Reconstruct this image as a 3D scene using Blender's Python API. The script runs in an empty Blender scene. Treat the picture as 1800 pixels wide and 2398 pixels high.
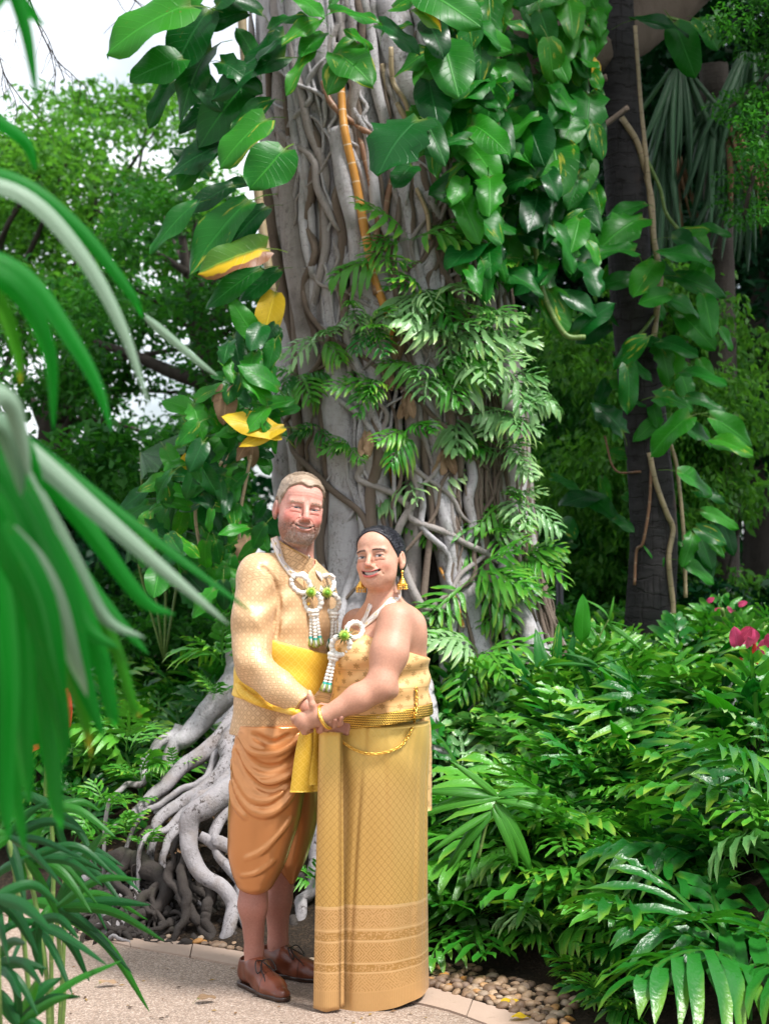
import bpy, math, random
import numpy as np
from mathutils import Vector, Matrix, Euler
from mathutils.bvhtree import BVHTree

random.seed(7)
RNG = np.random.default_rng(11)
R = math.radians
PI = math.pi
scene = bpy.context.scene
col = scene.collection

# ------------------------------------------------------------------ camera
FPX, IMW, IMH = 3750.0, 1800.0, 2398.0
CAM_Z, PITCH = 1.5, math.atan((1300 - 1199) / 3750.0)
cam_data = bpy.data.cameras.new('camera')
cam = bpy.data.objects.new('camera', cam_data)
col.objects.link(cam)
cam.location = (0, 0, CAM_Z)
cam.rotation_euler = (PI / 2 + PITCH, 0, 0)
cam_data.sensor_fit = 'HORIZONTAL'
cam_data.sensor_width = 24.0
cam_data.lens = 24.0 * FPX / IMW
cam_data.clip_start = 0.05
cam_data.clip_end = 600
cam_data.dof.use_dof = True
cam_data.dof.focus_distance = 5.55
cam_data.dof.aperture_fstop = 3.4
scene.camera = cam

# ------------------------------------------------------------------ world, sun, exposure
SUN_EL, SUN_AZ = R(60), R(128)          # compass style: 0 = +Y (away from camera), 180 = behind the camera
world = bpy.data.worlds.new('World')
scene.world = world
world.use_nodes = True
wn = world.node_tree
wn.nodes.clear()
w_out = wn.nodes.new('ShaderNodeOutputWorld')
w_bg = wn.nodes.new('ShaderNodeBackground')
w_sky = wn.nodes.new('ShaderNodeTexSky')
w_sky.sky_type = 'NISHITA'
w_sky.sun_disc = False
w_sky.sun_elevation = SUN_EL
w_sky.sun_rotation = SUN_AZ
w_sky.air_density = 1.0
w_sky.dust_density = 2.0
w_tc = wn.nodes.new('ShaderNodeTexCoord')
w_mp = wn.nodes.new('ShaderNodeMapping')
w_mp.inputs['Scale'].default_value = (1.6, 1.6, 4.0)
w_no = wn.nodes.new('ShaderNodeTexNoise')
w_no.inputs['Scale'].default_value = 1.7
w_no.inputs['Detail'].default_value = 6
w_rp = wn.nodes.new('ShaderNodeValToRGB')
w_rp.color_ramp.elements[0].position = 0.40
w_rp.color_ramp.elements[1].position = 0.62
w_rp.color_ramp.elements[0].color = (0.22, 0.22, 0.22, 1)
w_mx = wn.nodes.new('ShaderNodeMix')
w_mx.data_type = 'RGBA'
w_mx.inputs[7].default_value = (13.0, 13.4, 14.0, 1)      # bright thin cloud
wn.links.new(w_tc.outputs['Generated'], w_mp.inputs[0])
wn.links.new(w_mp.outputs[0], w_no.inputs['Vector'])
wn.links.new(w_no.outputs[0], w_rp.inputs[0])
wn.links.new(w_rp.outputs[0], w_mx.inputs[0])
wn.links.new(w_sky.outputs[0], w_mx.inputs[6])
wn.links.new(w_mx.outputs[2], w_bg.inputs[0])
w_bg.inputs[1].default_value = 0.070
wn.links.new(w_bg.outputs[0], w_out.inputs[0])

sun_data = bpy.data.lights.new('sun', 'SUN')
sun_data.energy = 3.2
sun_data.angle = R(11)
sun_data.color = (1.0, 0.965, 0.945)
sun = bpy.data.objects.new('sun', sun_data)
col.objects.link(sun)
_sd = Vector((math.sin(SUN_AZ) * math.cos(SUN_EL), math.cos(SUN_AZ) * math.cos(SUN_EL), math.sin(SUN_EL)))
sun.rotation_euler = _sd.to_track_quat('Z', 'Y').to_euler()

scene.view_settings.view_transform = 'Standard'
scene.view_settings.look = 'None'
scene.view_settings.exposure = 1.05
scene.view_settings.gamma = 1.0
scene.render.engine = 'CYCLES'
cy = scene.cycles
cy.use_denoising = True
cy.max_bounces = 7
cy.diffuse_bounces = 3
cy.glossy_bounces = 2
cy.transmission_bounces = 4
cy.transparent_max_bounces = 4
cy.caustics_reflective = False
cy.caustics_refractive = False
cy.sample_clamp_indirect = 6
cy.use_adaptive_sampling = True
cy.adaptive_threshold = 0.02

# ------------------------------------------------------------------ geometry helpers
CP, SP = math.cos(PITCH), math.sin(PITCH)
def ray(px, py):
    u, v = (px - 900) / FPX, (1199 - py) / FPX
    return Vector((u, CP - v * SP, SP + v * CP))
def P(px, py, Y):
    """the point at depth Y (metres from the camera) that the photograph shows at px, py"""
    d = ray(px, py)
    return Vector((0, 0, CAM_Z)) + d * (Y / d.y)
def G(px, py, z=0.0):
    d = ray(px, py)
    return Vector((0, 0, CAM_Z)) + d * ((z - CAM_Z) / d.z)
def pxm(px, Y):
    return px / FPX * Y

def link(o, parent=None):
    col.objects.link(o)
    if parent is not None:
        o.parent = parent
    return o
def tag(o, label, cat=None, group=None, kind=None):
    o['label'] = label
    if cat: o['category'] = cat
    if group: o['group'] = group
    if kind: o['kind'] = kind
    return o
def struct(o, label=None):
    o['kind'] = 'structure'
    if label: o['label'] = label
    return o
def empty(name, loc, label, cat, group=None):
    o = bpy.data.objects.new(name, None)
    o.location = loc
    o.empty_display_size = 0.1
    link(o)
    return tag(o, label, cat, group)

def make_mesh(name, V, F, smooth=True, attrs=None, uv=None):
    """V (n,3); F: (m,4)/(m,3) array or list of lists"""
    me = bpy.data.meshes.new(name)
    V = np.asarray(V, dtype=np.float32)
    if isinstance(F, np.ndarray):
        k = F.shape[1]
        me.vertices.add(len(V)); me.vertices.foreach_set('co', V.ravel())
        me.loops.add(F.size); me.loops.foreach_set('vertex_index', F.ravel().astype(np.int32))
        me.polygons.add(len(F))
        me.polygons.foreach_set('loop_start', np.arange(0, F.size, k, dtype=np.int32))
        me.update(calc_edges=True)
    else:
        me.from_pydata(V.tolist(), [], F)
        me.update()
    if smooth:
        me.polygons.foreach_set('use_smooth', np.ones(len(me.polygons), dtype=bool))
    for an, arr in (attrs or {}).items():
        arr = np.asarray(arr, dtype=np.float32)
        if arr.ndim == 2 and arr.shape[1] == 4:
            a = me.attributes.new(an, 'FLOAT_COLOR', 'POINT'); a.data.foreach_set('color', arr.ravel())
        elif arr.ndim == 2:
            a = me.attributes.new(an, 'FLOAT_VECTOR', 'POINT'); a.data.foreach_set('vector', arr.ravel())
        else:
            a = me.attributes.new(an, 'FLOAT', 'POINT'); a.data.foreach_set('value', arr.ravel())
    me.validate()
    return me
def mobj(name, me, mat, parent=None, loc=None):
    o = bpy.data.objects.new(name, me)
    if mat is not None and (len(me.materials) == 0):
        me.materials.append(mat)
    if loc is not None: o.location = loc
    return link(o, parent)
def child_world(o, parent):
    """parent o (built in world space) to a thing whose origin is not the world origin"""
    o.parent = parent
    o.matrix_parent_inverse = parent.matrix_basis.inverted()
    return o

def spline(pts, n):
    """Catmull-Rom through pts (k,d) -> (n,d)"""
    p = np.asarray([list(q) for q in pts], float)
    if len(p) == 2:
        t = np.linspace(0, 1, n)[:, None]
        return p[0] * (1 - t) + p[1] * t
    q = np.vstack([2 * p[0] - p[1], p, 2 * p[-1] - p[-2]])
    out = []
    for s in np.linspace(0, len(p) - 1 - 1e-6, n):
        i = int(s); t = s - i
        a, b, c, d = q[i:i + 4]
        out.append(0.5 * ((2 * b) + (c - a) * t + (2 * a - 5 * b + 4 * c - d) * t * t + (3 * b - a - 3 * c + d) * t ** 3))
    return np.array(out)

def tube_arrays(pts, rad, sides=8, flat=None, cap=True, rfun=None):
    """tube along pts (n,3) with radii rad (n); returns V,F(list), UV-like attr (around, along)"""
    p = np.asarray(pts, float); n = len(p)
    rad = np.broadcast_to(np.asarray(rad, float), (n,))
    tan = np.gradient(p, axis=0); tan /= np.linalg.norm(tan, axis=1)[:, None] + 1e-9
    up = np.array([0, 0, 1.0]) if abs(tan[0][2]) < 0.9 else np.array([0, 1.0, 0])
    V = []; A = []
    prev = np.cross(tan[0], up); prev /= np.linalg.norm(prev)
    s = 0
    for i in range(n):
        t = tan[i]
        a = prev - t * np.dot(prev, t); a /= np.linalg.norm(a) + 1e-9
        prev = a
        b = np.cross(t, a)
        if i: s += np.linalg.norm(p[i] - p[i - 1])
        for k in range(sides):
            th = 2 * PI * k / sides
            r = rad[i] * (rfun(th, s) if rfun else 1.0)
            V.append(p[i] + a * r * math.cos(th) + b * r * math.sin(th) * (flat or 1.0))
            A.append((th / (2 * PI), s, rad[i]))
    F = []
    for i in range(n - 1):
        for k in range(sides):
            k2 = (k + 1) % sides
            F.append([i * sides + k, i * sides + k2, (i + 1) * sides + k2, (i + 1) * sides + k])
    if cap:
        F.append(list(range(sides))[::-1]); F.append([(n - 1) * sides + k for k in range(sides)])
    return np.array(V), F, np.array(A)
def tube(name, pts, rad, mat, parent=None, sides=8, **kw):
    V, F, A = tube_arrays(pts, rad, sides, **kw)
    return mobj(name, make_mesh(name, V, F, attrs={'tuv': A}), mat, parent)

class MB:
    """collects pieces into one mesh"""
    def __init__(s): s.V = []; s.F = []; s.n = 0; s.C = []
    def add(s, V, F, c=None):
        V = [tuple(v) for v in V]
        s.V += V; s.F += [[i + s.n for i in f] for f in F]; s.n += len(V)
        s.C += [tuple(c) if c is not None else (1, 1, 1, 1)] * len(V)
    def mesh(s, name, smooth=True):
        return make_mesh(name, np.array(s.V), s.F, smooth, attrs={'vcol': np.array(s.C)})

# ------------------------------------------------------------------ node helpers
class S:
    """a shader socket with arithmetic"""
    def __init__(s, nt, sock): s.nt, s.k = nt, sock
    def _m(s, op, *o, clamp=False):
        n = s.nt.nodes.new('ShaderNodeMath'); n.operation = op; n.use_clamp = clamp
        for i, v in enumerate((s,) + o):
            if isinstance(v, S): s.nt.links.new(v.k, n.inputs[i])
            else: n.inputs[i].default_value = v
        return S(s.nt, n.outputs[0])
    def __add__(s, o): return s._m('ADD', o)
    __radd__ = __add__
    def __sub__(s, o): return s._m('SUBTRACT', o)
    def __rsub__(s, o): return (s * -1.0) + o
    def __mul__(s, o): return s._m('MULTIPLY', o)
    __rmul__ = __mul__
    def __truediv__(s, o): return s._m('DIVIDE', o)
    def fract(s): return s._m('FRACT')
    def abs(s): return s._m('ABSOLUTE')
    def sin(s): return s._m('SINE')
    def pow(s, o): return s._m('POWER', o)
    def lt(s, o): return s._m('LESS_THAN', o)
    def gt(s, o): return s._m('GREATER_THAN', o)
    def max(s, o): return s._m('MAXIMUM', o)
    def min(s, o): return s._m('MINIMUM', o)
    def step(s, a, b):
        n = s.nt.nodes.new('ShaderNodeMapRange'); n.interpolation_type = 'SMOOTHSTEP'
        s.nt.links.new(s.k, n.inputs[0]); n.inputs[1].default_value = a; n.inputs[2].default_value = b
        return S(s.nt, n.outputs[0])

class Mat:
    def __init__(s, name, rough=0.6, metallic=0.0, spec=0.5, sheen=0.0, color=(0.5, 0.5, 0.5)):
        s.m = bpy.data.materials.new(name); s.m.use_nodes = True
        s.nt = s.m.node_tree
        s.b = s.nt.nodes['Principled BSDF']
        s.out = s.nt.nodes['Material Output']
        s.set('Roughness', rough); s.set('Metallic', metallic); s.set('Specular IOR Level', spec)
        if sheen: s.set('Sheen Weight', sheen)
        s.set('Base Color', color)
    def set(s, inp, v):
        i = s.b.inputs[inp]
        if isinstance(v, S): s.nt.links.new(v.k, i)
        elif isinstance(v, (tuple, list)): i.default_value = tuple(v[:3]) + ((1,) if i.type == 'RGBA' else ())
        else: i.default_value = v
        return s
    def node(s, t, **kw):
        n = s.nt.nodes.new(t)
        for k, v in kw.items(): setattr(n, k, v)
        return n
    def sock(s, k): return S(s.nt, k)
    def attr(s, name, out='Vector'):
        n = s.node('ShaderNodeAttribute'); n.attribute_name = name
        return S(s.nt, n.outputs[out])
    def xyz(s, v):
        n = s.node('ShaderNodeSeparateXYZ'); s.nt.links.new(v.k, n.inputs[0])
        return [S(s.nt, n.outputs[i]) for i in range(3)]
    def vec(s, x, y, z=0.0):
        n = s.node('ShaderNodeCombineXYZ')
        for i, v in enumerate((x, y, z)):
            if isinstance(v, S): s.nt.links.new(v.k, n.inputs[i])
            else: n.inputs[i].default_value = v
        return S(s.nt, n.outputs[0])
    def objco(s): return S(s.nt, s.node('ShaderNodeTexCoord').outputs['Object'])
    def pos(s): return S(s.nt, s.node('ShaderNodeNewGeometry').outputs['Position'])
    def rand(s): return S(s.nt, s.node('ShaderNodeObjectInfo').outputs['Random'])
    def noise(s, vec, scale, detail=3, rough=0.5, dist=0.0):
        n = s.node('ShaderNodeTexNoise'); n.inputs['Scale'].default_value = scale
        n.inputs['Detail'].default_value = detail; n.inputs['Roughness'].default_value = rough
        n.inputs['Distortion'].default_value = dist
        if vec is not None: s.nt.links.new(vec.k, n.inputs['Vector'])
        return S(s.nt, n.outputs[0])
    def voro(s, vec, scale, feature='F1', out='Distance'):
        n = s.node('ShaderNodeTexVoronoi'); n.feature = feature; n.inputs['Scale'].default_value = scale
        if vec is not None: s.nt.links.new(vec.k, n.inputs['Vector'])
        return S(s.nt, n.outputs[out])
    def scale(s, v, sc):
        n = s.node('ShaderNodeMapping'); n.inputs['Scale'].default_value = sc
        s.nt.links.new(v.k, n.inputs[0]); return S(s.nt, n.outputs[0])
    def mix(s, f, a, b, mode='MIX'):
        n = s.node('ShaderNodeMix', data_type='RGBA', blend_type=mode)
        for i, v in ((0, f), (6, a), (7, b)):
            if isinstance(v, S): s.nt.links.new(v.k, n.inputs[i])
            elif isinstance(v, (tuple, list)): n.inputs[i].default_value = tuple(v[:3]) + (1,)
            else: n.inputs[i].default_value = v
        return S(s.nt, n.outputs[2])
    def ramp(s, f, stops):
        n = s.node('ShaderNodeValToRGB'); cr = n.color_ramp
        while len(cr.elements) < len(stops): cr.elements.new(0.5)
        for e, (p, c) in zip(cr.elements, stops): e.position = p; e.color = tuple(c) + (1,)
        s.nt.links.new(f.k, n.inputs[0]); return S(s.nt, n.outputs[0])
    def bump(s, h, strength=0.3, dist=0.01):
        n = s.node('ShaderNodeBump'); n.inputs['Strength'].default_value = strength
        n.inputs['Distance'].default_value = dist
        s.nt.links.new(h.k, n.inputs['Height']); s.nt.links.new(n.outputs[0], s.b.inputs['Normal']); return s
    def translucent(s, colr, w):
        """mix the principled with a translucent lobe (thin leaves)"""
        t = s.node('ShaderNodeBsdfTranslucent')
        if isinstance(colr, S): s.nt.links.new(colr.k, t.inputs[0])
        else: t.inputs[0].default_value = tuple(colr) + (1,)
        mx = s.node('ShaderNodeMixShader'); mx.inputs[0].default_value = w
        s.nt.links.new(s.b.outputs[0], mx.inputs[1]); s.nt.links.new(t.outputs[0], mx.inputs[2])
        s.nt.links.new(mx.outputs[0], s.out.inputs[0]); return s

def vcol_mat(name, rough, metallic=0.0, spec=0.5, bump=None, dist=0.002, sheen=0):
    m = Mat(name, rough=rough, metallic=metallic, spec=spec, sheen=sheen)
    m.set('Base Color', m.attr('vcol', 'Color'))
    if bump: m.bump(m.noise(m.pos(), bump, 3), 0.5, dist)
    return m.m

# ------------------------------------------------------------------ implicit surfaces (bodies, cloth)
class Grid:
    def __init__(g, lo, hi, h, fine=()):
        """fine: (lo, hi, step) boxes whose axis ranges get closer samples"""
        g.lo = np.array(lo, float); g.h = h; g.ax = []
        for i in range(3):
            t = g.lo[i]; a = [t]
            while t < hi[i]:
                t += min([h] + [f[2] for f in fine if f[0][i] <= t <= f[1][i]]); a.append(t)
            g.ax.append(np.array(a, np.float32))
        g.f = np.full([len(a) for a in g.ax], 10.0, np.float32)
    def reg(g, lo, hi, pad):
        sl = []
        for i in range(3):
            a = max(0, int(np.searchsorted(g.ax[i], lo[i] - pad)) - 1); b = min(len(g.ax[i]), int(np.searchsorted(g.ax[i], hi[i] + pad)) + 1)
            sl.append(slice(a, max(a, b)))
        sl = tuple(sl)
        return sl, g.ax[0][sl[0]][:, None, None], g.ax[1][sl[1]][None, :, None], g.ax[2][sl[2]][None, None, :]
    def put(g, sl, d, k, op='add'):
        f = g.f[sl]
        if op == 'add':
            if k > 0:
                hh = np.maximum(k - np.abs(f - d), 0) / k
                g.f[sl] = np.minimum(f, d) - hh * hh * k * 0.25
            else: g.f[sl] = np.minimum(f, d)
        else:                                        # subtract / intersect: smooth max
            if op == 'sub': d = -d
            if k > 0:
                hh = np.maximum(k - np.abs(f - d), 0) / k
                g.f[sl] = np.maximum(f, d) + hh * hh * k * 0.25
            else: g.f[sl] = np.maximum(f, d)
    def cone(g, a, b, ra, rb, k=0.02, op='add', flat=None):
        a = np.array(a, float); b = np.array(b, float); m = max(ra, rb)
        sl, x, y, z = g.reg(np.minimum(a, b) - m, np.maximum(a, b) + m, k + 4 * g.h)
        if g.f[sl].size == 0: return
        ba = b - a; l2 = float(ba @ ba) + 1e-12
        dx, dy, dz = x - a[0], y - a[1], z - a[2]
        t = np.clip((dx * ba[0] + dy * ba[1] + dz * ba[2]) / l2, 0, 1)
        ex, ey, ez = dx - t * ba[0], dy - t * ba[1], dz - t * ba[2]
        q = ex * ex + ey * ey + ez * ez
        if flat is not None:                          # flat = (unit axis, factor<1): thinner along the axis
            n, s = flat; e = ex * n[0] + ey * n[1] + ez * n[2]
            q = q + e * e * (1 / (s * s) - 1)
        d = np.sqrt(q) - (ra + (rb - ra) * t)
        if flat is not None: d = d * (0.5 + 0.5 * flat[1])
        g.put(sl, d.astype(np.float32), k, op)
    def chain(g, pts, rads, k=0.01, op='add', flat=None):
        for i in range(len(pts) - 1): g.cone(pts[i], pts[i + 1], rads[i], rads[i + 1], k, op, flat)
    def ell(g, c, r, Rm=None, k=0.02, op='add'):
        c = np.array(c, float); r = np.array(r, float); m = r.max()
        sl, x, y, z = g.reg(c - m, c + m, k + 4 * g.h)
        if g.f[sl].size == 0: return
        x, y, z = x - c[0], y - c[1], z - c[2]
        if Rm is not None:
            M = np.array(Rm)
            x, y, z = (M[0, 0] * x + M[1, 0] * y + M[2, 0] * z, M[0, 1] * x + M[1, 1] * y + M[2, 1] * z, M[0, 2] * x + M[1, 2] * y + M[2, 2] * z)
        g.put(sl, ell_sdf(x, y, z, r), k, op)
    def loft(g, sec, yaw=0.0, k=0.02, op='add', n=2.3, off=0.0):
        """stack of ellipses: rows (z, cx, cy, a, b); a across, b front-back in a frame turned by yaw"""
        sec = np.array(sorted(sec), float)
        zs = sec[:, 0]; m = sec[:, 3:5].max() + off
        lo = [sec[:, 1].min() - m, sec[:, 2].min() - m, zs[0] - off]; hi = [sec[:, 1].max() + m, sec[:, 2].max() + m, zs[-1] + off]
        sl, x, y, z = g.reg(lo, hi, k + 4 * g.h)
        if g.f[sl].size == 0: return
        zz = z[0, 0]
        cx, cy_, a, b = [smooth_interp(zz, zs, sec[:, i])[None, None, :] for i in (1, 2, 3, 4)]
        c, s = math.cos(yaw), math.sin(yaw)
        dx, dy = x - cx, y - cy_
        u, v = c * dx + s * dy, -s * dx + c * dy
        rho = (np.abs(u / a) ** n + np.abs(v / b) ** n) ** (1 / n)
        d = (rho - 1) * np.minimum(a, b) - off
        dz = np.maximum(np.maximum(zz - zs[-1], zs[0] - zz), 0)[None, None, :]
        d = np.where(dz > 0, np.sqrt(np.maximum(d, 0) ** 2 + dz ** 2) + np.minimum(d, 0) * 0.0 + 1e-4, d)
        g.put(sl, d.astype(np.float32), k, op)
    def half(g, n, p, k=0.0, lo=None, hi=None):
        """keep the side where (q-p).n < 0, inside the box lo..hi only"""
        lo = g.lo if lo is None else np.array(lo, float); hi = [a[-1] for a in g.ax] if hi is None else np.array(hi, float)
        sl, x, y, z = g.reg(lo, hi, 0)
        d = (x - p[0]) * n[0] + (y - p[1]) * n[1] + (z - p[2]) * n[2]
        g.put(sl, d.astype(np.float32), k, 'int')
    def warp(g, amp, fn, lo=None, hi=None):
        lo = g.lo if lo is None else lo; hi = [a[-1] for a in g.ax] if hi is None else hi
        sl, x, y, z = g.reg(lo, hi, 0)
        g.f[sl] += (amp * fn(x, y, z)).astype(np.float32)
    def local(g, c, Rm, half):
        c = np.array(c, float); half = np.array(half, float)
        m = np.linalg.norm(half)
        sl, x, y, z = g.reg(c - m, c + m, 0)
        x, y, z = x - c[0], y - c[1], z - c[2]; M = np.array(Rm)
        return sl, [(M[0, i] * x + M[1, i] * y + M[2, i] * z).astype(np.float32) for i in range(3)]
    def surface(g):
        f = g.f
        s = f < 0
        c = np.zeros(np.array(s.shape) - 1, np.uint8)
        for i in (0, 1):
            for j in (0, 1):
                for k in (0, 1):
                    c += s[i:s.shape[0] - 1 + i, j:s.shape[1] - 1 + j, k:s.shape[2] - 1 + k]
        act = (c > 0) & (c < 8)
        I = np.argwhere(act)
        idx = np.full(act.shape, -1, np.int32); idx[act] = np.arange(len(I))
        acc = np.zeros((len(I), 3)); cnt = np.zeros(len(I))
        corner = [np.array((i, j, k)) for i in (0, 1) for j in (0, 1) for k in (0, 1)]
        val = {tuple(q): f[I[:, 0] + q[0], I[:, 1] + q[1], I[:, 2] + q[2]].astype(float) for q in corner}
        for q in corner:
            for a in range(3):
                if q[a] == 0:
                    r = q.copy(); r[a] = 1
                    v0, v1 = val[tuple(q)], val[tuple(r)]
                    m = (v0 < 0) != (v1 < 0)
                    t = np.where(m, v0 / np.where(m, v0 - v1, 1), 0)
                    pt = q + t[:, None] * (r - q)
                    acc[m] += pt[m]; cnt[m] += 1
        T = I + acc / np.maximum(cnt, 1)[:, None]
        V = np.stack([np.interp(T[:, i], np.arange(len(g.ax[i])), g.ax[i]) for i in range(3)], 1)
        Fs = []
        for a in range(3):
            b, c2 = (a + 1) % 3, (a + 2) % 3
            s0 = [slice(None)] * 3; s1 = [slice(None)] * 3
            s0[a] = slice(0, s.shape[a] - 1); s1[a] = slice(1, s.shape[a])
            e0, e1 = s[tuple(s0)], s[tuple(s1)]
            E = np.argwhere(e0 != e1)
            E = E[(E[:, b] > 0) & (E[:, c2] > 0) & (E[:, b] < act.shape[b]) & (E[:, c2] < act.shape[c2])]
            if len(E) == 0: continue
            def at(db, dc):
                q = E.copy(); q[:, b] -= db; q[:, c2] -= dc
                return idx[q[:, 0], q[:, 1], q[:, 2]]
            q = np.stack([at(1, 1), at(0, 1), at(0, 0), at(1, 0)], 1)
            inside0 = e0[E[:, 0], E[:, 1], E[:, 2]]
            q = np.where(inside0[:, None], q, q[:, ::-1])
            Fs.append(q[(q >= 0).all(1)])
        return V, np.concatenate(Fs).astype(np.int32)

def ell_sdf(x, y, z, r):
    k0 = np.sqrt((x / r[0]) ** 2 + (y / r[1]) ** 2 + (z / r[2]) ** 2)
    k1 = np.sqrt((x / r[0] ** 2) ** 2 + (y / r[1] ** 2) ** 2 + (z / r[2] ** 2) ** 2) + 1e-9
    return (k0 * (k0 - 1) / k1).astype(np.float32)
def smooth_interp(q, xs, ys):
    """piecewise cubic (Catmull-Rom style slopes)"""
    m = np.gradient(ys, xs)
    i = np.clip(np.searchsorted(xs, q) - 1, 0, len(xs) - 2)
    h = xs[i + 1] - xs[i]; t = np.clip((q - xs[i]) / h, 0, 1)
    return ((2 * t ** 3 - 3 * t ** 2 + 1) * ys[i] + (t ** 3 - 2 * t ** 2 + t) * h * m[i] + (-2 * t ** 3 + 3 * t ** 2) * ys[i + 1] + (t ** 3 - t ** 2) * h * m[i + 1]).astype(np.float32)
def vnoise(p, f, seed=0):
    """cheap smooth noise in -1..1 for vertices (n,3)"""
    r = np.random.default_rng(seed); o = 0
    for _ in range(6):
        k = r.normal(size=3) * f; o = o + np.sin(p @ k + r.uniform(0, 6.28))
    return o / 3.0
def sstep(a, b, x):
    t = np.clip((x - a) / (b - a), 0, 1); return t * t * (3 - 2 * t)
def relax(V, F, it=2, w=0.5):
    """light smoothing of a quad surface"""
    e = np.concatenate([F[:, [0, 1]], F[:, [1, 2]], F[:, [2, 3]], F[:, [3, 0]]])
    for _ in range(it):
        acc = np.zeros_like(V); cnt = np.zeros(len(V))
        for a, b in ((0, 1), (1, 0)):
            for i in range(3): acc[:, i] += np.bincount(e[:, a], V[e[:, b], i], len(V))
            cnt += np.bincount(e[:, a], minlength=len(V))
        V = V * (1 - w) + w * acc / np.maximum(cnt, 1)[:, None]
    return V
BVH = {}
def bvh(key, V, F):
    BVH[key] = BVHTree.FromPolygons([tuple(v) for v in V], [tuple(int(i) for i in f) for f in F])
def hit(px, py, keys, off=0.0):
    """where the line of sight first meets one of the built surfaces; off metres nearer along it"""
    d = ray(px, py).normalized(); best = None
    for k in keys:
        loc, nor, _, dist = BVH[k].ray_cast(Vector((0, 0, CAM_Z)), d)
        if loc is not None and (best is None or dist < best[2]): best = (loc, nor, dist)
    if best is None: return None
    return best[0] - d * off, best[1]
# =================================================================== GROUND, PATH, PEBBLES
B_OUT = [(-700, 2030), (-300, 2068), (0, 2108), (122, 2133), (268, 2166), (406, 2206), (540, 2229), (770, 2272), (1000, 2315), (1111, 2348), (1222, 2382), (1330, 2430), (1420, 2500), (1500, 2620), (1540, 2800)]
B_IN = [(-700, 2062), (-300, 2102), (0, 2144), (122, 2170), (284, 2215), (400, 2236), (540, 2262), (770, 2312), (1000, 2358), (1096, 2386), (1190, 2425), (1280, 2475), (1350, 2550), (1420, 2680), (1450, 2900)]
bo = np.array([G(*p)[:2] for p in B_OUT]); bi = np.array([G(*p)[:2] for p in B_IN])
bo_s = spline(bo, 90); bi_s = spline(bi, 90)
def edge_dist(x, y):
    """signed distance behind the outer edge of the path border (positive = in the planting)"""
    p = np.stack([np.ravel(x), np.ravel(y)], 1)
    best = np.full(len(p), 1e9); sg = np.ones(len(p))
    for a, b in zip(bo_s[:-1], bo_s[1:]):
        ab = b - a; t = np.clip(((p - a) @ ab) / (ab @ ab), 0, 1); q = p - a - t[:, None] * ab
        d = np.hypot(q[:, 0], q[:, 1]); cr = ab[0] * (p[:, 1] - a[1]) - ab[1] * (p[:, 0] - a[0])
        m = d < best; best[m] = d[m]; sg[m] = np.where(cr[m] >= 0, 1, -1)
    return (best * sg).reshape(np.shape(x))
def ground_h(x, y):
    x = np.asarray(x, float); y = np.asarray(y, float)
    d = edge_dist(x, y)
    w0 = np.where(x > 0.1, 0.34, 0.24)
    rise = 0.60 * (1 - np.exp(-np.maximum(d - w0, 0) / np.where(x < 0.1, 0.50, 0.65)))
    rise = rise * (1 + 0.25 * sstep(0.15, 1.1, x) * sstep(0.5, 1.6, d))
    n = 0.035 * (np.sin(3.1 * x + 1.7 * y) + np.sin(-2.3 * x + 4.3 * y + 1)) * np.clip((d - w0) / 0.6, 0, 1)
    far = sstep(9, 16, y)
    return np.where(d > 0, rise * (1 - 0.35 * far) + n, -0.06)
gx = np.concatenate([np.linspace(-150, -6, 14)[:-1], np.linspace(-6, 6, 150), np.linspace(6, 150, 14)[1:]])
gy = np.concatenate([np.linspace(-60, 2, 8)[:-1], np.linspace(2, 12, 130), np.linspace(12, 260, 30)[1:]])
XX, YY = np.meshgrid(gx, gy); ZZ = ground_h(XX, YY)
V = np.stack([XX.ravel(), YY.ravel(), ZZ.ravel()], 1); nx = len(gx)
ii = (np.arange(len(gy) - 1)[:, None] * nx + np.arange(nx - 1)[None, :]).ravel()
F = np.stack([ii, ii + 1, ii + nx + 1, ii + nx], 1)
def soil_mat():
    m = Mat('leaf_litter_soil', 0.9, spec=0.2)
    p = m.pos(); n = m.noise(p, 9, 5, 0.6); f = m.noise(p, 70, 4, 0.7); l = m.voro(p, 45, out='Color')
    c = m.mix(n, (0.012, 0.009, 0.006), (0.045, 0.031, 0.020))  # soil colour darkened to stand in for shade under the ferns
    c = m.mix(f.step(0.5, 0.62) * 0.6, c, (0.085, 0.056, 0.034))
    m.set('Base Color', c); m.bump(f + n, 0.9, 0.03); return m.m
SOIL = soil_mat()
ground = struct(mobj('ground', make_mesh('ground', V, F), SOIL), 'dark leaf-littered soil rising behind the path')
bvh('ground', V, F)

def aggregate_mat():
    m = Mat('exposed_aggregate', 0.75, spec=0.35)
    p = m.pos(); ce = m.voro(p, 165, out='Color'); d = m.voro(p, 165); r, g_, b = m.xyz(ce)
    c = m.ramp(r, [(0.0, (0.13, 0.085, 0.06)), (0.35, (0.30, 0.215, 0.16)), (0.7, (0.43, 0.335, 0.265)), (1.0, (0.60, 0.50, 0.42))])
    big = m.noise(p, 2.1, 6, .62); c = m.mix(0.75, c, m.ramp(big, [(0.32, (0.66, 0.62, 0.58)), (0.52, (1.0, 0.98, 0.95)), (0.7, (1.12, 1.1, 1.06))]), 'MULTIPLY')
    c = m.mix(d.step(0.42, 0.62) * 0.6, c, (0.13, 0.10, 0.075)); c = m.mix(0.30, c, (0.37, 0.285, 0.225))
    m.set('Base Color', c); m.bump(d * -1.0, 0.8, 0.004); return m.m
inner = np.vstack([bi_s, [[3.2, 2.0], [3.2, -40], [-40, -40], [-40, bi_s[0][1] + 2]]])
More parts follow.
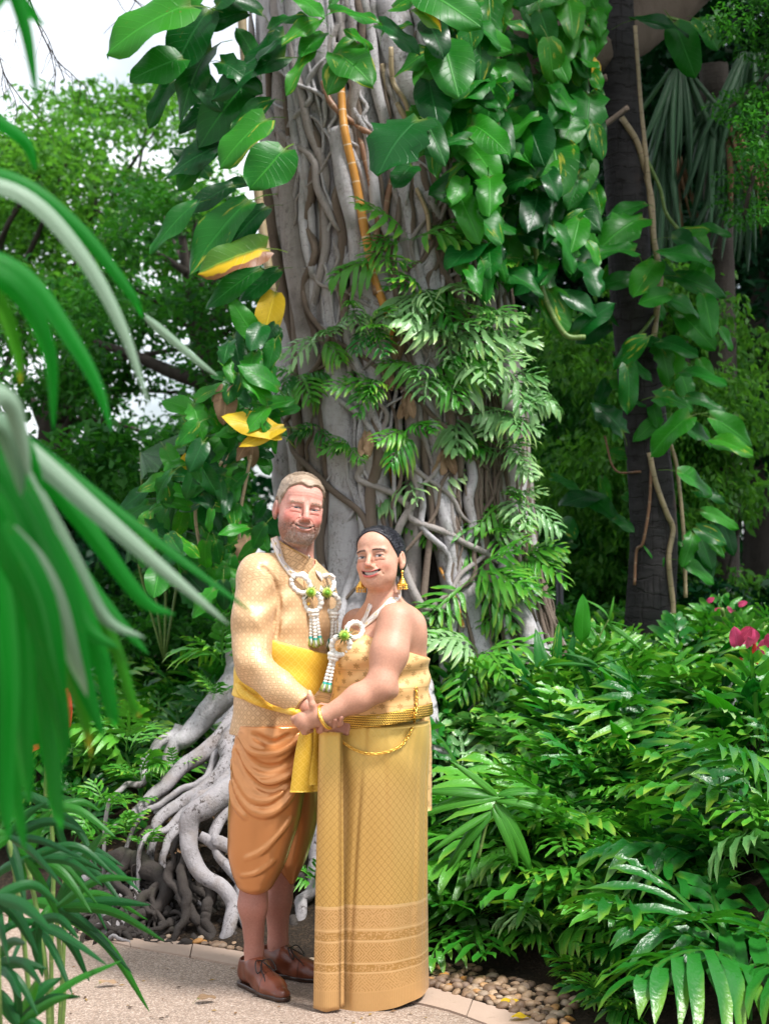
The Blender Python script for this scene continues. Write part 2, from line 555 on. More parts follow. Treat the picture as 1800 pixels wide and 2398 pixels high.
path = struct(mobj('path', make_mesh('path', np.hstack([inner, np.zeros((len(inner), 1))]), [list(range(len(inner)))[::-1]], smooth=False), aggregate_mat()), 'tan exposed-aggregate garden path')
# make sure the path faces up
if path.data.polygons[0].normal.z < 0: path.data.flip_normals()
def slab_mat():
    m = Mat('sandstone_border', 0.7, spec=0.3)
    p = m.pos(); n = m.noise(p, 5, 5, 0.6); f = m.noise(p, 120, 3); r = m.rand()
    c = m.mix(n, (0.34, 0.245, 0.185), (0.47, 0.355, 0.28)); c = m.mix(r * 0.35, c, (0.34, 0.25, 0.185))
    c = m.mix(m.noise(p, 22, 4).step(0.62, 0.75) * 0.4, c, (0.18, 0.13, 0.09))
    m.set('Base Color', c); m.bump(f, 0.35, 0.003); return m.m
SLAB = slab_mat()
L = np.concatenate([[0], np.cumsum(np.linalg.norm(np.diff(bo_s, axis=0), axis=1))])
def arc(c, t): return np.array([np.interp(t * L[-1], L, c[:, 0]), np.interp(t * L[-1], L, c[:, 1])])
ns_ = int(L[-1] / 0.42)
for k in range(ns_):                                     # border slabs, each with its own joint
    t0, t1 = (k + 0.006) / ns_, (k + 0.994) / ns_
    V = []; tz = 0.006 + 0.003 * random.random()
    N = 5
    for t in np.linspace(t0, t1, N):
        a, b = arc(bi_s, t), arc(bo_s, t)
        for z in (tz, -0.05): V += [(a[0], a[1], z), (b[0], b[1], z)]
    F = []
    for i in range(N - 1):
        j = i * 4
        F += [[j, j + 1, j + 5, j + 4], [j + 2, j + 6, j + 7, j + 3], [j, j + 4, j + 6, j + 2], [j + 1, j + 3, j + 7, j + 5]]
    F += [[0, 2, 3, 1], [(N - 1) * 4, (N - 1) * 4 + 1, (N - 1) * 4 + 3, (N - 1) * 4 + 2]]
    mobj('border_slab', make_mesh('border_slab', np.array(V), F, smooth=False), SLAB, path)
# pebble strip
def pebble_mesh(i):
    r = np.random.default_rng(i); n, m_ = 9, 7; V = []; F = []
    sx, sy, sz = r.uniform(0.8, 1.3), r.uniform(0.7, 1.0), r.uniform(0.5, 0.7)
    for a in range(m_ + 1):
        ph = PI * a / m_
        for b in range(n):
            th = 2 * PI * b / n; k = 1 + 0.10 * math.sin(2 * th + i) + 0.08 * math.cos(3 * ph + th + 2 * i)
            V.append((sx * k * math.sin(ph) * math.cos(th), sy * k * math.sin(ph) * math.sin(th), sz * math.cos(ph)))
    for a in range(m_):
        for b in range(n): F.append([a * n + b, (a + 1) * n + b, (a + 1) * n + (b + 1) % n, a * n + (b + 1) % n])
    return make_mesh('pebble', np.array(V), F)
def pebble_mat():
    m = Mat('river_pebble', 0.5, spec=0.4); r = m.rand(); n = m.noise(m.objco(), 2.2, 4)
    c = m.ramp(r, [(0.0, (0.09, 0.055, 0.035)), (0.25, (0.25, 0.16, 0.095)), (0.5, (0.34, 0.235, 0.145)), (0.7, (0.17, 0.115, 0.08)), (0.86, (0.42, 0.33, 0.235)), (0.97, (0.40, 0.19, 0.045))])
    m.set('Base Color', m.mix(0.6, c, m.ramp(n, [(0.3, (0.7, 0.66, 0.62)), (0.7, (1.15, 1.12, 1.1))]), 'MULTIPLY')); m.bump(m.noise(m.objco(), 9, 3), 0.25, 0.03); return m.m
PEB = [pebble_mesh(i) for i in range(7)]; PM = pebble_mat()
for q in PEB: q.materials.append(PM)
V = []; 
for i in range(90):
    nrm = np.array([-(bo_s[min(i + 1, 89)] - bo_s[max(i - 1, 0)])[1], (bo_s[min(i + 1, 89)] - bo_s[max(i - 1, 0)])[0]]); nrm /= np.linalg.norm(nrm)
    a = bo_s[i]; b = a + nrm * 0.36
    V += [(a[0], a[1], 0.001), (b[0], b[1], float(ground_h(b[0], b[1])) + 0.004)]
F = [[2 * i, 2 * i + 2, 2 * i + 3, 2 * i + 1] for i in range(89)]
bed = struct(mobj('pebble_bed', make_mesh('pebble_bed', np.array(V), F), SOIL), 'strip of river pebbles between border and planting')
rp = random.Random(5); placed = []; tries = 0
spans = [((150, 560), 0.010, 0.19, 120), ((690, 760), 0.02, 0.18, 18), ((985, 1330), 0.010, 0.36, 162)]
for (x0, x1), d0, d1, cnt in spans:
    n0 = 0; tries = 0
    while n0 < cnt and tries < 6000:
        tries += 1
        px = rp.uniform(x0, x1); py = np.interp(px, [p[0] for p in B_OUT], [p[1] for p in B_OUT]); g0 = G(px, py)
        d = d0 + (d1 - d0) * rp.random() ** 1.5; x, y = g0.x + 0.19 * d, g0.y + 0.98 * d
        s = rp.uniform(0.013, 0.023) * (1.12 if px > 900 else 1.0)
        lay = 0
        if any((x - a) ** 2 + (y - b) ** 2 < (0.58 * (s + c)) ** 2 for a, b, c in placed): continue
        placed.append((x, y, s)); n0 += 1
        o = bpy.data.objects.new('pebble', PEB[rp.randrange(7)])
        o.location = (x, y, max(0.0, float(ground_h(x, y))) + s * rp.uniform(.35, .75)); o.scale = (s, s, s); o.rotation_euler = (rp.uniform(-.4, .4), rp.uniform(-.4, .4), rp.uniform(0, 6.3)); link(o, bed)
# =================================================================== LEAF AND FROND KITS
def leaf_arrays(seed, heart=1.0, wide=0.42, petiole=0.55, droop=0.22, fold=0.22, wave=0.03, splits=False):
    r = np.random.default_rng(seed); nt, ncol = 11, 9
    V = []; A = []
    rows = [(-1.0, True), (-0.66, True), (-0.33, True)] if petiole else []
    rows += [(t, False) for t in np.linspace(0, 1, nt) ** 1.08]
    bend = r.uniform(-0.06, 0.06); ph = r.uniform(0, 6)
    for t, pet in rows:
        for j in range(ncol):
            s = -1 + 2 * j / (ncol - 1)
            if pet:
                k = -t * petiole; V.append((s * 0.011, -k, -0.55 * k * k / max(petiole, .01) - 0.012 * (1 - abs(s)))); A.append((0, 0, 1)); continue
            w = wide * 1.58 * (t + 0.02) ** 0.40 * max(1 - t, 0.0) ** 0.66
            if splits and abs(s) > 0.6: w *= 0.86 + 0.14 * math.sin(t * 34 + ph)
            y = t - heart * 0.20 * abs(s) ** 1.6 * (1 - t) ** 3
            z = fold * abs(s) * w * (1 - 0.5 * t) - droop * t * t - 0.10 * fold * (abs(s) ** 3) + wave * math.sin(t * 9 + ph + 2 * np.sign(s)) * abs(s) ** 2
            V.append((s * w + bend * t * t, y, z)); A.append((s, t, 0))
    F = []
    for i in range(len(rows) - 1):
        for j in range(ncol - 1):
            a = i * ncol + j; F.append([a, a + 1, a + ncol + 1, a + ncol])
    return np.array(V), F, np.array(A)
def leaf_mesh(seed, mat, **kw):
    V, F, A = leaf_arrays(seed, **kw); me = make_mesh('leaf', V, F, attrs={'luv': A}); me.materials.append(mat); return me
def leaf_mat(name, dark, light, tr, varieg=0.0, rough=0.34, yellow=None, wt=0.28, spec=0.26, stripe=0.0, tipc=None):
    m = Mat(name, rough=rough, spec=spec)
    s, t, pet = m.xyz(m.attr('luv')); r = m.rand(); oc = m.objco()
    a = s.abs()
    base = m.mix(r, dark, light)
    n = m.noise(oc, 3.0, 4); base = m.mix(n.step(0.35, 0.7) * 0.35, base, light)
    vein = (1.0 - a.step(0.02, 0.06)).max((1.0 - (((t - a * 0.28) * 8.5).fract() - 0.5).abs().step(0.02, 0.07)) * 0.32)
    base = m.mix(vein * 0.5, base, tuple(min(1, c * 1.8 + 0.02) for c in light))
    if varieg:
        pat = m.noise(m.vec(s * 2.2 + r * 40.0, t * 1.2, r * 17.0), 1.6, 3, 0.6).step(0.60, 0.68)
        base = m.mix(pat * (r * 7.13).fract().gt(1 - varieg) * 0.85, base, (0.34, 0.36, 0.035))
    if yellow:
        e = m.noise(oc, 2.6, 3) * 0.35 + s * yellow[0] * 0.5 + 0.32 - t * 0.0 + (1.0 - t) * 0.12
        base = m.mix(e.step(0.52, 0.70), base, (0.62, 0.40, 0.012)); base = m.mix(e.step(0.86, 0.92) * yellow[1], base, (0.22, 0.085, 0.035))
    if stripe:
        st = m.noise(m.vec(s * 9.0 + r * 31.0, t * 0.7, r * 9.0), 1.0, 3, .7)
        base = m.mix(st.step(0.46, 0.62) * stripe, base, (0.30, 0.40, 0.29)); base = m.mix((1.0 - st.step(0.30, 0.44)) * stripe, base, dark)
    if tipc: base = m.mix((t + n * 0.12).step(0.90, 0.99), base, tipc)
    if not yellow:                                        # age spots and nibbled brown patches, different on every leaf
        sp = m.noise(m.vec(s * 3.0 + r * 53.0, t * 4.0, r * 29.0), 3.2, 4, .65)
        base = m.mix(sp.step(0.66, 0.72) * (r * 3.7).fract().gt(.45) * .8, base, (0.16, 0.10, 0.025))
        m.set('Roughness', m.sock((m.noise(oc, 4.5, 4, .7) * 0.34 + (rough - 0.12)).k))
    base = m.mix(pet, base, (0.10, 0.17, 0.03))
    m.set('Base Color', base)
    m.bump(vein * 0.6 + n * 0.3, 0.35, 0.02)
    m.translucent(m.mix(0.5, base, tr), wt); return m.m
LG = leaf_mat('pothos_leaf', (0.002, 0.056, 0.006), (0.012, 0.140, 0.011), (0.02, 0.36, 0.004), 0.28)
LD = leaf_mat('pothos_leaf_dark', (0.001, 0.034, 0.006), (0.006, 0.085, 0.012), (0.012, 0.24, 0.004), 0.0, 0.28)
LB = leaf_mat('pothos_leaf_bright', (0.005, 0.120, 0.006), (0.028, 0.205, 0.010), (0.07, 0.50, 0.004), 0.25)
LV = leaf_mat('pothos_leaf_striped', (0.006, 0.105, 0.006), (0.03, 0.19, 0.010), (0.12, 0.5, 0.006), 1.0)
LY = leaf_mat('yellowing_leaf', (0.05, 0.16, 0.015), (0.09, 0.22, 0.02), (0.5, 0.45, 0.03), 0, 0.4, (-1.0, 1.0))
LYY = leaf_mat('yellow_leaf', (0.50, 0.33, 0.012), (0.62, 0.42, 0.02), (0.7, 0.5, 0.02), 0, 0.4)
LBR = leaf_mat('dry_leaf', (0.14, 0.085, 0.045), (0.30, 0.20, 0.12), (0.3, 0.18, 0.08), 0, 0.7, wt=0.1, spec=0.2)
POT = {}
for nm, mt in (('g', LG), ('d', LD), ('b', LB), ('v', LV), ('y', LY), ('Y', LYY), ('r', LBR)):
    POT[nm] = [leaf_mesh(i, mt, heart=1.0 + 0.3 * (i % 3), wide=0.36 + 0.035 * (i % 4), droop=0.15 + 0.08 * (i % 3), fold=0.18 + 0.12 * (i % 2), wave=0.05 + 0.025 * (i % 3), splits=(i % 3 == 2)) for i in range(5)]
LANCE = {nm: [leaf_mesh(40 + i, mt, heart=0.0, wide=0.15 + 0.03 * i, petiole=0.3, droop=0.18 + 0.2 * i, fold=0.35) for i in range(3)] for nm, mt in (('g', LG), ('d', LD), ('b', LB))}

def basis(base, tip, facing):
    y = (tip - base); L = y.length; y.normalize()
    z = facing - y * facing.dot(y)
    if z.length < 1e-3: z = Vector((0, 0, 1)) - y * y.z
    z.normalize(); x = y.cross(z)
    return Matrix(((x.x, y.x, z.x), (x.y, y.y, z.y), (x.z, y.z, z.z))), L
def place_leaf(me, base, tip, facing, parent, wide=1.0, name='leaf', label=None):
    Rm, L = basis(Vector(base), Vector(tip), Vector(facing))
    o = bpy.data.objects.new(name, me)
    M = Rm.to_4x4() @ Matrix.Diagonal((L * wide, L, L, 1)); M.translation = Vector(base)
    if parent is not None: M = parent.matrix_basis.inverted() @ M
    o.matrix_basis = M
    if label: o['label'] = label
    return link(o, parent)

def frond_arrays(seed, lobes=8, arch=0.30, lobe_len=0.27, stipe=0.24, drop=0.15, lobe_w=0.05):
    r = np.random.default_rng(seed)
    def spine(t): return np.array((0.04 * math.sin(3 * t + seed), t * (1 - 0.10 * arch * t), arch * (t - 1.55 * t * t)))
    V = [];  F = []; A = []
    ts = [0.0, stipe * 0.5, stipe]; isl = [None, None, None]
    for k in range(lobes):
        t0 = stipe + (0.97 - stipe) * k / lobes; t1 = t0 + (0.97 - stipe) / lobes * 0.66
        ts += [t0 + 0.012, t1]; isl += [k, None]
    ts += [1.0]; isl += [None]
    def hw(t): return 0.007 if t <= stipe else 0.030 * (1 - 0.5 * t)
    for t in ts:
        c = spine(t)
        for s in (-1, 0, 1): V.append((c[0] + s * hw(t) * (0.3 if t == 1 else 1), c[1], c[2] + 0.006 * abs(s))); A.append((s * 0.1, t, 0))
    for i in range(len(ts) - 1):
        for j in (0, 1):
            a = i * 3 + j; F.append([a, a + 1, a + 4, a + 3])
    for i, k in enumerate(isl):
        if k is None: continue
        u = k / (lobes - 1)
        for s, j in ((-1, 0), (1, 2)):
            ll = lobe_len * (0.62 + 0.75 * math.sin(PI * (0.22 + 0.62 * u))) * (1 - 0.45 * u ** 3) * r.uniform(0.82, 1.12)
            tm = (ts[i] + ts[i + 1]) / 2; c = spine(tm)
            an = R(62 - 26 * u + r.uniform(-6, 6)); d = np.array((s * math.sin(an), math.cos(an), 0.0)); p = np.array((-d[1], d[0], 0.0)) * s
            wd = lobe_w * r.uniform(0.85, 1.15); n0 = len(V); dr = drop * r.uniform(0.6, 1.5); wv = r.uniform(-0.02, 0.02)
            prof = ((0.14, 0.80), (0.32, 0.92), (0.52, 1.0), (0.72, 0.90), (0.89, 0.62))
            side = np.cross(np.array((0, 0, 1.0)), d); ph = r.uniform(0, 6)
            for q, ww in prof:
                m = c + d * ll * q + np.array((0, 0.035 * ll * math.sin(q * 6 + ph), -dr * ll * q * q + wv * q + 0.02 * ll * math.sin(q * 9 + ph)))
                e = wd * ww * 0.5; rp = 0.012 * math.sin(q * 17 + ph)
                V.append(m - p * e * (1 + 0.10 * math.sin(q * 21 + ph)) + np.array((0, 0, 0.006 + rp))); V.append(m + np.array((0, 0, -0.008))); V.append(m + p * e * (1 + 0.10 * math.cos(q * 19 + ph)) + np.array((0, 0, 0.006 - rp))); A += [(s * q - .2, tm, 0), (s * q, tm, 0), (s * q + .2, tm, 0)]
            V.append(c + d * ll + np.array((0, 0.035 * ll * math.sin(6 + ph), -dr * ll * 1.15))); A.append((s, tm, 0))
            e0, e1 = i * 3 + j, (i + 1) * 3 + j
            F += [[e0, n0 + 2, n0 + 1], [e0, n0 + 1, e1], [e1, n0 + 1, n0]]
            for q in range(0, 12, 3): F += [[n0 + q + 2, n0 + q + 5, n0 + q + 4, n0 + q + 1], [n0 + q + 1, n0 + q + 4, n0 + q + 3, n0 + q]]
            F += [[n0 + 14, n0 + 15, n0 + 13], [n0 + 13, n0 + 15, n0 + 12]]
    return np.array(V), F, np.array(A)
def frond_mat(name, dark, light, tip, rough=0.34, wt=0.25):
    m = Mat(name, rough=rough - 0.03, spec=0.38)
    s, t, pet = m.xyz(m.attr('luv')); r = m.rand(); a = s.abs()
    c = m.mix(r, dark, light); n = m.noise(m.objco(), 5, 3)
    c = m.mix(n.step(0.4, 0.7) * 0.3, c, light)
    c = m.mix(a.step(0.6, 1.0) * 0.45 * (r * 5.3).fract(), c, tip)
    c = m.mix((1.0 - a.step(0.0, 0.10)) * 0.35, c, (0.10, 0.16, 0.03))
    m.set('Base Color', c); m.bump(m.noise(m.objco(), 40, 2), 0.25, 0.01)
    m.translucent(m.mix(0.5, c, (0.08, 0.45, 0.01)), wt); return m.m
FG = frond_mat('fern_green', (0.0035, 0.066, 0.008), (0.020, 0.170, 0.018), (0.26, 0.46, 0.03))
FL = frond_mat('fern_light', (0.020, 0.165, 0.012), (0.085, 0.31, 0.028), (0.45, 0.58, 0.05))
FP = frond_mat('fern_pale', (0.09, 0.26, 0.07), (0.27, 0.46, 0.20), (0.50, 0.60, 0.16), 0.26)
def frond_mesh(seed, mat, **kw):
    V, F, A = frond_arrays(seed, **kw); me = make_mesh('frond', V, F, attrs={'luv': A}); me.materials.append(mat); return me
FROND = {nm: [frond_mesh(i, mt, lobes=5 + i % 3, arch=0.22 + 0.12 * (i % 3), lobe_len=0.30 + 0.03 * (i % 4), drop=0.25 + 0.25 * (i % 3), lobe_w=0.070 + 0.012 * (i % 3)) for i in range(6)] for nm, mt in (('g', FG), ('l', FL), ('p', FP))}
FHANG = {nm: [frond_mesh(20 + i, mt, lobes=5 + i % 3, arch=0.50 + 0.15 * (i % 2), lobe_len=0.29 + 0.025 * i, stipe=0.18, drop=0.45, lobe_w=0.078) for i in range(4)] for nm, mt in (('g', FG), ('l', FL), ('p', FP))}

def fern(loc, n, L, label, group, kinds='g', hang=None, seed=0, spread=1.0, name='fern', tilt=(20, 60)):
    """a clump of fronds; hang = outward direction when it grows on a trunk"""
    r = random.Random(seed); o = empty(name, loc, label, 'fern', group)
    for k in range(n):
        kind = r.choice(kinds); l = L * r.uniform(0.7, 1.15)
        if hang is None:
            az = 2 * PI * (k + r.uniform(-.3, .3)) / n; el = R(r.uniform(*tilt))
            d = Vector((math.cos(az) * math.cos(el), math.sin(az) * math.cos(el), math.sin(el))); me = r.choice(FROND[kind])
            f = Vector((-math.cos(az) * math.sin(el), -math.sin(az) * math.sin(el), math.cos(el)))
        else:
            h = Vector(hang); sd = h.cross(Vector((0, 0, 1))).normalized(); a = R(r.uniform(-75, 75)) * spread; el = R(r.uniform(-35, 30))
            d = (h * math.cos(a) + sd * math.sin(a)); d = Vector((d.x * math.cos(el), d.y * math.cos(el), math.sin(el)))
            me = r.choice(FHANG[kind]) if r.random() < 0.5 else r.choice(FROND[kind]); f = Vector((0, 0, 1)) + h * 0.9
        b = Vector((r.uniform(-.03, .03), r.uniform(-.03, .03), 0)) * L
        Rm, _ = basis(Vector((0, 0, 0)), d, f); M = Rm.to_4x4() @ Matrix.Diagonal((l * r.uniform(.85, 1.15), l, l, 1)); M.translation = b
        c = bpy.data.objects.new('frond', me); c.matrix_basis = M; link(c, o)
    return o

def scatter_leaves(name, centres, radii, n, size, mat, parent=None, seed=0, down=0.0, shape=0.55, shell=0.0):
    """n small leaves spread through clumps (centres k,3; radii k,3) as one mesh"""
    r = np.random.default_rng(seed); k = len(centres)
    radii = np.asarray(radii, float); vol = radii.prod(1) ** 0.7; pick = r.choice(k, n, p=vol / vol.sum())
    u = r.normal(size=(n, 3)); u /= np.linalg.norm(u, axis=1)[:, None]
    rad = (shell + (1 - shell) * r.random(n)) ** (1 / 2.2)
    c = np.asarray(centres, float)[pick] + u * rad[:, None] * radii[pick]
    d = r.normal(size=(n, 3)) * (1, 1, 0.7) + u * 0.6; d[:, 2] -= down; d /= np.linalg.norm(d, axis=1)[:, None]
    nn = r.normal(size=(n, 3)) * 0.6 + (0, 0, 1.0); nn -= d * (nn * d).sum(1)[:, None]; nn /= np.linalg.norm(nn, axis=1)[:, None] + 1e-9
    s = np.cross(d, nn); L = (size * r.uniform(0.6, 1.3, n))[:, None]; w = L * shape
    V = np.stack([c - d * L * .5, c + s * w * .5 + nn * w * .12, c + d * L * .5 - nn * L * 0.12, c - s * w * .5 + nn * w * .12], 1).reshape(-1, 3)
    F = np.arange(4 * n).reshape(n, 4)
    rnd = np.repeat(r.random(n), 4)
    me = make_mesh(name, V, F, smooth=False, attrs={'rnd': rnd})
    o = mobj(name, me, mat, parent); return o
def crown_mat(name, dark, light, tr, wt=0.35, rough=0.45):
    m = Mat(name, rough=rough, spec=0.2)
    r = m.attr('rnd', 'Fac'); c = m.mix(r, dark, light); m.set('Base Color', c); m.translucent(m.mix(0.4, c, tr), wt); return m.m
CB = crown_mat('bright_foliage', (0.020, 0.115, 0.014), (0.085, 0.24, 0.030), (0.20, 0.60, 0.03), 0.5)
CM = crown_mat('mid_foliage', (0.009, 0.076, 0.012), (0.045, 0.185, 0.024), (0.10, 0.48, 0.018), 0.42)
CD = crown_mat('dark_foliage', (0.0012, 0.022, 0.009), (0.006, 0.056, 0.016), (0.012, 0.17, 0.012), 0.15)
# =================================================================== THE FIG TREE
def bark_mat(name, a, b, stain, streak=1.0, moss=0.0, fleck=0.0):
    m = Mat(name, 0.85, spec=0.25)
    u, v, w = m.xyz(m.attr('tuv')); p = m.pos()
    n = m.noise(m.scale(p, (14, 14, 2.2)), 1.0, 5, 0.65); f = m.noise(p, 85, 4, 0.7); big = m.noise(p, 3.2, 4)
    c = m.mix(n, a, b); c = m.mix(big.step(0.55, 0.75) * 0.6, c, stain)
    c = m.mix(f.step(0.60, 0.72) * 0.5, c, stain)
    rings = ((v * 26.0 + big * 5.0).fract() - 0.5).abs().step(0.42, 0.5)
    c = m.mix(rings * 0.18 * streak, c, stain)
    if fleck:
        fk = m.noise(m.scale(p, (1, 1, .6)), 55, 5, .75, 1.2).step(0.53, 0.60); c = m.mix(fk * m.noise(p, 7, 3).step(0.40, 0.58) * fleck, c, stain); c = m.mix(m.noise(p, 11, 4).step(0.5, 0.66) * .5 * fleck, c, (0.20, 0.165, 0.14))
    if moss: c = m.mix(m.noise(p, 6, 4).step(0.55, 0.7) * moss, c, (0.05, 0.075, 0.025))
    m.set('Base Color', c); m.bump(n + f * 0.6 + rings * (0.4 * streak * streak), 0.7, 0.012); return m.m
BARK = bark_mat('fig_bark', (0.27, 0.255, 0.25), (0.50, 0.485, 0.495), (0.065, 0.052, 0.044), 0.5, 0.30, 0.6)
BARK2 = bark_mat('fig_bark_brown', (0.085, 0.062, 0.046), (0.20, 0.155, 0.12), (0.035, 0.025, 0.018), 0.4)
BARKM = bark_mat('fig_bark_warm', (0.19, 0.165, 0.148), (0.36, 0.33, 0.31), (0.05, 0.038, 0.03), 0.5, 0.0, 0.35)
ROOTW = bark_mat('pale_root', (0.18, 0.166, 0.164), (0.37, 0.35, 0.355), (0.04, 0.032, 0.027), 0.15, 0.12, 1.0)
ROOTD = bark_mat('dark_root', (0.015, 0.012, 0.010), (0.062, 0.052, 0.045), (0.010, 0.008, 0.007), 0.2, 0.15)  # root tone lowered to carry the shade of the bank and trunk gaps
TY = 8.25
prof = [(-900, 840, 225), (-300, 842, 232), (0, 848, 238), (200, 862, 246), (400, 896, 252), (600, 912, 254), (800, 928, 258), (1000, 940, 270), (1200, 955, 268), (1350, 965, 278), (1500, 962, 330), (1650, 950, 420), (1800, 945, 520)]
pz = np.array([P(0, p[0], TY).z for p in prof])[::-1]; pcx = np.array([P(p[1], p[0], TY).x for p in prof])[::-1]; prr = np.array([pxm(p[2], TY) for p in prof])[::-1]
def trunk_at(z): return np.interp(z, pz, pcx), np.interp(z, pz, prr)
fig = empty('fig_tree', (0.0, TY, 0.35), 'huge grey strangler fig with fused trunk roots behind the couple', 'tree')
def fix(o): return child_world(o, fig)
# core, coloured near black to put shade into the gaps between columns
V = []; F = []; A = []; nzz, ntt = 90, 64
zs = np.linspace(0.25, 6.8, nzz)
for z in zs:
    cx, rr = trunk_at(z)
    for j in range(ntt):
        th = 2 * PI * j / ntt
        k = 0.76 * (1 + 0.05 * math.sin(7 * th + 0.9 * z) + 0.04 * math.sin(13 * th - 1.3 * z + 1))
        V.append((cx + rr * k * math.cos(th), TY + rr * k * math.sin(th), z)); A.append((j / ntt, z, rr))
for i in range(nzz - 1):
    for j in range(ntt):
        F.append([i * ntt + j, i * ntt + (j + 1) % ntt, (i + 1) * ntt + (j + 1) % ntt, (i + 1) * ntt + j])
bvh('core', np.array(V), F)
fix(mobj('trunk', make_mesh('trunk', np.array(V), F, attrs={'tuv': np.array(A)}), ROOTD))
TRUNKV, TRUNKF = [np.array(V)], [np.array(F)]
_off = len(V)
def reg_trunk(V, F):
    global _off
    q = [f for f in F if len(f) == 4]; TRUNKV.append(np.array(V)); TRUNKF.append(np.array(q) + _off); _off += len(V)
def wobble(seed, n, amp, f=1.0):
    r = np.random.default_rng(seed); t = np.linspace(0, 1, n)
    return sum(amp / k * np.sin(2 * PI * k * f * t + r.uniform(0, 6.3)) * r.uniform(0.4, 1) for k in (1, 2, 3, 5))
def lump(seed, a=0.12):
    r = np.random.default_rng(seed); ph = r.uniform(0, 6, 4)
    return lambda th, s: 1 + a * math.sin(2 * th + ph[0] + 1.2 * s) + a * 0.7 * math.sin(3 * th + ph[1] - 2.6 * s) + a * 0.6 * math.sin(9 * s + ph[2] + th) + a * 0.35 * math.sin(23 * s + ph[3] + 2 * th)
def add_root(name, pts, rad, mat, sides=12, seed=0, reg=True, lum=0.1):
    V, F, A = tube_arrays(pts, rad, sides, rfun=lump(seed, lum)); 
    if reg: reg_trunk(V, F)
    return fix(mobj(name, make_mesh(name, V, F, attrs={'tuv': A}), mat))
rb = np.random.default_rng(21)
# stout fused columns all the way round, denser in front
angs = list(np.linspace(-PI * 1.02, 0.02, 14)) + list(np.linspace(0.3, PI - 0.3, 6))
for i, a0 in enumerate(angs):
    n = 46; z = np.linspace(rb.uniform(0.35, 0.55), rb.uniform(6.2, 6.8), n)
    cx, rr = trunk_at(z); a = a0 + wobble(i, n, 0.10); k = 0.95 + 0.05 * wobble(i + 90, n, 0.6)
    base = rb.uniform(0.05, 0.092); rad = base * (1 + 0.36 * wobble(i + 40, n, 0.7, 1.4)); rad = np.maximum(rad, 0.03) * np.interp(z, [0.3, 1.0, 6.8], [1.5, 1.05, 0.95])
    pts = np.stack([cx + rr * k * np.cos(a), TY + rr * k * np.sin(a), z], 1)
    add_root('aerial_root', pts, rad, [BARK, BARK, BARK, BARKM][i % 4] if np.cos(a0) < 0.35 else BARKM, 14, i)
# thinner strands wrapped over the columns, merging and crossing
for i in range(80):
    n = 34; z0 = rb.uniform(0.5, 4.2); z1 = z0 + rb.uniform(0.8, 2.6); z = np.linspace(z0, z1, n); cx, rr = trunk_at(z)
    a = -PI / 2 + rb.normal() * 0.75 + wobble(i + 300, n, rb.uniform(0.05, 0.16)); k = 1.07 + 0.03 * wobble(i + 500, n, 0.7)
    rad = rb.uniform(0.008, 0.028) * (1 + 0.2 * wobble(i + 700, n, 0.5)); rad *= np.interp(np.linspace(0, 1, n), [0, .05, .95, 1], [.4, 1, 1, .4])
    pts = np.stack([cx + rr * k * np.cos(a), TY + rr * k * np.sin(a), z], 1)
    add_root('aerial_root', pts, rad, [BARK, BARKM, BARK, BARK2][i % 4], 8, i, reg=False)
for i in range(34):                                      # strands that cross the columns at a slant and knot together
    n = 34; z0 = rb.uniform(0.7, 3.6); z1 = z0 + rb.uniform(0.5, 1.3); z = np.linspace(z0, z1, n); cx, rr = trunk_at(z)
    a = -PI / 2 + rb.normal() * 0.6 + np.linspace(-.5, .5, n) * rb.choice((-1, 1)) * rb.uniform(.6, 1.5) + wobble(i + 1300, n, .12); k = 1.10 + 0.02 * wobble(i + 1400, n, 0.7)
    add_root('aerial_root', np.stack([cx + rr * k * np.cos(a), TY + rr * k * np.sin(a), z], 1), rb.uniform(0.006, 0.019) * np.interp(np.linspace(0, 1, n), [0, .1, .9, 1], [.4, 1, 1, .4]), [BARKM, BARK2, BARK][i % 3], 7, i, reg=False)
# dense brown fibres on the right flank
for i in range(95):
    n = 26; z0 = rb.uniform(0.6, 2.4); z1 = z0 + rb.uniform(0.7, 1.5); z = np.linspace(z0, z1, n); cx, rr = trunk_at(z)
    a = rb.uniform(-1.25, -0.15) + wobble(i + 900, n, 0.05); k = 1.08 + 0.035 * wobble(i + 1100, n, 0.7)
    add_root('aerial_root', np.stack([cx + rr * k * np.cos(a), TY + rr * k * np.sin(a), z], 1), rb.uniform(0.004, 0.012) * np.ones(n), BARK2, 6, i, reg=False)
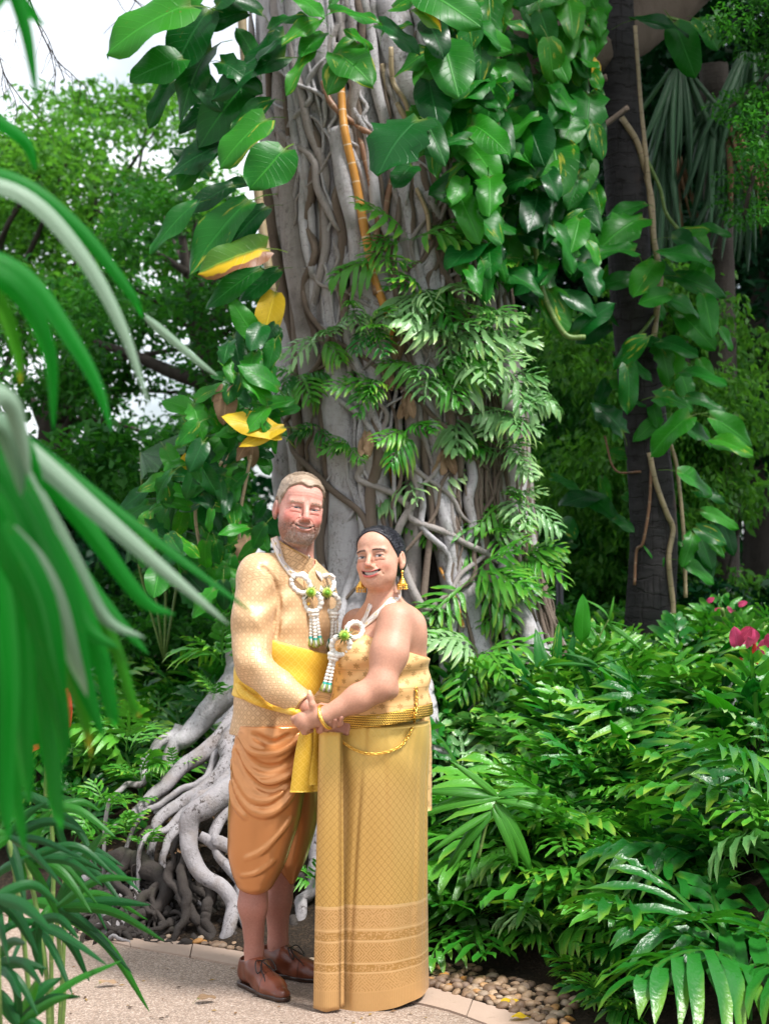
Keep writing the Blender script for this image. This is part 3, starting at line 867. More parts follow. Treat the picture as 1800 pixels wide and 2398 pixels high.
# columns traced from the picture: (pixels, widths in px)
def surf_path(pts, n, off):
    """pixel polyline laid on the trunk surface"""
    out = []
    for q in spline(pts, n):
        h = hit(q[0], q[1], ['core'], 0); z0 = h[0] if h else P(q[0], q[1], TY - 0.1)
        d = ray(q[0], q[1]).normalized(); out.append(tuple(z0 - d * off))
    return np.array(out)
traced = [([(655, 120), (672, 260), (690, 400), (720, 540), (735, 700), (745, 820)], (80, 75, 62, 46, 40, 34), BARK), ([(730, 300), (755, 420), (790, 560), (800, 680)], (70, 66, 46, 30), BARK),
          ([(800, 300), (812, 420), (830, 520), (840, 640), (850, 760)], (60, 62, 56, 46, 40), BARK), ([(870, 330), (862, 450), (850, 560), (856, 700), (862, 780)], (36, 40, 50, 46, 36), BARK),
          ([(700, 620), (690, 760), (720, 860), (750, 960), (740, 1080), (760, 1200)], (44, 46, 50, 60, 66, 60), ROOTW), ([(690, 950), (668, 1050), (672, 1180), (690, 1300)], (40, 56, 50, 40), ROOTW),
          ([(775, 900), (790, 990), (775, 1060), (800, 1150), (820, 1230), (815, 1330)], (36, 40, 34, 30, 36, 40), BARK), ([(905, 1000), (880, 1040), (870, 1100), (880, 1180), (872, 1250)], (34, 46, 52, 44, 40), ROOTW),
          ([(900, 1010), (940, 1060), (960, 1110)], (40, 34, 26), BARK), ([(1010, 1120), (1030, 1210), (1040, 1290)], (26, 44, 40), ROOTW), ([(760, 960), (775, 1040), (830, 1110), (800, 1160)], (28, 24, 22, 18), BARK),
          ([(1080, 560), (1100, 640), (1115, 760)], (50, 54, 40), BARK), ([(1000, 450), (1040, 560), (1075, 660), (1090, 760)], (40, 44, 40, 30), BARK), ([(620, 420), (640, 560), (668, 700), (690, 820), (720, 920)], (40, 42, 40, 36, 26), BARK2),
          ([(1090, 1080), (1130, 1060), (1150, 1090), (1120, 1110), (1085, 1100)], (16, 22, 22, 20, 12), ROOTW), ([(770, 980), (830, 975), (900, 985)], (14, 18, 14), BARK2),
          ([(1150, 700), (1175, 820), (1190, 950), (1200, 1080)], (26, 30, 28, 20), BARK2)]
for i, (pts, w, mt) in enumerate(traced):
    n = 40; q = surf_path(pts, n, 0.15); rad = np.interp(np.linspace(0, 1, n), np.linspace(0, 1, len(w)), [pxm(x, 7.6) / 2 for x in w])
    add_root('aerial_root', q, rad, mt, 14, i + 50)
bvh('fig', np.vstack(TRUNKV), np.vstack(TRUNKF))
# orange climbing stems
def stem_mat(name, a, b, ring):
    m = Mat(name, 0.5, spec=0.4); u, v, w = m.xyz(m.attr('tuv')); n = m.noise(m.pos(), 40, 3)
    c = m.mix(n, a, b); c = m.mix((1.0 - ((v * 11.0).fract() - 0.5).abs().step(0.02, 0.05)) * 0.8, c, ring); m.set('Base Color', c); m.bump(n, 0.3, 0.004); return m.m
ORANGE = stem_mat('orange_stem', (0.42, 0.17, 0.025), (0.55, 0.27, 0.05), (0.6, 0.5, 0.36)); BROWN = stem_mat('brown_stem', (0.17, 0.085, 0.045), (0.27, 0.14, 0.075), (0.3, 0.22, 0.14)); TAN = stem_mat('tan_stem', (0.27, 0.20, 0.11), (0.42, 0.33, 0.20), (0.2, 0.15, 0.09)); GRN = stem_mat('green_stem', (0.08, 0.15, 0.03), (0.14, 0.22, 0.05), (0.2, 0.25, 0.08))
climber = empty('climbing_vine', P(800, 800, 7.5), 'orange and brown vine stems climbing the grey fig trunk', 'vine')
for pts, w, mt in (([(798, 195), (806, 300), (832, 420), (850, 520), (862, 580), (875, 650), (905, 730), (925, 800)], (18, 20, 20, 22, 22, 20, 20, 16), ORANGE), ([(755, 190), (775, 240), (830, 290), (872, 315)], (14, 16, 16, 14), BROWN),
                   ([(815, 235), (845, 330), (870, 440), (885, 520), (870, 600), (880, 690)], (12, 14, 14, 16, 16, 14), BROWN), ([(922, 410), (905, 470), (900, 540), (905, 590)], (16, 18, 16, 12), BROWN),
                   ([(895, 150), (905, 200), (940, 260), (965, 310)], (14, 16, 14, 12), TAN), ([(915, 110), (920, 190), (950, 240), (975, 330)], (12, 12, 12, 10), TAN), ([(1040, 420), (1065, 500), (1085, 600), (1105, 680)], (10, 12, 12, 10), ORANGE),
                   ([(905, 1060), (918, 1150), (935, 1290), (985, 1440)], (9, 10, 10, 8), ORANGE), ([(1030, 1330), (1065, 1400), (1085, 1470)], (8, 8, 8), ORANGE), ([(975, 440), (1000, 500), (1005, 560)], (10, 12, 10), TAN)):
    ps = []
    for q in spline(pts, 40):
        h = hit(q[0], q[1], ['fig'], 0.02); ps.append(tuple(h[0]) if h else tuple(P(q[0], q[1], 7.7)))
    ps = np.array(ps)
    for _ in range(6): ps[1:-1, 1] = np.minimum(ps[1:-1, 1], 0.5 * ps[1:-1, 1] + 0.25 * (ps[:-2, 1] + ps[2:, 1]))
    o = tube('stem', ps, np.interp(np.linspace(0, 1, 40), np.linspace(0, 1, len(w)), [pxm(x, 7.5) / 2 for x in w]), mt, None, 8); child_world(o, climber)
# big limb to the right, high up
add_root('branch', spline([P(1000, 60, 8.3), P(1160, 90, 8.6), P(1300, 130, 8.9), P(1480, 60, 9.2), P(1700, -120, 9.6)], 30), np.linspace(0.24, 0.15, 30), BARK2, 14, 77)
for pts, r0 in (([(1190, 230), (1300, 210), (1420, 180)], 0.02), ([(1310, 420), (1370, 330), (1470, 250)], 0.014), ([(1180, 60), (1230, 130), (1260, 230), (1240, 300)], 0.016), ([(1280, 60), (1330, 140), (1330, 240), (1290, 260), (1300, 330)], 0.014)):
    add_root('aerial_root', spline([P(x, y, 8.55) for x, y in pts], 24), np.full(24, r0), BARK2, 8, 5, reg=False)
# buttress and surface roots ------------------------------------------------
def groot(pts, w, mt, seed, sides=12):
    n = 12 * len(pts) // 2 + 14
    pw = [tuple(P(*p)) for p in pts]
    e = np.array(pw[-1]) + (np.array(pw[-1]) - np.array(pw[-2])) * .35; e[2] = min(e[2], float(ground_h(e[0], e[1])) - .06); pw.append(tuple(e)); w = tuple(w) + (w[-1] * .7,)
    q = spline(pw, n) + np.stack([wobble(seed + 3000 + k, n, .008 + .00012 * max(w), 2.2) for k in range(3)], 1); rad = np.interp(np.linspace(0, 1, n), np.linspace(0, 1, len(w)), [pxm(x, 6.8) / 2 for x in w])
    V, F, A = tube_arrays(q, rad, sides, rfun=lump(seed, 0.09)); reg_trunk(V, F)
    return fix(mobj('root', make_mesh('root', V, F, attrs={'tuv': A}), mt))
GR = [([(640, 1330, 7.75), (575, 1480, 7.6), (545, 1600, 7.45), (480, 1690, 7.4), (400, 1755, 7.35)], (90, 80, 66, 56, 34), BARK),
      ([(640, 1500, 7.5), (570, 1650, 7.25), (490, 1750, 7.1), (400, 1830, 7.0), (320, 1900, 6.9), (235, 1975, 6.8)], (60, 56, 46, 40, 34, 16), ROOTW),
      ([(640, 1620, 7.3), (560, 1720, 7.1), (520, 1800, 6.95), (420, 1890, 6.85), (360, 1960, 6.75)], (64, 60, 44, 36, 22), ROOTW),
      ([(700, 1650, 7.1), (600, 1780, 6.9), (520, 1850, 6.75), (440, 1930, 6.7), (390, 1985, 6.65)], (60, 60, 44, 30, 20), ROOTW),
      ([(720, 1720, 6.95), (610, 1810, 6.7), (520, 1850, 6.55), (458, 1905, 6.48), (448, 1985, 6.42), (478, 2060, 6.36), (535, 2120, 6.3), (535, 2190, 6.25), (525, 2250, 6.2)], (90, 84, 70, 58, 50, 44, 40, 32, 22), ROOTW),
      ([(465, 1960, 6.45), (510, 1975, 6.42), (560, 1995, 6.4), (620, 2010, 6.4)], (24, 30, 32, 30), ROOTW),
      ([(640, 1830, 6.7), (600, 1960, 6.5), (585, 2050, 6.42), (560, 2110, 6.35)], (60, 50, 40, 26), ROOTW),
      ([(420, 2000, 6.5), (400, 2060, 6.42), (430, 2110, 6.35), (475, 2170, 6.28), (490, 2215, 6.22)], (18, 22, 24, 22, 16), ROOTD),
      ([(470, 1890, 6.55), (425, 1960, 6.5), (398, 2030, 6.45)], (14, 14, 10), ROOTD),
      ([(370, 2075, 6.5), (330, 2110, 6.45), (290, 2150, 6.4), (240, 2165, 6.38)], (20, 24, 22, 14), ROOTD),
      ([(385, 2210, 6.25), (440, 2240, 6.2), (500, 2245, 6.18), (560, 2260, 6.15)], (16, 22, 26, 20), ROOTD),
      ([(530, 2190, 6.25), (500, 2215, 6.22), (450, 2218, 6.2), (420, 2205, 6.2)], (22, 22, 18, 12), ROOTD), ([(540, 2170, 6.28), (570, 2220, 6.2), (620, 2260, 6.12)], (24, 24, 16), ROOTD),
      ([(250, 2015, 6.7), (300, 2010, 6.66), (350, 2030, 6.6), (390, 2080, 6.5), (360, 2130, 6.42), (300, 2160, 6.36)], (30, 40, 44, 36, 28, 18), ROOTD),
      ([(780, 1880, 6.6), (745, 1960, 6.45), (735, 2060, 6.35), (705, 2130, 6.28), (690, 2210, 6.2)], (60, 50, 36, 30, 20), ROOTW), ([(760, 1950, 6.5), (780, 2050, 6.4), (760, 2150, 6.3), (720, 2200, 6.2)], (40, 36, 30, 20), ROOTD),
      ([(640, 2050, 6.45), (700, 2060, 6.4), (750, 2080, 6.35)], (24, 24, 20), ROOTD), ([(680, 2150, 6.25), (720, 2190, 6.2), (760, 2210, 6.18)], (24, 24, 20), ROOTD),
      ([(980, 1500, 7.5), (1000, 1640, 7.2), (1020, 1740, 7.05), (1060, 1790, 7.0)], (40, 38, 30, 16), BARK),
      ([(1180, 1290, 7.8), (1205, 1400, 7.7), (1250, 1510, 7.6), (1300, 1560, 7.55)], (50, 46, 44, 26), BARK), ([(900, 1600, 7.2), (890, 1800, 6.9), (900, 1980, 6.6)], (70, 60, 40), ROOTW)]
GR += [([(600, 1690, 7.2), (520, 1760, 7.08), (470, 1830, 6.98), (380, 1880, 6.9), (300, 1960, 6.75)], (26, 26, 22, 18, 12), ROOTW), ([(560, 1790, 6.95), (500, 1850, 6.8), (450, 1880, 6.75), (400, 1935, 6.7), (330, 1985, 6.6)], (30, 26, 24, 20, 12), ROOTW),
       ([(420, 1700, 7.4), (350, 1770, 7.3), (330, 1830, 7.15), (260, 1880, 7.0)], (26, 22, 16, 10), BARK), ([(590, 1870, 6.6), (520, 1920, 6.5), (500, 1990, 6.42), (560, 2060, 6.36), (570, 2150, 6.28), (600, 2230, 6.2)], (34, 30, 24, 24, 22, 16), ROOTW),
       ([(450, 1960, 6.48), (425, 2040, 6.4), (440, 2120, 6.32), (410, 2190, 6.25)], (26, 26, 22, 16), ROOTD), ([(500, 2080, 6.36), (480, 2140, 6.3), (500, 2200, 6.24)], (26, 22, 16), ROOTD), ([(620, 1980, 6.5), (650, 2080, 6.4), (640, 2160, 6.3), (670, 2230, 6.2)], (40, 34, 26, 18), ROOTD),
       ([(300, 2000, 6.65), (270, 2060, 6.55), (300, 2110, 6.45), (270, 2160, 6.36)], (24, 22, 18, 12), ROOTD), ([(350, 1940, 6.75), (330, 2000, 6.65), (370, 2050, 6.55), (360, 2120, 6.45), (390, 2180, 6.32)], (20, 22, 20, 18, 12), ROOTD)]
for i, (pts, w, mt) in enumerate(GR): groot(pts, tuple(q_ * (.86 if mt is ROOTW else 1) for q_ in w), mt, i)
# tangle of small dark roots in the cut bank at the tree's foot
rt = random.Random(9)
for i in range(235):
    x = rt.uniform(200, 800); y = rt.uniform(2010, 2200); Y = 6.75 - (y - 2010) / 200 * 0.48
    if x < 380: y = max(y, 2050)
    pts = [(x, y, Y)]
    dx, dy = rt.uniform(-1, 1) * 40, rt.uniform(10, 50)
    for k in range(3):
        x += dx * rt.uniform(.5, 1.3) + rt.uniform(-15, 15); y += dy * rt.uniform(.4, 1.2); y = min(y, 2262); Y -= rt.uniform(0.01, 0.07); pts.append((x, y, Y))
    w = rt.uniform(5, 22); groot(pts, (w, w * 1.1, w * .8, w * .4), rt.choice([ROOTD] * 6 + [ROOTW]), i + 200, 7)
# the earth bank that the roots hold (dark, rough) is the ground itself; dry leaves caught between roots
litter = []
# =================================================================== PLANTS ON AND ROUND THE TREE
V2 = Vector
def px_leaf(parent, base, tip, Y, kind='g', wide=1.0, dY=-0.06, face=None, seed=0, mesh=None, label=None):
    r = random.Random(seed * 7 + int(base[0] + tip[1]))
    b = P(base[0], base[1], Y); t = P(tip[0], tip[1], Y + dY)
    f = Vector(face) if face else Vector((r.uniform(-.35, .35), -1.0, r.uniform(0.35, 0.9)))
    me = mesh or POT[kind][r.randrange(5)]
    return place_leaf(me, b, t, f, parent, wide, 'leaf', label)
def trunkY(px, py, off):
    h = hit(px, py, ['fig'], off); return h[0].y if h else None
# --- large climbing leaves on the left flank
pl = empty('climbing_arum', P(620, 400, 7.9), 'big-leaved climber on the left flank of the fig trunk', 'climbing plant', 'big-leaved climbers')
Lft = [((415, 20), (238, 92), 7.3, 'b', 1.15), ((410, 140), (306, 178), 7.4, 'g', 1.5), ((475, 40), (392, 160), 7.45, 'd', 1.0), ((480, 130), (398, 258), 7.5, 'g', .9), ((430, 30), (470, -60), 7.5, 'b', 1), ((560, 30), (450, 60), 7.5, 'd', .9), ((640, 140), (488, 205), 7.4, 'd', .7), ((600, 140), (560, 60), 7.6, 'g', .9),
       ((570, 200), (455, 330), 7.5, 'g', .8), ((605, 290), (506, 372), 7.25, 'b', 1.15), ((655, 360), (592, 436), 7.15, 'b', 1.9), ((395, 200), (342, 285), 7.6, 'd', .7), ((520, 340), (378, 385), 7.5, 'd', .8), ((490, 345), (410, 430), 7.6, 'g', .85),
       ((530, 440), (432, 492), 7.4, 'd', .8), ((442, 488), (344, 578), 7.3, 'g', .7), ((560, 490), (428, 625), 7.3, 'g', .75), ((610, 495), (528, 568), 7.4, 'd', .9), ((600, 585), (462, 622), 7.2, 'y', 1.0), ((590, 640), (478, 715), 7.4, 'g', .75), ((560, 560), (470, 560), 7.5, 'd', .8),
       ((650, 90), (560, 160), 7.5, 'd', .8), ((590, 430), (520, 420), 7.5, 'd', 1), ((640, 640), (560, 700), 7.5, 'd', .9), ((500, 250), (420, 300), 7.7, 'd', 1), ((620, 240), (540, 290), 7.4, 'g', .9), ((590, 780), (540, 700), 7.4, 'b', 1), ((480, 400), (400, 340), 7.8, 'd', 1),
       ((600, 20), (520, -20), 7.5, 'd', 1.), ((640, 700), (610, 800), 7.5, 'Y', .8), ((520, 0), (610, -60), 7.4, 'g', 1.), ((530, 150), (610, 200), 7.4, 'd', .9), ((460, 180), (520, 250), 7.5, 'd', 1.)]
for i, (b, t, Y, k, w) in enumerate(Lft): px_leaf(pl, b, t, Y, k, w, seed=i, label='yellowing leaf with a brown scorched edge' if k == 'y' else None)
st = tube('stem', spline([P(640, 700, 7.7), P(610, 500, 7.75), P(590, 300, 7.75), P(570, 100, 7.75), P(560, -100, 7.75)], 40), np.full(40, 0.022), TAN); child_world(st, pl)
# --- leaves over the middle of the trunk
pc = empty('climbing_arum', P(840, 200, 7.6), 'climber with streaked leaves across the top of the fig trunk', 'climbing plant', 'big-leaved climbers')
Ctr = [((825, 112), (762, 195), 7.25, 'v', 1.0), ((800, 130), (868, 178), 7.2, 'v', 1.3), ((735, 50), (665, 85), 7.3, 'v', .8), ((750, 80), (700, 120), 7.35, 'b', .8), ((720, 130), (664, 200), 7.3, 'v', .5), ((790, 25), (890, 30), 7.2, 'b', .6), ((690, -10), (760, 20), 7.3, 'b', .8), ((965, 290), (868, 372), 7.0, 'd', 1.75), ((1000, 290), (1045, 375), 7.05, 'g', .8), ((960, 390), (925, 420), 7.2, 'd', 1.2),
       ((900, 60), (985, 105), 7.2, 'd', .7), ((905, 70), (960, 40), 7.3, 'g', .8), ((780, 0), (850, -60), 7.3, 'b', 1), ((860, 110), (820, 60), 7.3, 'b', .8), ((640, 60), (700, 20), 7.4, 'g', .8), ((600, 150), (640, 90), 7.4, 'd', .8), ((980, 20), (1030, 50), 7.1, 'y', .8), ((930, 10), (1000, -30), 7.2, 'b', 1), ((1000, -20), (1120, 50), 7.1, 'b', 1.0)]
for i, (b, t, Y, k, w) in enumerate(Ctr): px_leaf(pc, b, t, Y, k, w, seed=i + 60, dY=-0.12)
# --- the heavy curtain of leaves on the right flank
pr_ = empty('climbing_arum', P(1180, 300, 7.9), 'dense curtain of glossy leaves on the right flank of the fig trunk', 'climbing plant', 'big-leaved climbers')
rr_ = random.Random(31)
cl = 0
spots = []
while cl < 205:
    x, y = rr_.uniform(985, 1395), rr_.uniform(-60, 640)
    if x < 1000 + max(0, y - 250) * 0.25: continue
    if y > 430 and x > 1330 and rr_.random() < .6: continue
    if y < 250 and 1200 < x < 1420 and rr_.random() < 0.6: continue
    if any((x - a) ** 2 + ((y - b) * 1.1) ** 2 < 17 ** 2 for a, b in spots): continue
    spots.append((x, y)); cl += 1
    L = rr_.uniform(48, 112); a = rr_.gauss(1.15, 0.75)
    t = (x + L * math.cos(a) * (1 if rr_.random() < .7 else -1), y + L * abs(math.sin(a)) * 0.9 + 5); t = (min(t[0], 1408), t[1])
    Y = 7.75 + (x - 1000) / 430 * 0.6 + rr_.uniform(-.35, .25) - (0.25 if x < 1150 else 0)
    k = rr_.choices('gdbvY', (4.5, 2.6, 5.0, 2.0, .06))[0]
    px_leaf(pr_, (x, y), t, Y, k, rr_.uniform(.65, 1.15), dY=rr_.uniform(-.22, .05), seed=cl, face=(rr_.uniform(-.6, .6), -1, rr_.uniform(.1, 1.3)))
for i in range(36):
    x, y = rr_.uniform(1150, 1400), rr_.uniform(-40, 280); L = rr_.uniform(30, 70); a = rr_.gauss(1.2, .9)
    px_leaf(pr_, (x, y), (min(x + L * math.cos(a), 1408), y + L * abs(math.sin(a))), 8.25 + rr_.uniform(-.1, .25), rr_.choice('gbbv'), rr_.uniform(.7, 1.2), seed=i + 1500, dY=rr_.uniform(-.15, .05))
for pts in ([(1090, 500), (1100, 350), (1110, 200), (1090, 0)], [(1160, 560), (1190, 420), (1180, 250), (1150, 60)], [(1290, 600), (1270, 450), (1290, 330)], [(1250, 560), (1270, 680), (1320, 780), (1370, 790)]):
    o = tube('stem', spline([P(x, y, 7.95) for x, y in pts], 30), np.full(30, 0.014), GRN); child_world(o, pr_)
for i, (b, t, k) in enumerate((((1250, 610), (1215, 600), 'g'), ((1260, 615), (1300, 640), 'g'), ((1290, 690), (1320, 780), 'v'), ((1360, 770), (1430, 700), 'd'), ((1250, 700), (1190, 640), 'd'), ((1330, 690), (1400, 730), 'd'), ((1170, 480), (1175, 590), 'g'), ((1110, 560), (1125, 610), 'd'))): px_leaf(pr_, b, t, 8.0, k, 1.0, seed=i + 300)
# --- small-leaved creeper behind the man's shoulder
pk = empty('creeper', P(540, 1150, 7.6), 'small-leaved green creeper hanging left of the bearded person', 'creeper')
for i in range(175):
    for _ in range(30):
        x, y = rr_.uniform(320, 690), rr_.uniform(740, 1420)
        lim = np.interp(y, [740, 900, 1000, 1150, 1300, 1420], [560, 490, 400, 330, 350, 420]); rim = np.interp(y, [740, 1000, 1420], [650, 640, 600])
        if lim < x < rim: break
    L = rr_.uniform(38, 80); a = rr_.gauss(1.5, 0.8)
    px_leaf(pk, (x, y), (x - L * math.cos(a), y + L * math.sin(a)), 7.45 + rr_.uniform(-.25, .35), rr_.choices('gdbvYr', (3.6, 1.6, 6.5, 1.0, .12, .2))[0], rr_.uniform(.75, 1.2), seed=i + 400, dY=rr_.uniform(-.1, .05))
for i, (b, t, k, w) in enumerate((((640, 1010), (522, 968), 'Y', .9), ((650, 1005), (560, 1040), 'Y', .7), ((640, 900), (560, 850), 'b', 1.1), ((620, 930), (580, 880), 'b', 1.2), ((620, 960), (575, 1010), 'b', 1.))): px_leaf(pk, b, t, 7.25, k, w, seed=i + 700, label='clear yellow leaf' if k == 'Y' else None)
for pts in ([(600, 1400), (560, 1250), (590, 1050), (620, 850)], [(520, 1380), (500, 1200), (540, 1050), (580, 950)], [(470, 1300), (460, 1180), (520, 1080)]):
    o = tube('stem', spline([P(x, y, 7.65) for x, y in pts], 30), np.full(30, 0.008), TAN); child_world(o, pk)

# --- wart ferns on the trunk
FT = [(1075, 700, 6, .40, 'lp', 'on the upper right of the fig trunk'), (1130, 770, 7, .44, 'p', 'hanging off the right of the fig trunk'), (1100, 850, 7, .46, 'p', 'spreading pale fronds right of the trunk'), (1180, 900, 6, .46, 'p', 'at the right edge of the trunk'), (960, 560, 5, .42, 'l', 'with upright fronds beside the orange stem'), (985, 690, 6, .36, 'lp', 'below the orange stem'),
      (880, 770, 5, .34, 'lg', 'in the middle of the fig trunk'), (830, 740, 4, .30, 'pl', 'beside the orange stem foot'), (760, 800, 5, .32, 'pl', 'left of the trunk middle'), (700, 880, 6, .36, 'gl', 'on the left edge of the trunk above the bearded person'), (640, 960, 5, .34, 'gl', 'above the yellow leaf'), (880, 910, 6, .34, 'gl', 'over the dark hollow of the trunk'), (1000, 880, 6, .36, 'pl', 'right of the dark hollow'),
      (960, 1020, 4, .30, 'g', 'with dark curled fronds beside the pale root'), (1060, 1040, 5, .32, 'gl', 'right of the pale root loop'), (820, 1050, 4, .24, 'l', 'perched above the bearded person'), (945, 1140, 5, .32, 'pl', 'just above the pinned-back hair'), (990, 1230, 4, .30, 'yl', 'with a yellowing frond right of the pinned-back hair'), (1180, 1060, 6, .42, 'p', 'hanging at the right of the trunk foot'), (1200, 1180, 7, .44, 'pl', 'massed at the lower right of the trunk'),
      (1140, 1260, 6, .42, 'lp', 'beside the bare shoulder'), (1220, 1320, 7, .42, 'l', 'low on the right root'), (1100, 1360, 6, .38, 'gl', 'behind the bare shoulder'), (1180, 1430, 7, .40, 'l', 'on the root right of the bare shoulder'), (660, 1340, 0, .3, 'l', ''), (900, 620, 3, .30, 'l', 'by the orange stem bend'), (1040, 960, 5, .40, 'p', 'in pale hanging tiers'), (740, 1010, 4, .26, 'g', 'left of the hollow'), (1150, 640, 4, .3, 'l', 'high on the right flank'), (1050, 1460, 7, .42, 'lp', 'behind the gown at elbow height'), (1020, 1560, 7, .42, 'l', 'covering the root behind the gold belt'), (1120, 1530, 7, .42, 'lp', 'over the root right of the gold belt'), (1180, 980, 6, .42, 'p', 'in the lower tier at the trunk edge'), (1040, 800, 6, .42, 'p', 'in the upper pale tier')]
FROND['y'] = FROND['l']; FHANG['y'] = FHANG['l']
for i, (x, y, n, L, kd, where) in enumerate(FT):
    if not n: continue
    h = hit(x, y, ['fig'], 0.03); p = h[0] if h else P(x, y, 7.9)
    hd = Vector(((p.x - trunk_at(p.z)[0]) * 0.9, p.y - TY, 0)).normalized() * 0.5 + Vector((0, -0.6, 0)); hd.normalize()
    f = fern(p, n, L * (.70 if x < 900 else (.84 if x < 1130 else .62)), 'wart fern ' + where, 'wart ferns growing on the fig trunk', kd.replace('g', 'l') if i % 3 else kd, hd, i + 1)
for i, (x, y) in enumerate(((905, 860), (955, 930), (860, 1020), (1045, 1060), (700, 1150), (930, 790), (1100, 1180))):   # dead curled fronds
    h = hit(x, y, ['fig'], 0.05); p = h[0] if h else P(x, y, 7.6); o = empty('dead_frond', p, 'dry brown curled frond ' + ('in the trunk middle below the orange stem', 'left of the pale root loop', 'above the bearded person', 'right of the pinned-back hair, high up', 'beside the bearded person ear', 'at the foot of the orange stem', 'among pale ferns right of the trunk')[i], 'dead leaf', 'dry curled fronds on the trunk')
    for k in range(3): place_leaf(POT['r'][k], p, p + Vector((rr_.uniform(-.06, .06), -.04, -.10)), (rr_.uniform(-1, 1), -1, .3), o, .8)

# --- palm trunk at the right with its climber
def palm_bark():
    m = Mat('palm_bark', 0.85, spec=0.25); u, v, w = m.xyz(m.attr('tuv')); p = m.pos(); n = m.noise(m.scale(p, (9, 9, 30)), 1.0, 4)
    ring = ((v * 13.0 + n * 1.6).fract() - 0.5).abs().step(0.36, 0.5) * m.noise(p, 12, 3).step(0.3, 0.6); crack = m.noise(m.scale(p, (45, 45, 4)), 1.0, 3).step(0.55, 0.7)
    c = m.mix(n, (0.012, 0.011, 0.012), (0.055, 0.050, 0.050)); c = m.mix(ring * 0.7, c, (0.016, 0.013, 0.012)); c = m.mix(crack * 0.5, c, (0.02, 0.016, 0.014)); c = m.mix(m.noise(p, 2.0, 3).step(0.58, 0.68) * 0.5, c, (0.13, 0.07, 0.045))
    m.set('Base Color', c); m.bump(ring * -0.6 + n * 0.6 + crack * -0.5, 0.7, 0.02); return m.m
palm = empty('palm_tree', P(1525, 1530, 9.0), 'tall dark ringed palm trunk wrapped in a climber on the right', 'tree')
q = spline([tuple(P(1530, 1620, 9.0)), tuple(P(1522, 1480, 9.0)), tuple(P(1530, 1250, 9.0)), tuple(P(1510, 1000, 9.0)), tuple(P(1480, 700, 9.0)), tuple(P(1462, 400, 9.0)), tuple(P(1440, 100, 9.0)), tuple(P(1425, -250, 9.0)), tuple(P(1400, -700, 9.0))], 90)
V, F, A = tube_arrays(q, np.interp(np.linspace(0, 1, 90), [0, .12, .35, .7, 1], [.165, .145, .125, .118, .11]), 20, rfun=lambda th, s: 1 + 0.010 * math.sin(2 * PI * s * 13) + 0.02 * math.sin(3 * th + 4 * s))
bvh('palm', V, F); child_world(mobj('trunk', make_mesh('palm_trunk', V, F, attrs={'tuv': A}), palm_bark()), palm)
pp = empty('climbing_arum', P(1540, 900, 8.8), 'broad-leaved climber winding up the dark palm trunk', 'climbing plant', 'big-leaved climbers')
Pl = [((1500, 478), (1405, 505), 'g', .8), ((1490, 515), (1380, 570), 'b', .9), ((1470, 585), (1352, 580), 'b', .6), ((1600, 545), (1672, 528), 'b', .8), ((1590, 560), (1692, 605), 'd', 1.), ((1560, 590), (1690, 600), 'g', .7), ((1480, 650), (1390, 668), 'g', .8), ((1530, 620), (1475, 700), 'b', 1.1), ((1560, 690), (1480, 705), 'b', .9), ((1600, 650), (1718, 690), 'g', .7), ((1570, 700), (1665, 735), 'g', .8), ((1650, 700), (1672, 800), 'b', .6), ((1600, 740), (1690, 830), 'b', .7),
      ((1690, 775), (1725, 830), 'b', .7), ((1500, 800), (1420, 870), 'g', .9), ((1510, 800), (1600, 800), 'g', .8), ((1555, 800), (1650, 825), 'g', .9), ((1470, 870), (1480, 985), 'g', .8), ((1480, 850), (1540, 890), 'g', .7), ((1550, 930), (1645, 950), 'b', 1.), ((1600, 985), (1498, 1068), 'b', .9), ((1605, 1000), (1690, 1030), 'g', .9), ((1680, 985), (1790, 1050), 'b', .8), ((1680, 1030), (1775, 1060), 'v', .6), ((1620, 930), (1720, 965), 'g', .7), ((1610, 870), (1720, 890), 'g', .6),
      ((1600, 1110), (1690, 1165), 'b', .7), ((1640, 1150), (1710, 1170), 'g', .8), ((1655, 1200), (1752, 1240), 'b', .6), ((1640, 1240), (1715, 1275), 'g', .9), ((1620, 1260), (1600, 1330), 'b', .8), ((1500, 45), (1640, 60), 'd', .5), ((1640, 50), (1690, 120), 'g', 1.), ((1585, 70), (1635, 200), 'g', .8), ((1400, 740), (1440, 690), 'd', 1.), ((1420, 760), (1330, 800), 'd', .9),
      ((1420, 900), (1390, 960), 'd', .9), ((1390, 1160), (1300, 1175), 'd', .9), ((1380, 1160), (1460, 1220), 'g', .6), ((1320, 1220), (1350, 1265), 'g', .8), ((1330, 1270), (1250, 1280), 'd', 1.0), ((1300, 1120), (1370, 1140), 'g', .7), ((1610, 1320), (1690, 1370), 'b', .8), ((1450, 1000), (1385, 920), 'd', 1)]
for i, (b, t, k, w) in enumerate(Pl):
    Y = 8.75 - 0.1 * (i % 3) if b[0] > 1440 else 9.2
    b = (b[0] * .5 + (b[0] + t[0]) * .25 - .0 * t[0], b[1]) if False else b; t = (b[0] + (t[0] - b[0]) * .84, b[1] + (t[1] - b[1]) * .84)
    px_leaf(pp, b, t, Y, k, w * 1.15, seed=i + 800, dY=rr_.uniform(-.2, .05), face=(rr_.uniform(-.4, .4), -1, rr_.uniform(.4, 1.1)))
for i in range(44):
    x, y = rr_.uniform(1400, 1690), rr_.uniform(520, 1330); L = rr_.uniform(40, 85); a = rr_.gauss(0.9, .8)
    px_leaf(pp, (x, y), (x + L * math.cos(a), y + L * abs(math.sin(a))), 8.95 + rr_.uniform(-.1, .35), rr_.choice('dgbb'), rr_.uniform(.7, 1.1), seed=i + 900)
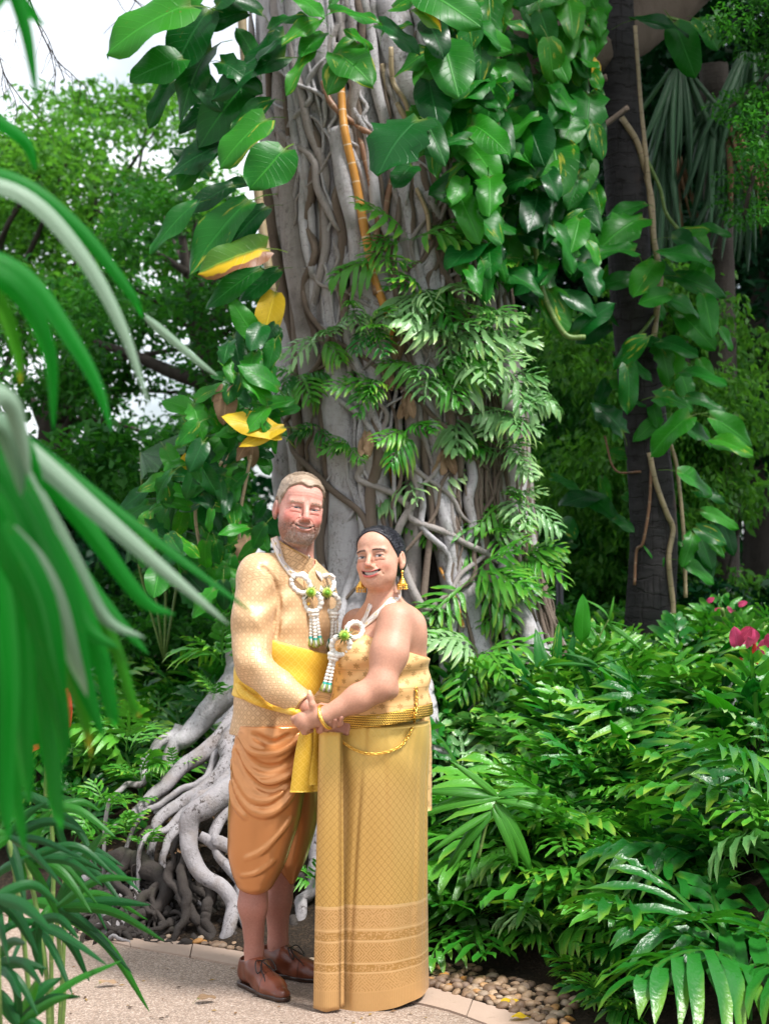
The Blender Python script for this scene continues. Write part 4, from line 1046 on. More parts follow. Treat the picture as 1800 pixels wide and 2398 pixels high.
for pts, w, mt in (([(1485, 60), (1492, 160), (1500, 260), (1512, 370), (1518, 430), (1528, 540)], 13, TAN), ([(1455, 275), (1490, 330), (1510, 400), (1525, 470), (1530, 560), (1545, 640), (1540, 700), (1530, 790)], 15, TAN), ([(1515, 375), (1545, 440), (1560, 500), (1600, 550)], 9, GRN), ([(1520, 1060), (1535, 1130), (1560, 1200), (1575, 1240), (1565, 1310), (1575, 1420), (1570, 1470)], 13, TAN),
                   ([(1525, 1080), (1520, 1180), (1505, 1270), (1490, 1290), (1485, 1370)], 7, BROWN), ([(1570, 1040), (1585, 1100), (1600, 1250), (1605, 1400)], 9, TAN), ([(1490, 40), (1560, 40), (1620, 55)], 9, GRN), ([(1450, 860), (1470, 800), (1500, 780), (1530, 740)], 9, GRN), ([(1415, 1020), (1440, 1100), (1500, 1105)], 5, BROWN)):
    ps = []
    for a in spline(pts, 34):
        h = hit(a[0], a[1], ['palm'], 0.015); ps.append(tuple(h[0]) if h else tuple(P(a[0], a[1], 8.9)))
    o = tube('stem', np.array(ps), np.full(34, pxm(w, 8.9) / 2), mt); child_world(o, pp)

# --- ferns in the beds
def bed_fern(px, py, Y, n, L, kd, where, grp, seed, tilt=(15, 60)):
    p = P(px, py, Y); p.z = float(ground_h(p.x, p.y)) + 0.01
    return fern(p, n, L, where, grp, kd, None, seed, tilt=tilt)
rbm = random.Random(77); cnt = 0
pos = []
def zone(x, Y):
    px = 900 + x / Y * FPX
    for lim, nm in ((1120, 'beside the gold skirt'), (1250, 'left of the seedling palm fan'), (1400, 'below the black post'), (1560, 'below the dark palm trunk'), (1700, 'between palm trunk and pink flowers'), (9999, 'at the right frame edge')):
        if px < lim: return nm
TONE = {'g': 'deep green', 'gl': 'two-toned green', 'l': 'light green', 'gp': 'grey-green'}
def size_word(L): return 'small' if L < .30 else ('large' if L > .365 else 'mid-sized')
while cnt < 165:
    Y = rbm.uniform(5.55, 9.2); x = rbm.uniform(0.12, 0.27 * Y)
    d = float(edge_dist(x, Y))
    if d < 0.44 or x > 0.26 * Y: continue
    if any((x - a) ** 2 + (Y - b) ** 2 < 0.138 ** 2 for a, b in pos): continue
    cx, rr2 = trunk_at(0.6)
    if (x - cx) ** 2 + (Y - TY) ** 2 < 0.62 ** 2: continue
    pos.append((x, Y)); cnt += 1
    row = 'lowest row' if d < 0.75 else ('lower bank' if d < 1.3 else ('upper bank' if d < 2.1 else 'bank top'))
    p = (x, Y, float(ground_h(x, Y)) + 0.01); L = rbm.uniform(.23, .42) * (1.12 if d > 1.5 else 1.0); kd = rbm.choice(('gl', 'gl', 'l', 'l', 'gp', 'gp', 'g'))
    fern(p, rbm.randint(6, 9), L, '%s %s wart fern %s, %s' % (size_word(L / (1.12 if d > 1.5 else 1.0)), TONE[kd], zone(x, Y), row), 'wart ferns in the right bed', kd, None, cnt + 500, tilt=(-2, 50) if d < .75 else ((10, 70) if d < 1.5 else (35, 85)))
for i, (px, py, Y, L, wh) in enumerate(((1590, 2220, 5.3, .48, 'big dark fern arching over the pebbles at lower right'), (1740, 2300, 5.0, .58, 'largest fern, in the bottom right corner'), (1700, 2060, 5.5, .55, 'pale arching fern above the corner fern'), (1250, 2000, 6.1, .45, 'light green fern beside the gold skirt above the pebbles'), (1420, 2080, 5.8, .45, 'fern leaning over the dark hollow by the pebbles'), (1780, 1900, 5.7, .5, 'tall fern at the right frame edge'), (1330, 1960, 6.0, .4, 'bright fern above the dark hollow'))):
    p = P(px, py, Y); p.z = max(p.z, float(ground_h(p.x, p.y)) * 0.8)
    fern(p, 8, L, wh, 'large ferns at the front of the right bed', ('gl', 'g', 'gp', 'l', 'gl', 'gl', 'l')[i], None, 900 + i, tilt=(5, 55))
for i, (px, py) in enumerate(((1360, 2330), (1430, 2300), (1420, 2380), (1500, 2340), (1490, 2395), (1570, 2370), (1290, 2275), (1640, 2390), (1180, 2245), (1080, 2235))):
    q = G(px, py); q.z = max(0, float(ground_h(q.x, q.y))) + .01
    fern(q, 6, .24 if px > 1300 else .17, 'low fern edging the pebbles at lower right', 'low ferns edging the pebbles', 'lg', None, 1200 + i, tilt=(10, 60))
pos = []; cnt = 0
while cnt < 62:
    Y = rbm.uniform(6.9, 10.2); x = rbm.uniform(-0.27 * Y, -0.42)
    if any((x - a) ** 2 + (Y - b) ** 2 < 0.17 ** 2 for a, b in pos): continue
    d = float(edge_dist(x, Y))
    if d < 0.35: continue
    cx, rr2 = trunk_at(0.6)
    if (x - cx) ** 2 + (Y - TY) ** 2 < 0.75 ** 2: continue
    pxx = 900 + x / Y * FPX
    if Y < 7.4 and pxx > 270: continue
    if Y < 7.9 and pxx > 420: continue
    pos.append((x, Y)); cnt += 1
    wh = ('just behind the surface roots' if Y < 7.9 else ('farther behind the roots' if Y < 8.7 else ('in shade behind the creeper' if pxx > 330 else 'in shade behind the blurred palm')))
    wh += ', far left' if pxx < 150 else (', middle' if pxx < 380 else ', by the trunk')
    L = rbm.uniform(.28, .47); kd = rbm.choice(('g', 'gl', 'l'))
    fern((x, Y, float(ground_h(x, Y)) + 0.01), rbm.randint(6, 9), L, '%s %s wart fern %s' % (size_word(L), TONE[kd], wh), 'wart ferns in the left bed', kd, None, cnt + 700, tilt=(15, 70))
for i, (px, py, Y, L) in enumerate(((345, 1990, 6.62, .14), (330, 1830, 7.0, .20), (255, 1900, 6.9, .22), (230, 1990, 6.7, .22), (290, 1960, 6.75, .16), (400, 1800, 7.05, .15), (520, 1560, 7.4, .26), (300, 1760, 7.2, .25), (735, 2080, 6.3, .16), (500, 1640, 7.35, .16))):
    fern(P(px, py, Y), 5, L, 'small bright fern sprouting ' + ('low in the root bank', 'above the longest pale root', 'at the tip of the longest pale root', 'at the left end of the dark root tangle', 'between the root tips', 'in the middle of the pale roots', 'beside the sash end at waist height', 'left of the longest pale root', 'between trouser leg and gold skirt', 'by the grey root behind the jacket')[i], 'small ferns among the roots', 'l', None, 950 + i, tilt=(20, 75))

# --- seedling palms in the right bed
def leaflet_mesh(seed, mat, w=0.05, droop=0.3, fold=0.4):
    V, F, A = leaf_arrays(seed, heart=0, wide=w, petiole=0, droop=droop, fold=fold, wave=0.0); me = make_mesh('leaflet', V, F, attrs={'luv': A}); me.materials.append(mat); return me
LP = leaf_mat('palm_leaflet', (0.004, 0.062, 0.006), (0.02, 0.15, 0.012), (0.08, 0.45, 0.01), 0, 0.36)
LPB = leaf_mat('palm_leaflet_bright', (0.02, 0.14, 0.01), (0.065, 0.25, 0.025), (0.2, 0.55, 0.03), 0, 0.34)
LFT = {'n': [leaflet_mesh(60 + i, LP, 0.045 + .01 * i, 0.2 + .15 * i) for i in range(4)], 'b': [leaflet_mesh(70 + i, LPB, 0.05 + .012 * i, 0.15 + .15 * i) for i in range(4)]}
def px_frond(name, label, stem, tips, Y, kind='b', group=None, w=1.0, sr=0.005, dY=-0.1):
    """a palm leaf: stem pixel polyline, leaflets from a point on the stem to a tip pixel: (sx, sy, tx, ty)"""
    o = empty(name, P(stem[0][0], stem[0][1], Y), label, 'palm', group)
    s = tube('stem', spline([P(x, y, Y) for x, y in stem], 20), np.linspace(sr * 1.3, sr * .6, 20), GRN, None, 7); child_world(s, o)
    for i, (sx, sy, tx, ty) in enumerate(tips):
        r = random.Random(i * 3 + int(tx)); place_leaf(r.choice(LFT[kind]), P(sx, sy, Y), P(tx, ty, Y + dY * r.uniform(.3, 1.3)), (r.uniform(-.4, .4), -.8, r.uniform(.5, 1.2)), o, w * r.uniform(.85, 1.2), 'leaflet')
    return o
px_frond('seedling_palm', 'seedling palm with broad striped leaflets right of the gold skirt', [(1120, 2010), (1140, 1930), (1165, 1870)], [(1165, 1865, 1085, 1790), (1165, 1865, 1000, 1850), (1165, 1868, 1030, 1820), (1160, 1875, 1270, 1870), (1165, 1862, 1275, 1818), (1150, 1900, 1000, 1980), (1150, 1900, 1040, 2010), (1155, 1890, 1220, 1995), (1160, 1880, 1270, 2020), (1120, 1940, 1050, 2030), (1125, 1940, 1090, 2040)], 5.75, 'b', 'seedling palms in the right bed', 1.4)
px_frond('seedling_palm', 'seedling palm with a fan of thin drooping leaflets in mid bed', [(1480, 1830), (1430, 1740), (1375, 1705)], [(1375, 1705, 1280, 1745), (1375, 1705, 1310, 1750), (1375, 1705, 1330, 1700), (1375, 1705, 1440, 1750), (1375, 1705, 1480, 1790), (1375, 1705, 1470, 1720), (1375, 1705, 1360, 1760), (1375, 1705, 1420, 1710), (1470, 1800, 1400, 1880), (1475, 1800, 1500, 1900)], 6.5, 'b', 'seedling palms in the right bed', 0.8)
px_frond('seedling_palm', 'seedling palm with upright leaf near the palm trunk foot', [(1390, 1560), (1400, 1500), (1425, 1450)], [(1425, 1450, 1415, 1395), (1425, 1450, 1440, 1400), (1410, 1470, 1385, 1450), (1420, 1460, 1500, 1500), (1425, 1455, 1470, 1460), (1400, 1500, 1340, 1480), (1400, 1490, 1520, 1600), (1390, 1540, 1430, 1570)], 7.6, 'b', 'seedling palms in the right bed', 1.1)
px_frond('seedling_palm', 'seedling palm with spreading thin leaflets at mid right', [(1450, 1660), (1430, 1600), (1400, 1560)], [(1330, 1520, 1450, 1640), (1400, 1560, 1300, 1530), (1400, 1560, 1500, 1590), (1410, 1570, 1510, 1680), (1410, 1570, 1440, 1690), (1400, 1560, 1350, 1510), (1400, 1560, 1460, 1530)], 7.0, 'n', 'seedling palms in the right bed')
ab = empty('broad_leaf_plant', P(1300, 1600, 7.3), 'plant with upright broad bright leaves right of the fig roots', 'plant')
for i, (b, t, k, w) in enumerate((((1362, 1500), (1365, 1398), 'b', 1.6), ((1300, 1560), (1310, 1470), 'g', .9), ((1270, 1590), (1265, 1490), 'g', .9), ((1240, 1600), (1200, 1530), 'g', 1), ((1330, 1560), (1345, 1490), 'g', .8), ((1310, 1590), (1250, 1560), 'b', .9))):
    place_leaf(LANCE[k][i % 3], P(*b, 7.3), P(*t, 7.25), (.1, -1, .2), ab, w, 'leaf')
for i in range(26):                                       # other broad leaves dotted through the bed
    x = rbm.uniform(.35, 2.2); Y = rbm.uniform(6.3, 9.0)
    if x > .25 * Y: continue
    b = Vector((x, Y, float(ground_h(x, Y)) + .02)); o = empty('broad_leaf_plant', b, 'low pointed-leaf plant %s, %s' % (zone(x, Y), 'front' if Y < 7.2 else ('middle depth' if Y < 8.1 else 'back')), 'plant', 'pointed-leaf plants in the right bed')
    for k in range(6):
        a = rbm.uniform(0, 6.3); t = b + Vector((math.cos(a) * .18, math.sin(a) * .12, rbm.uniform(.22, .40))); place_leaf(rbm.choice(LANCE[rbm.choice('gbd')]), b + Vector((0, 0, .06)), t, (-math.cos(a), -math.sin(a), .6), o, 1.1, 'leaf')
# =================================================================== TREES AND SHRUBS BEHIND
TRB = bark_mat('tree_bark', (0.025, 0.021, 0.018), (0.07, 0.058, 0.048), (0.012, 0.01, 0.009))
def clumps(region, Y, n, rad, seed, jitter=1.5):
    """clump centres over a pixel region (polygon rows: py, x0, x1)"""
    r = np.random.default_rng(seed); ys = [q[0] for q in region]; out = []; rr = []
    while len(out) < n:
        y = r.uniform(min(ys), max(ys)); x0 = np.interp(y, ys, [q[1] for q in region]); x1 = np.interp(y, ys, [q[2] for q in region])
        x = r.uniform(x0, x1); p = P(x, y, Y + r.uniform(-jitter, jitter)); s = rad * r.uniform(.6, 1.3)
        out.append(tuple(p)); rr.append((s * r.uniform(.9, 1.5), s * r.uniform(.9, 1.4), s * r.uniform(.55, .9)))
    return np.array(out), np.array(rr)
def tree(name, label, Y, region, n_cl, rad, n, size, mat, trunk, seed, group='trees behind the fig', down=0.2, shape=.5, jitter=1.5, branches=True):
    b = trunk[0]; o = empty(name, (b[0], b[1], b[2]), label, 'tree', group)
    c, r = clumps(region, Y, n_cl, rad, seed, jitter)
    cr = scatter_leaves('crown', c, r, n, size, mat, None, seed, down, shape); child_world(cr, o)
    pts = [tuple(t[:3]) for t in trunk]; q = spline(pts, 30); rd = np.interp(np.linspace(0, 1, 30), np.linspace(0, 1, len(trunk)), [t[3] for t in trunk])
    V, F, A = tube_arrays(q, rd, 10, rfun=lump(seed, .08)); child_world(mobj('trunk', make_mesh('trunk', V, F, attrs={'tuv': A}), TRB), o)
    if branches:
        rg = random.Random(seed)
        for k in range(min(9, n_cl)):
            e = c[rg.randrange(len(c))]; s = q[rg.randrange(12, 28)]; m = (np.array(s) + e) / 2 + np.array((rg.uniform(-.2, .2), rg.uniform(-.2, .2), rg.uniform(0, .3)))
            w = tube('branch', spline([tuple(s), tuple(m), tuple(e)], 12), np.linspace(rd[-1] * .8, .012, 12), TRB, None, 6); child_world(w, o)
    return o
def T(px, py, Y, r): p = P(px, py, Y); return (p.x, p.y, p.z, r)
# left: light feathery trees with sky above and through them
tree('shade_tree', 'bright feathery tree under the open sky at upper left', 19, [(215, 180, 430), (300, -60, 520), (430, -150, 560), (600, -150, 520), (760, -100, 420)], 46, .52, 16000, .105, CB, [T(120, 1500, 19, .18), T(140, 1100, 19, .14), T(180, 700, 19, .10), T(230, 400, 19, .05)], 3)
tree('shade_tree', 'tree with crown reaching the left frame edge below the bare twigs', 17, [(210, -250, 60), (330, -250, 190), (520, -250, 260), (720, -200, 230)], 26, .5, 9000, .10, CB, [T(-90, 1500, 17, .16), T(-60, 1000, 17, .12), T(-40, 600, 17, .06)], 4)
tree('shade_tree', 'dark branching tree between the sky gaps left of the fig', 13.5, [(470, 330, 640), (640, 250, 640), (800, 60, 640), (960, 60, 620)], 36, .33, 8500, .085, CM, [T(500, 1500, 13.5, .17), T(520, 1150, 13.5, .15), T(505, 900, 13.5, .12), T(470, 780, 13.5, .09), T(440, 640, 13.5, .05), T(425, 540, 13.5, .03)], 5)
lb = bpy.data.objects['shade_tree.002'] if 'shade_tree.002' in bpy.data.objects else None
for pts, r0, r1 in (([(505, 905), (400, 870), (320, 835), (220, 800)], .07, .03), ([(500, 760), (560, 730), (640, 740)], .05, .02), ([(440, 640), (380, 600), (340, 585)], .035, .012), ([(470, 790), (520, 720), (500, 690), (440, 640)], .05, .03)):
    w = tube('branch', spline([P(x, y, 13.4) for x, y in pts], 16), np.linspace(r0, r1, 16), TRB, None, 8)
    if lb: child_world(w, lb)
tree('shade_tree', 'mid-green tree low behind the palm at far left', 15, [(640, -220, 320), (820, -220, 420), (1000, -220, 480), (1160, -220, 440)], 34, .42, 8500, .09, CM, [T(60, 1600, 15, .14), T(90, 1200, 15, .11), T(120, 900, 15, .06)], 6)
# shrubs at the foot of the left trees
def shrub(label, Y, region, n_cl, rad, n, size, mat, seed, group='shrubs behind the beds', name='shrub', cat='shrub', shape=.5):
    c, r = clumps(region, Y, n_cl, rad, seed, .5); b = c.mean(0); o = empty(name, (b[0], b[1], float(ground_h(b[0], b[1]))), label, cat, group)
    child_world(scatter_leaves('foliage', c, r, n, size, mat, None, seed, .2, shape), o)
    for k in range(4):
        e = c[k % len(c)]; w = tube('stem', spline([(b[0], b[1], float(ground_h(b[0], b[1])) - .05), tuple((e + b) / 2), tuple(e)], 8), np.linspace(.025, .008, 8), TRB, None, 6); child_world(w, o)
    return o
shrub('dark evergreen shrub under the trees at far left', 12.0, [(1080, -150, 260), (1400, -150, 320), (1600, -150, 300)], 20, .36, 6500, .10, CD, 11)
shrub('leafy shrub behind the fan leaves left of the creeper', 11.0, [(1000, 200, 520), (1250, 220, 560), (1480, 220, 520)], 18, .32, 5500, .10, CM, 12)
shrub('mid-green shrub above the ferns left of the fig roots', 9.9, [(1340, 180, 520), (1560, 160, 520)], 12, .24, 4200, .075, CM, 13)
# right: deep shade
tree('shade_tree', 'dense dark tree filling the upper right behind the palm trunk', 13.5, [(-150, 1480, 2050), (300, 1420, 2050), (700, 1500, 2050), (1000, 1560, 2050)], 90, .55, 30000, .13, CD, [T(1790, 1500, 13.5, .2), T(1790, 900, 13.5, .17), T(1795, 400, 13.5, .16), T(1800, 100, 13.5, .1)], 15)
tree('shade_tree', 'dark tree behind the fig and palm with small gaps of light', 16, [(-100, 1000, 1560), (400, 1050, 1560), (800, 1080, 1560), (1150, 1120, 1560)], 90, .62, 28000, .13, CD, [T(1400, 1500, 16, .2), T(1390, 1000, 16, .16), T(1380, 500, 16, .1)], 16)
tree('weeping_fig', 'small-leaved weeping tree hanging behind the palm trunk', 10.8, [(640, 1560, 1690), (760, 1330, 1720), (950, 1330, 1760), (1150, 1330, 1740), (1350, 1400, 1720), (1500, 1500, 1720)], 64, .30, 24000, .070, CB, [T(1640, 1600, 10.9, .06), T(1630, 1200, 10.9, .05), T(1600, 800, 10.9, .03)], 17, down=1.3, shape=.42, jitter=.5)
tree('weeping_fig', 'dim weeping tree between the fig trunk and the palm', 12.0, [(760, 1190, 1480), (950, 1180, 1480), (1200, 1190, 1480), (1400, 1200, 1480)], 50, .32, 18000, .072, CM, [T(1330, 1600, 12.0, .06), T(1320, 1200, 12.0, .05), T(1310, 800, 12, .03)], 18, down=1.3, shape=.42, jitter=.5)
tree('feathery_tree', 'fine-leaved grey-green branch hanging at the top right corner', 8.3, [(-60, 1690, 1850), (150, 1700, 1850), (330, 1710, 1850), (520, 1700, 1850)], 30, .13, 5200, .038, CM, [T(1990, 700, 8.4, .05), T(1900, 100, 8.4, .035), T(1780, -120, 8.4, .02)], 19, down=.5, shape=.4, jitter=.4)
shrub('dark shrub low behind the black post', 11.2, [(1250, 1180, 1500), (1480, 1150, 1520)], 20, .26, 5000, .09, CM, 21)
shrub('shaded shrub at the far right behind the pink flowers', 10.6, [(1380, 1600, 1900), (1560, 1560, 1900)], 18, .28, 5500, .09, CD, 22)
shrub('low leafy shrub at the top of the right bank', 9.4, [(1430, 1260, 1800), (1540, 1240, 1800)], 26, .16, 6000, .07, CM, 23)
# far wood closing the view
c1, r1 = clumps([(1140, -600, 600), (1300, -600, 620), (1500, -600, 640)], 27, 50, 1.2, 31, 4)
wood = scatter_leaves('far_wood', c1, r1, 11000, .26, CD, None, 31); tag(wood, 'far-off dark wood between the trunks on the left', 'wood', None, 'stuff')
c1, r1 = clumps([(-300, 1000, 2500), (700, 1000, 2500), (1500, 1000, 2500)], 26, 110, 1.7, 32, 4)
wood2 = scatter_leaves('far_wood', c1, r1, 20000, .30, CD, None, 32); tag(wood2, 'far-off dark wood closing the view on the right', 'wood', None, 'stuff')
# unseen fig canopy, added overhead to block sky light and darken the background
rc = np.random.default_rng(8); cc = []; rr3 = []
for _ in range(80):
    x, y = rc.uniform(-1.8, 6.5), rc.uniform(7.6, 12.5); z = 5.4 + rc.uniform(0, 1.8) + 0.10 * (y - 7); cc.append((x, y, z)); rr3.append((.75, .75, .4))
child_world(scatter_leaves('crown', np.array(cc), np.array(rr3), 14000, .17, CM, None, 8), fig)
for e in ((-1.6, 8.5, 6.3), (1.8, 8.4, 6.4), (3.6, 9.8, 6.8), (0.4, 10.6, 6.8), (5.2, 12, 7.0)):
    fix(tube('branch', spline([(trunk_at(5.4)[0], TY, 5.4), ((e[0]) / 2, (e[1] + TY) / 2, 6.2), e], 16), np.linspace(.22, .06, 16), BARK2, None, 10))
# hanging fronds of a fan palm, upper right
fan = empty('fan_palm', P(1640, 300, 10.6), 'fan palm with limp hanging leaves in the shade at upper right', 'palm')
LDK = leaf_mat('shaded_palm_leaf', (0.014, 0.048, 0.022), (0.05, 0.12, 0.06), (0.12, 0.3, 0.05), 0, .4); LDY = leaf_mat('dead_palm_leaf', (0.10, 0.055, 0.03), (0.2, 0.12, 0.06), (.2, .1, .04), 0, .7, wt=.1)
LFT['k'] = [leaflet_mesh(90 + i, LDK, .035, .25) for i in range(3)]; LFT['r'] = [leaflet_mesh(95 + i, LDY, .03, .2) for i in range(3)]
rf = random.Random(4)
for hx, hy, n, sp in ((1590, 160, 26, 150), (1680, 230, 26, 150), (1740, 330, 24, 130), (1560, 330, 20, 110), (1760, 120, 20, 120)):
    for k in range(n):
        a = rf.uniform(-1, 1); t = (hx + a * sp * .8, hy + rf.uniform(150, 300) * (1 - .3 * abs(a)))
        place_leaf(rf.choice(LFT['r' if (hy > 200 and a > .5) else 'k']), P(hx + a * 20, hy, 10.6), P(t[0], t[1], 10.4 + rf.uniform(-.2, .2)), (rf.uniform(-.6, .6), -1, .3), fan, rf.uniform(.8, 1.3), 'leaflet')
child_world(tube('trunk', spline([P(1700, 1500, 11), P(1690, 800, 11), P(1670, 150, 10.8)], 20), np.full(20, .10), TRB, None, 10), fan)
# broad pleated fan leaves left of the creeper
lic = empty('fan_palm', P(380, 1300, 9.0), 'low fan palm with pleated toothed leaves left of the creeper', 'palm')
LFN = leaf_mat('pleated_fan', (0.006, 0.06, 0.008), (0.03, 0.13, 0.02), (.08, .4, .02), 0, .4)
def pleated_fan(c, tipdir, L, span, face, parent, seed):
    nseg = 18; V = []; F = []; A = []
    for i in range(nseg + 1):
        a = (-.5 + i / nseg) * span
        for j in range(7):
            t = j / 6; rr4 = L * t * (1 - .06 * (i % 2) * (t > .9)); z = (.03 if i % 2 else -.03) * t * L - .25 * L * t * t * abs(a) / span
            V.append((rr4 * math.sin(a), rr4 * math.cos(a), z)); A.append((((i % 2) - .5) * .5, t, 0))
    for i in range(nseg):
        for j in range(6): q_ = i * 7 + j; F.append([q_, q_ + 7, q_ + 8, q_ + 1])
    me = make_mesh('fan_leaf', np.array(V), F, smooth=False, attrs={'luv': np.array(A)}); me.materials.append(LFN)
    Rm, _ = basis(Vector((0, 0, 0)), Vector(tipdir), Vector(face)); M = Rm.to_4x4(); M.translation = c; o = bpy.data.objects.new('fan_leaf', me); o.matrix_basis = parent.matrix_basis.inverted() @ M; link(o, parent)
    s = tube('stem', spline([c, c + Vector((.0, .15, -.35)), Vector((parent.location.x, 9.1, parent.location.z - .6))], 10), np.full(10, .008), GRN, None, 6); child_world(s, parent)
for i, (x, y, td, L, sp, fc) in enumerate(((330, 1060, (.5, -.2, .1), .36, 2.4, (0, -.5, 1)), (315, 1170, (.7, -.3, -.6), .38, 1.8, (0, -1, .5)), (420, 1120, (.3, -.3, -.8), .30, 1.6, (0, -1, .4)), (380, 1230, (.4, -.4, -.6), .3, 1.7, (0, -1, .6)))):
    pleated_fan(P(x, y, 8.9), td, L, sp, fc, lic, i)
# black post, pink and red plants
post = empty('garden_post', P(1310, 1520, 9.8), 'slim black post standing right of the fig roots', 'post')
p0 = P(1310, 1560, 9.8); p0.z = .35; p1 = P(1310, 1290, 9.8)
BLKM = (lambda m: (m.bump(m.noise(m.pos(), 60, 2), .2, .002), m.m)[1])(Mat('black_paint', .45, color=(.012, .013, .015)))
for nm, a, b, r0 in (('shaft', p0, p1, .024), ('cap', p1, p1 + Vector((0, 0, .02)), .032), ('foot', p0 - Vector((0, 0, .03)), p0 + Vector((0, 0, .03)), .045)):
    child_world(tube(nm, np.array([tuple(a), tuple((a + b) / 2), tuple(b)]), (r0,) * 3, BLKM, None, 12), post)
def bracts(name, label, c, n, spread, L, mats, seed, group=None):
    r = random.Random(seed); o = empty(name, c, label, 'flowering plant', group)
    for k in range(n):
        a = r.uniform(0, 6.3); e = r.uniform(.1, 1.3); d = Vector((math.cos(a) * math.cos(e), -abs(math.sin(a)) * math.cos(e), math.sin(e))); b = c + Vector((r.uniform(-1, 1) * spread[0], r.uniform(-.1, .1), r.uniform(-1, 1) * spread[1]))
        place_leaf(r.choice(POT[r.choice(mats)]), b, b + d * L * r.uniform(.6, 1.2), (d.x, -1, .5), o, r.uniform(.7, 1.1), 'bract' if r.random() < .7 else 'leaf')
    child_world(tube('stem', spline([c + Vector((0, .1, -spread[1] - .35)), c + Vector((.02, .05, -.1)), c], 10), np.full(10, .01), GRN, None, 6), o)
    return o
PK = leaf_mat('pink_bract', (0.48, 0.03, 0.11), (0.68, 0.10, 0.22), (.8, .15, .25), 0, .4); RD = leaf_mat('red_leaf', (0.30, 0.012, 0.012), (0.5, 0.05, 0.02), (.6, .08, .03), 0, .4)
POT['k'] = [leaf_mesh(i, PK, heart=.6, wide=.42, petiole=.1, droop=.1) for i in range(4)]; POT['e'] = [leaf_mesh(i, RD, heart=.2, wide=.26, petiole=.1, droop=.3) for i in range(4)]
bracts('bromeliad', 'pink-bracted plant at the right frame edge behind the bed', P(1775, 1520, 7.2), 24, (.11, .09), .075, 'kkke', 3)
bracts('bromeliad', 'smaller pink-bracted plant beside the palm trunk foot', P(1690, 1425, 8.2), 9, (.08, .04), .05, 'kkg', 5)
bracts('cordyline', 'red-leaved plant half hidden by the blurred palm at far left', P(95, 1660, 7.2), 18, (.09, .18), .22, 'eeg', 4)
# bare twigs against the sky, and fallen leaves
tw = empty('bare_branch', P(120, 60, 9.0), 'bare thin twigs against the bright sky at upper left', 'branch')
TW = Mat('twig', .8, color=(.05, .04, .035)).m; rtw = random.Random(14)
def twig(a, d, L, r0, depth):
    pts = [a]; p = Vector(a); dd = Vector(d)
    for k in range(5): dd = (dd + Vector((rtw.uniform(-.3, .3), rtw.uniform(-.2, .2), rtw.uniform(-.3, .2)))).normalized(); p = p + dd * L / 5; pts.append(tuple(p))
    child_world(tube('twig', spline(pts, 14), np.linspace(r0, r0 * .45, 14), TW, None, 5), tw)
    if depth:
        for k in (1, 2, 3, 4): twig(pts[k], (dd + Vector((rtw.uniform(-1, 1), rtw.uniform(-.4, .4), rtw.uniform(-.8, .5)))).normalized(), L * rtw.uniform(.4, .7), r0 * .55, depth - 1)
twig(tuple(P(60, -60, 9)), (.35, 0, -.9), .65, .007, 2); twig(tuple(P(230, -40, 9)), (.7, 0, -.5), .4, .005, 1); twig(tuple(P(-30, 40, 9)), (.3, 0, -.8), .6, .006, 2)
for i, (px, py, k) in enumerate(((1180, 2345, 'Y'), (1207, 2381, 'Y'), (1280, 1952, 'Y'), (470, 2338, 'r'), (240, 2300, 'r'), (1020, 2280, 'r'))):
    c = G(px, py, .02) if py > 2100 else P(px, py, 6.2)
    o = place_leaf(POT[k][i % 5], c, c + Vector((.05, .02, .004)), (0, -.2, 1), None, .9, 'fallen_leaf'); tag(o, ('yellow' if k == 'Y' else 'dry brown') + ' fallen leaf lying ' + ('on the pebbles by the border', 'on the border slabs at the right', 'among the ferns of the right bed', 'on the path left of the brown shoe', 'on the path at left', 'near the skirt hem on the border')[i], 'fallen leaf', 'fallen leaves')
rl = random.Random(3); lit = MB()
for i in range(700):
    px, py = rl.uniform(215, 760), rl.uniform(1700, 2220); h = hit(px, py, ['ground'], 0)
    if not h: continue
    c = h[0] + Vector((0, 0, .012)); a = rl.uniform(0, 6.3); L_ = rl.uniform(.015, .05); d = Vector((math.cos(a), math.sin(a), rl.uniform(-.3, .5))) * L_; s = Vector((-math.sin(a), math.cos(a), rl.uniform(-.4, .4))) * L_ * .35
    cl_ = rl.choice(((.20, .12, .065), (.12, .07, .04), (.28, .19, .11), (.07, .045, .03)))
    lit.add([c - d, c + s + Vector((0, 0, .006)), c + d, c - s], [[0, 1, 2, 3]], cl_ + (1,))
for i in range(90):                                      # a few crumbs of litter blown onto the path
    c = G(rl.uniform(150, 1150), rl.uniform(2200, 2398), .004); a = rl.uniform(0, 6.3); L_ = rl.uniform(.004, .014); d = Vector((math.cos(a), math.sin(a), .1)) * L_; s = Vector((-math.sin(a), math.cos(a), 0)) * L_ * .4
    lit.add([c - d, c + s + Vector((0, 0, .003)), c + d, c - s], [[0, 1, 2, 3]], rl.choice(((.16, .09, .045), (.07, .045, .03), (.24, .15, .05))) + (1,))
lo_ = mobj('leaf_litter', lit.mesh('leaf_litter', False), vcol_mat('dry_litter', .8, spec=.2)); tag(lo_, 'dry leaf litter caught between the surface roots', 'leaf litter', None, 'stuff')
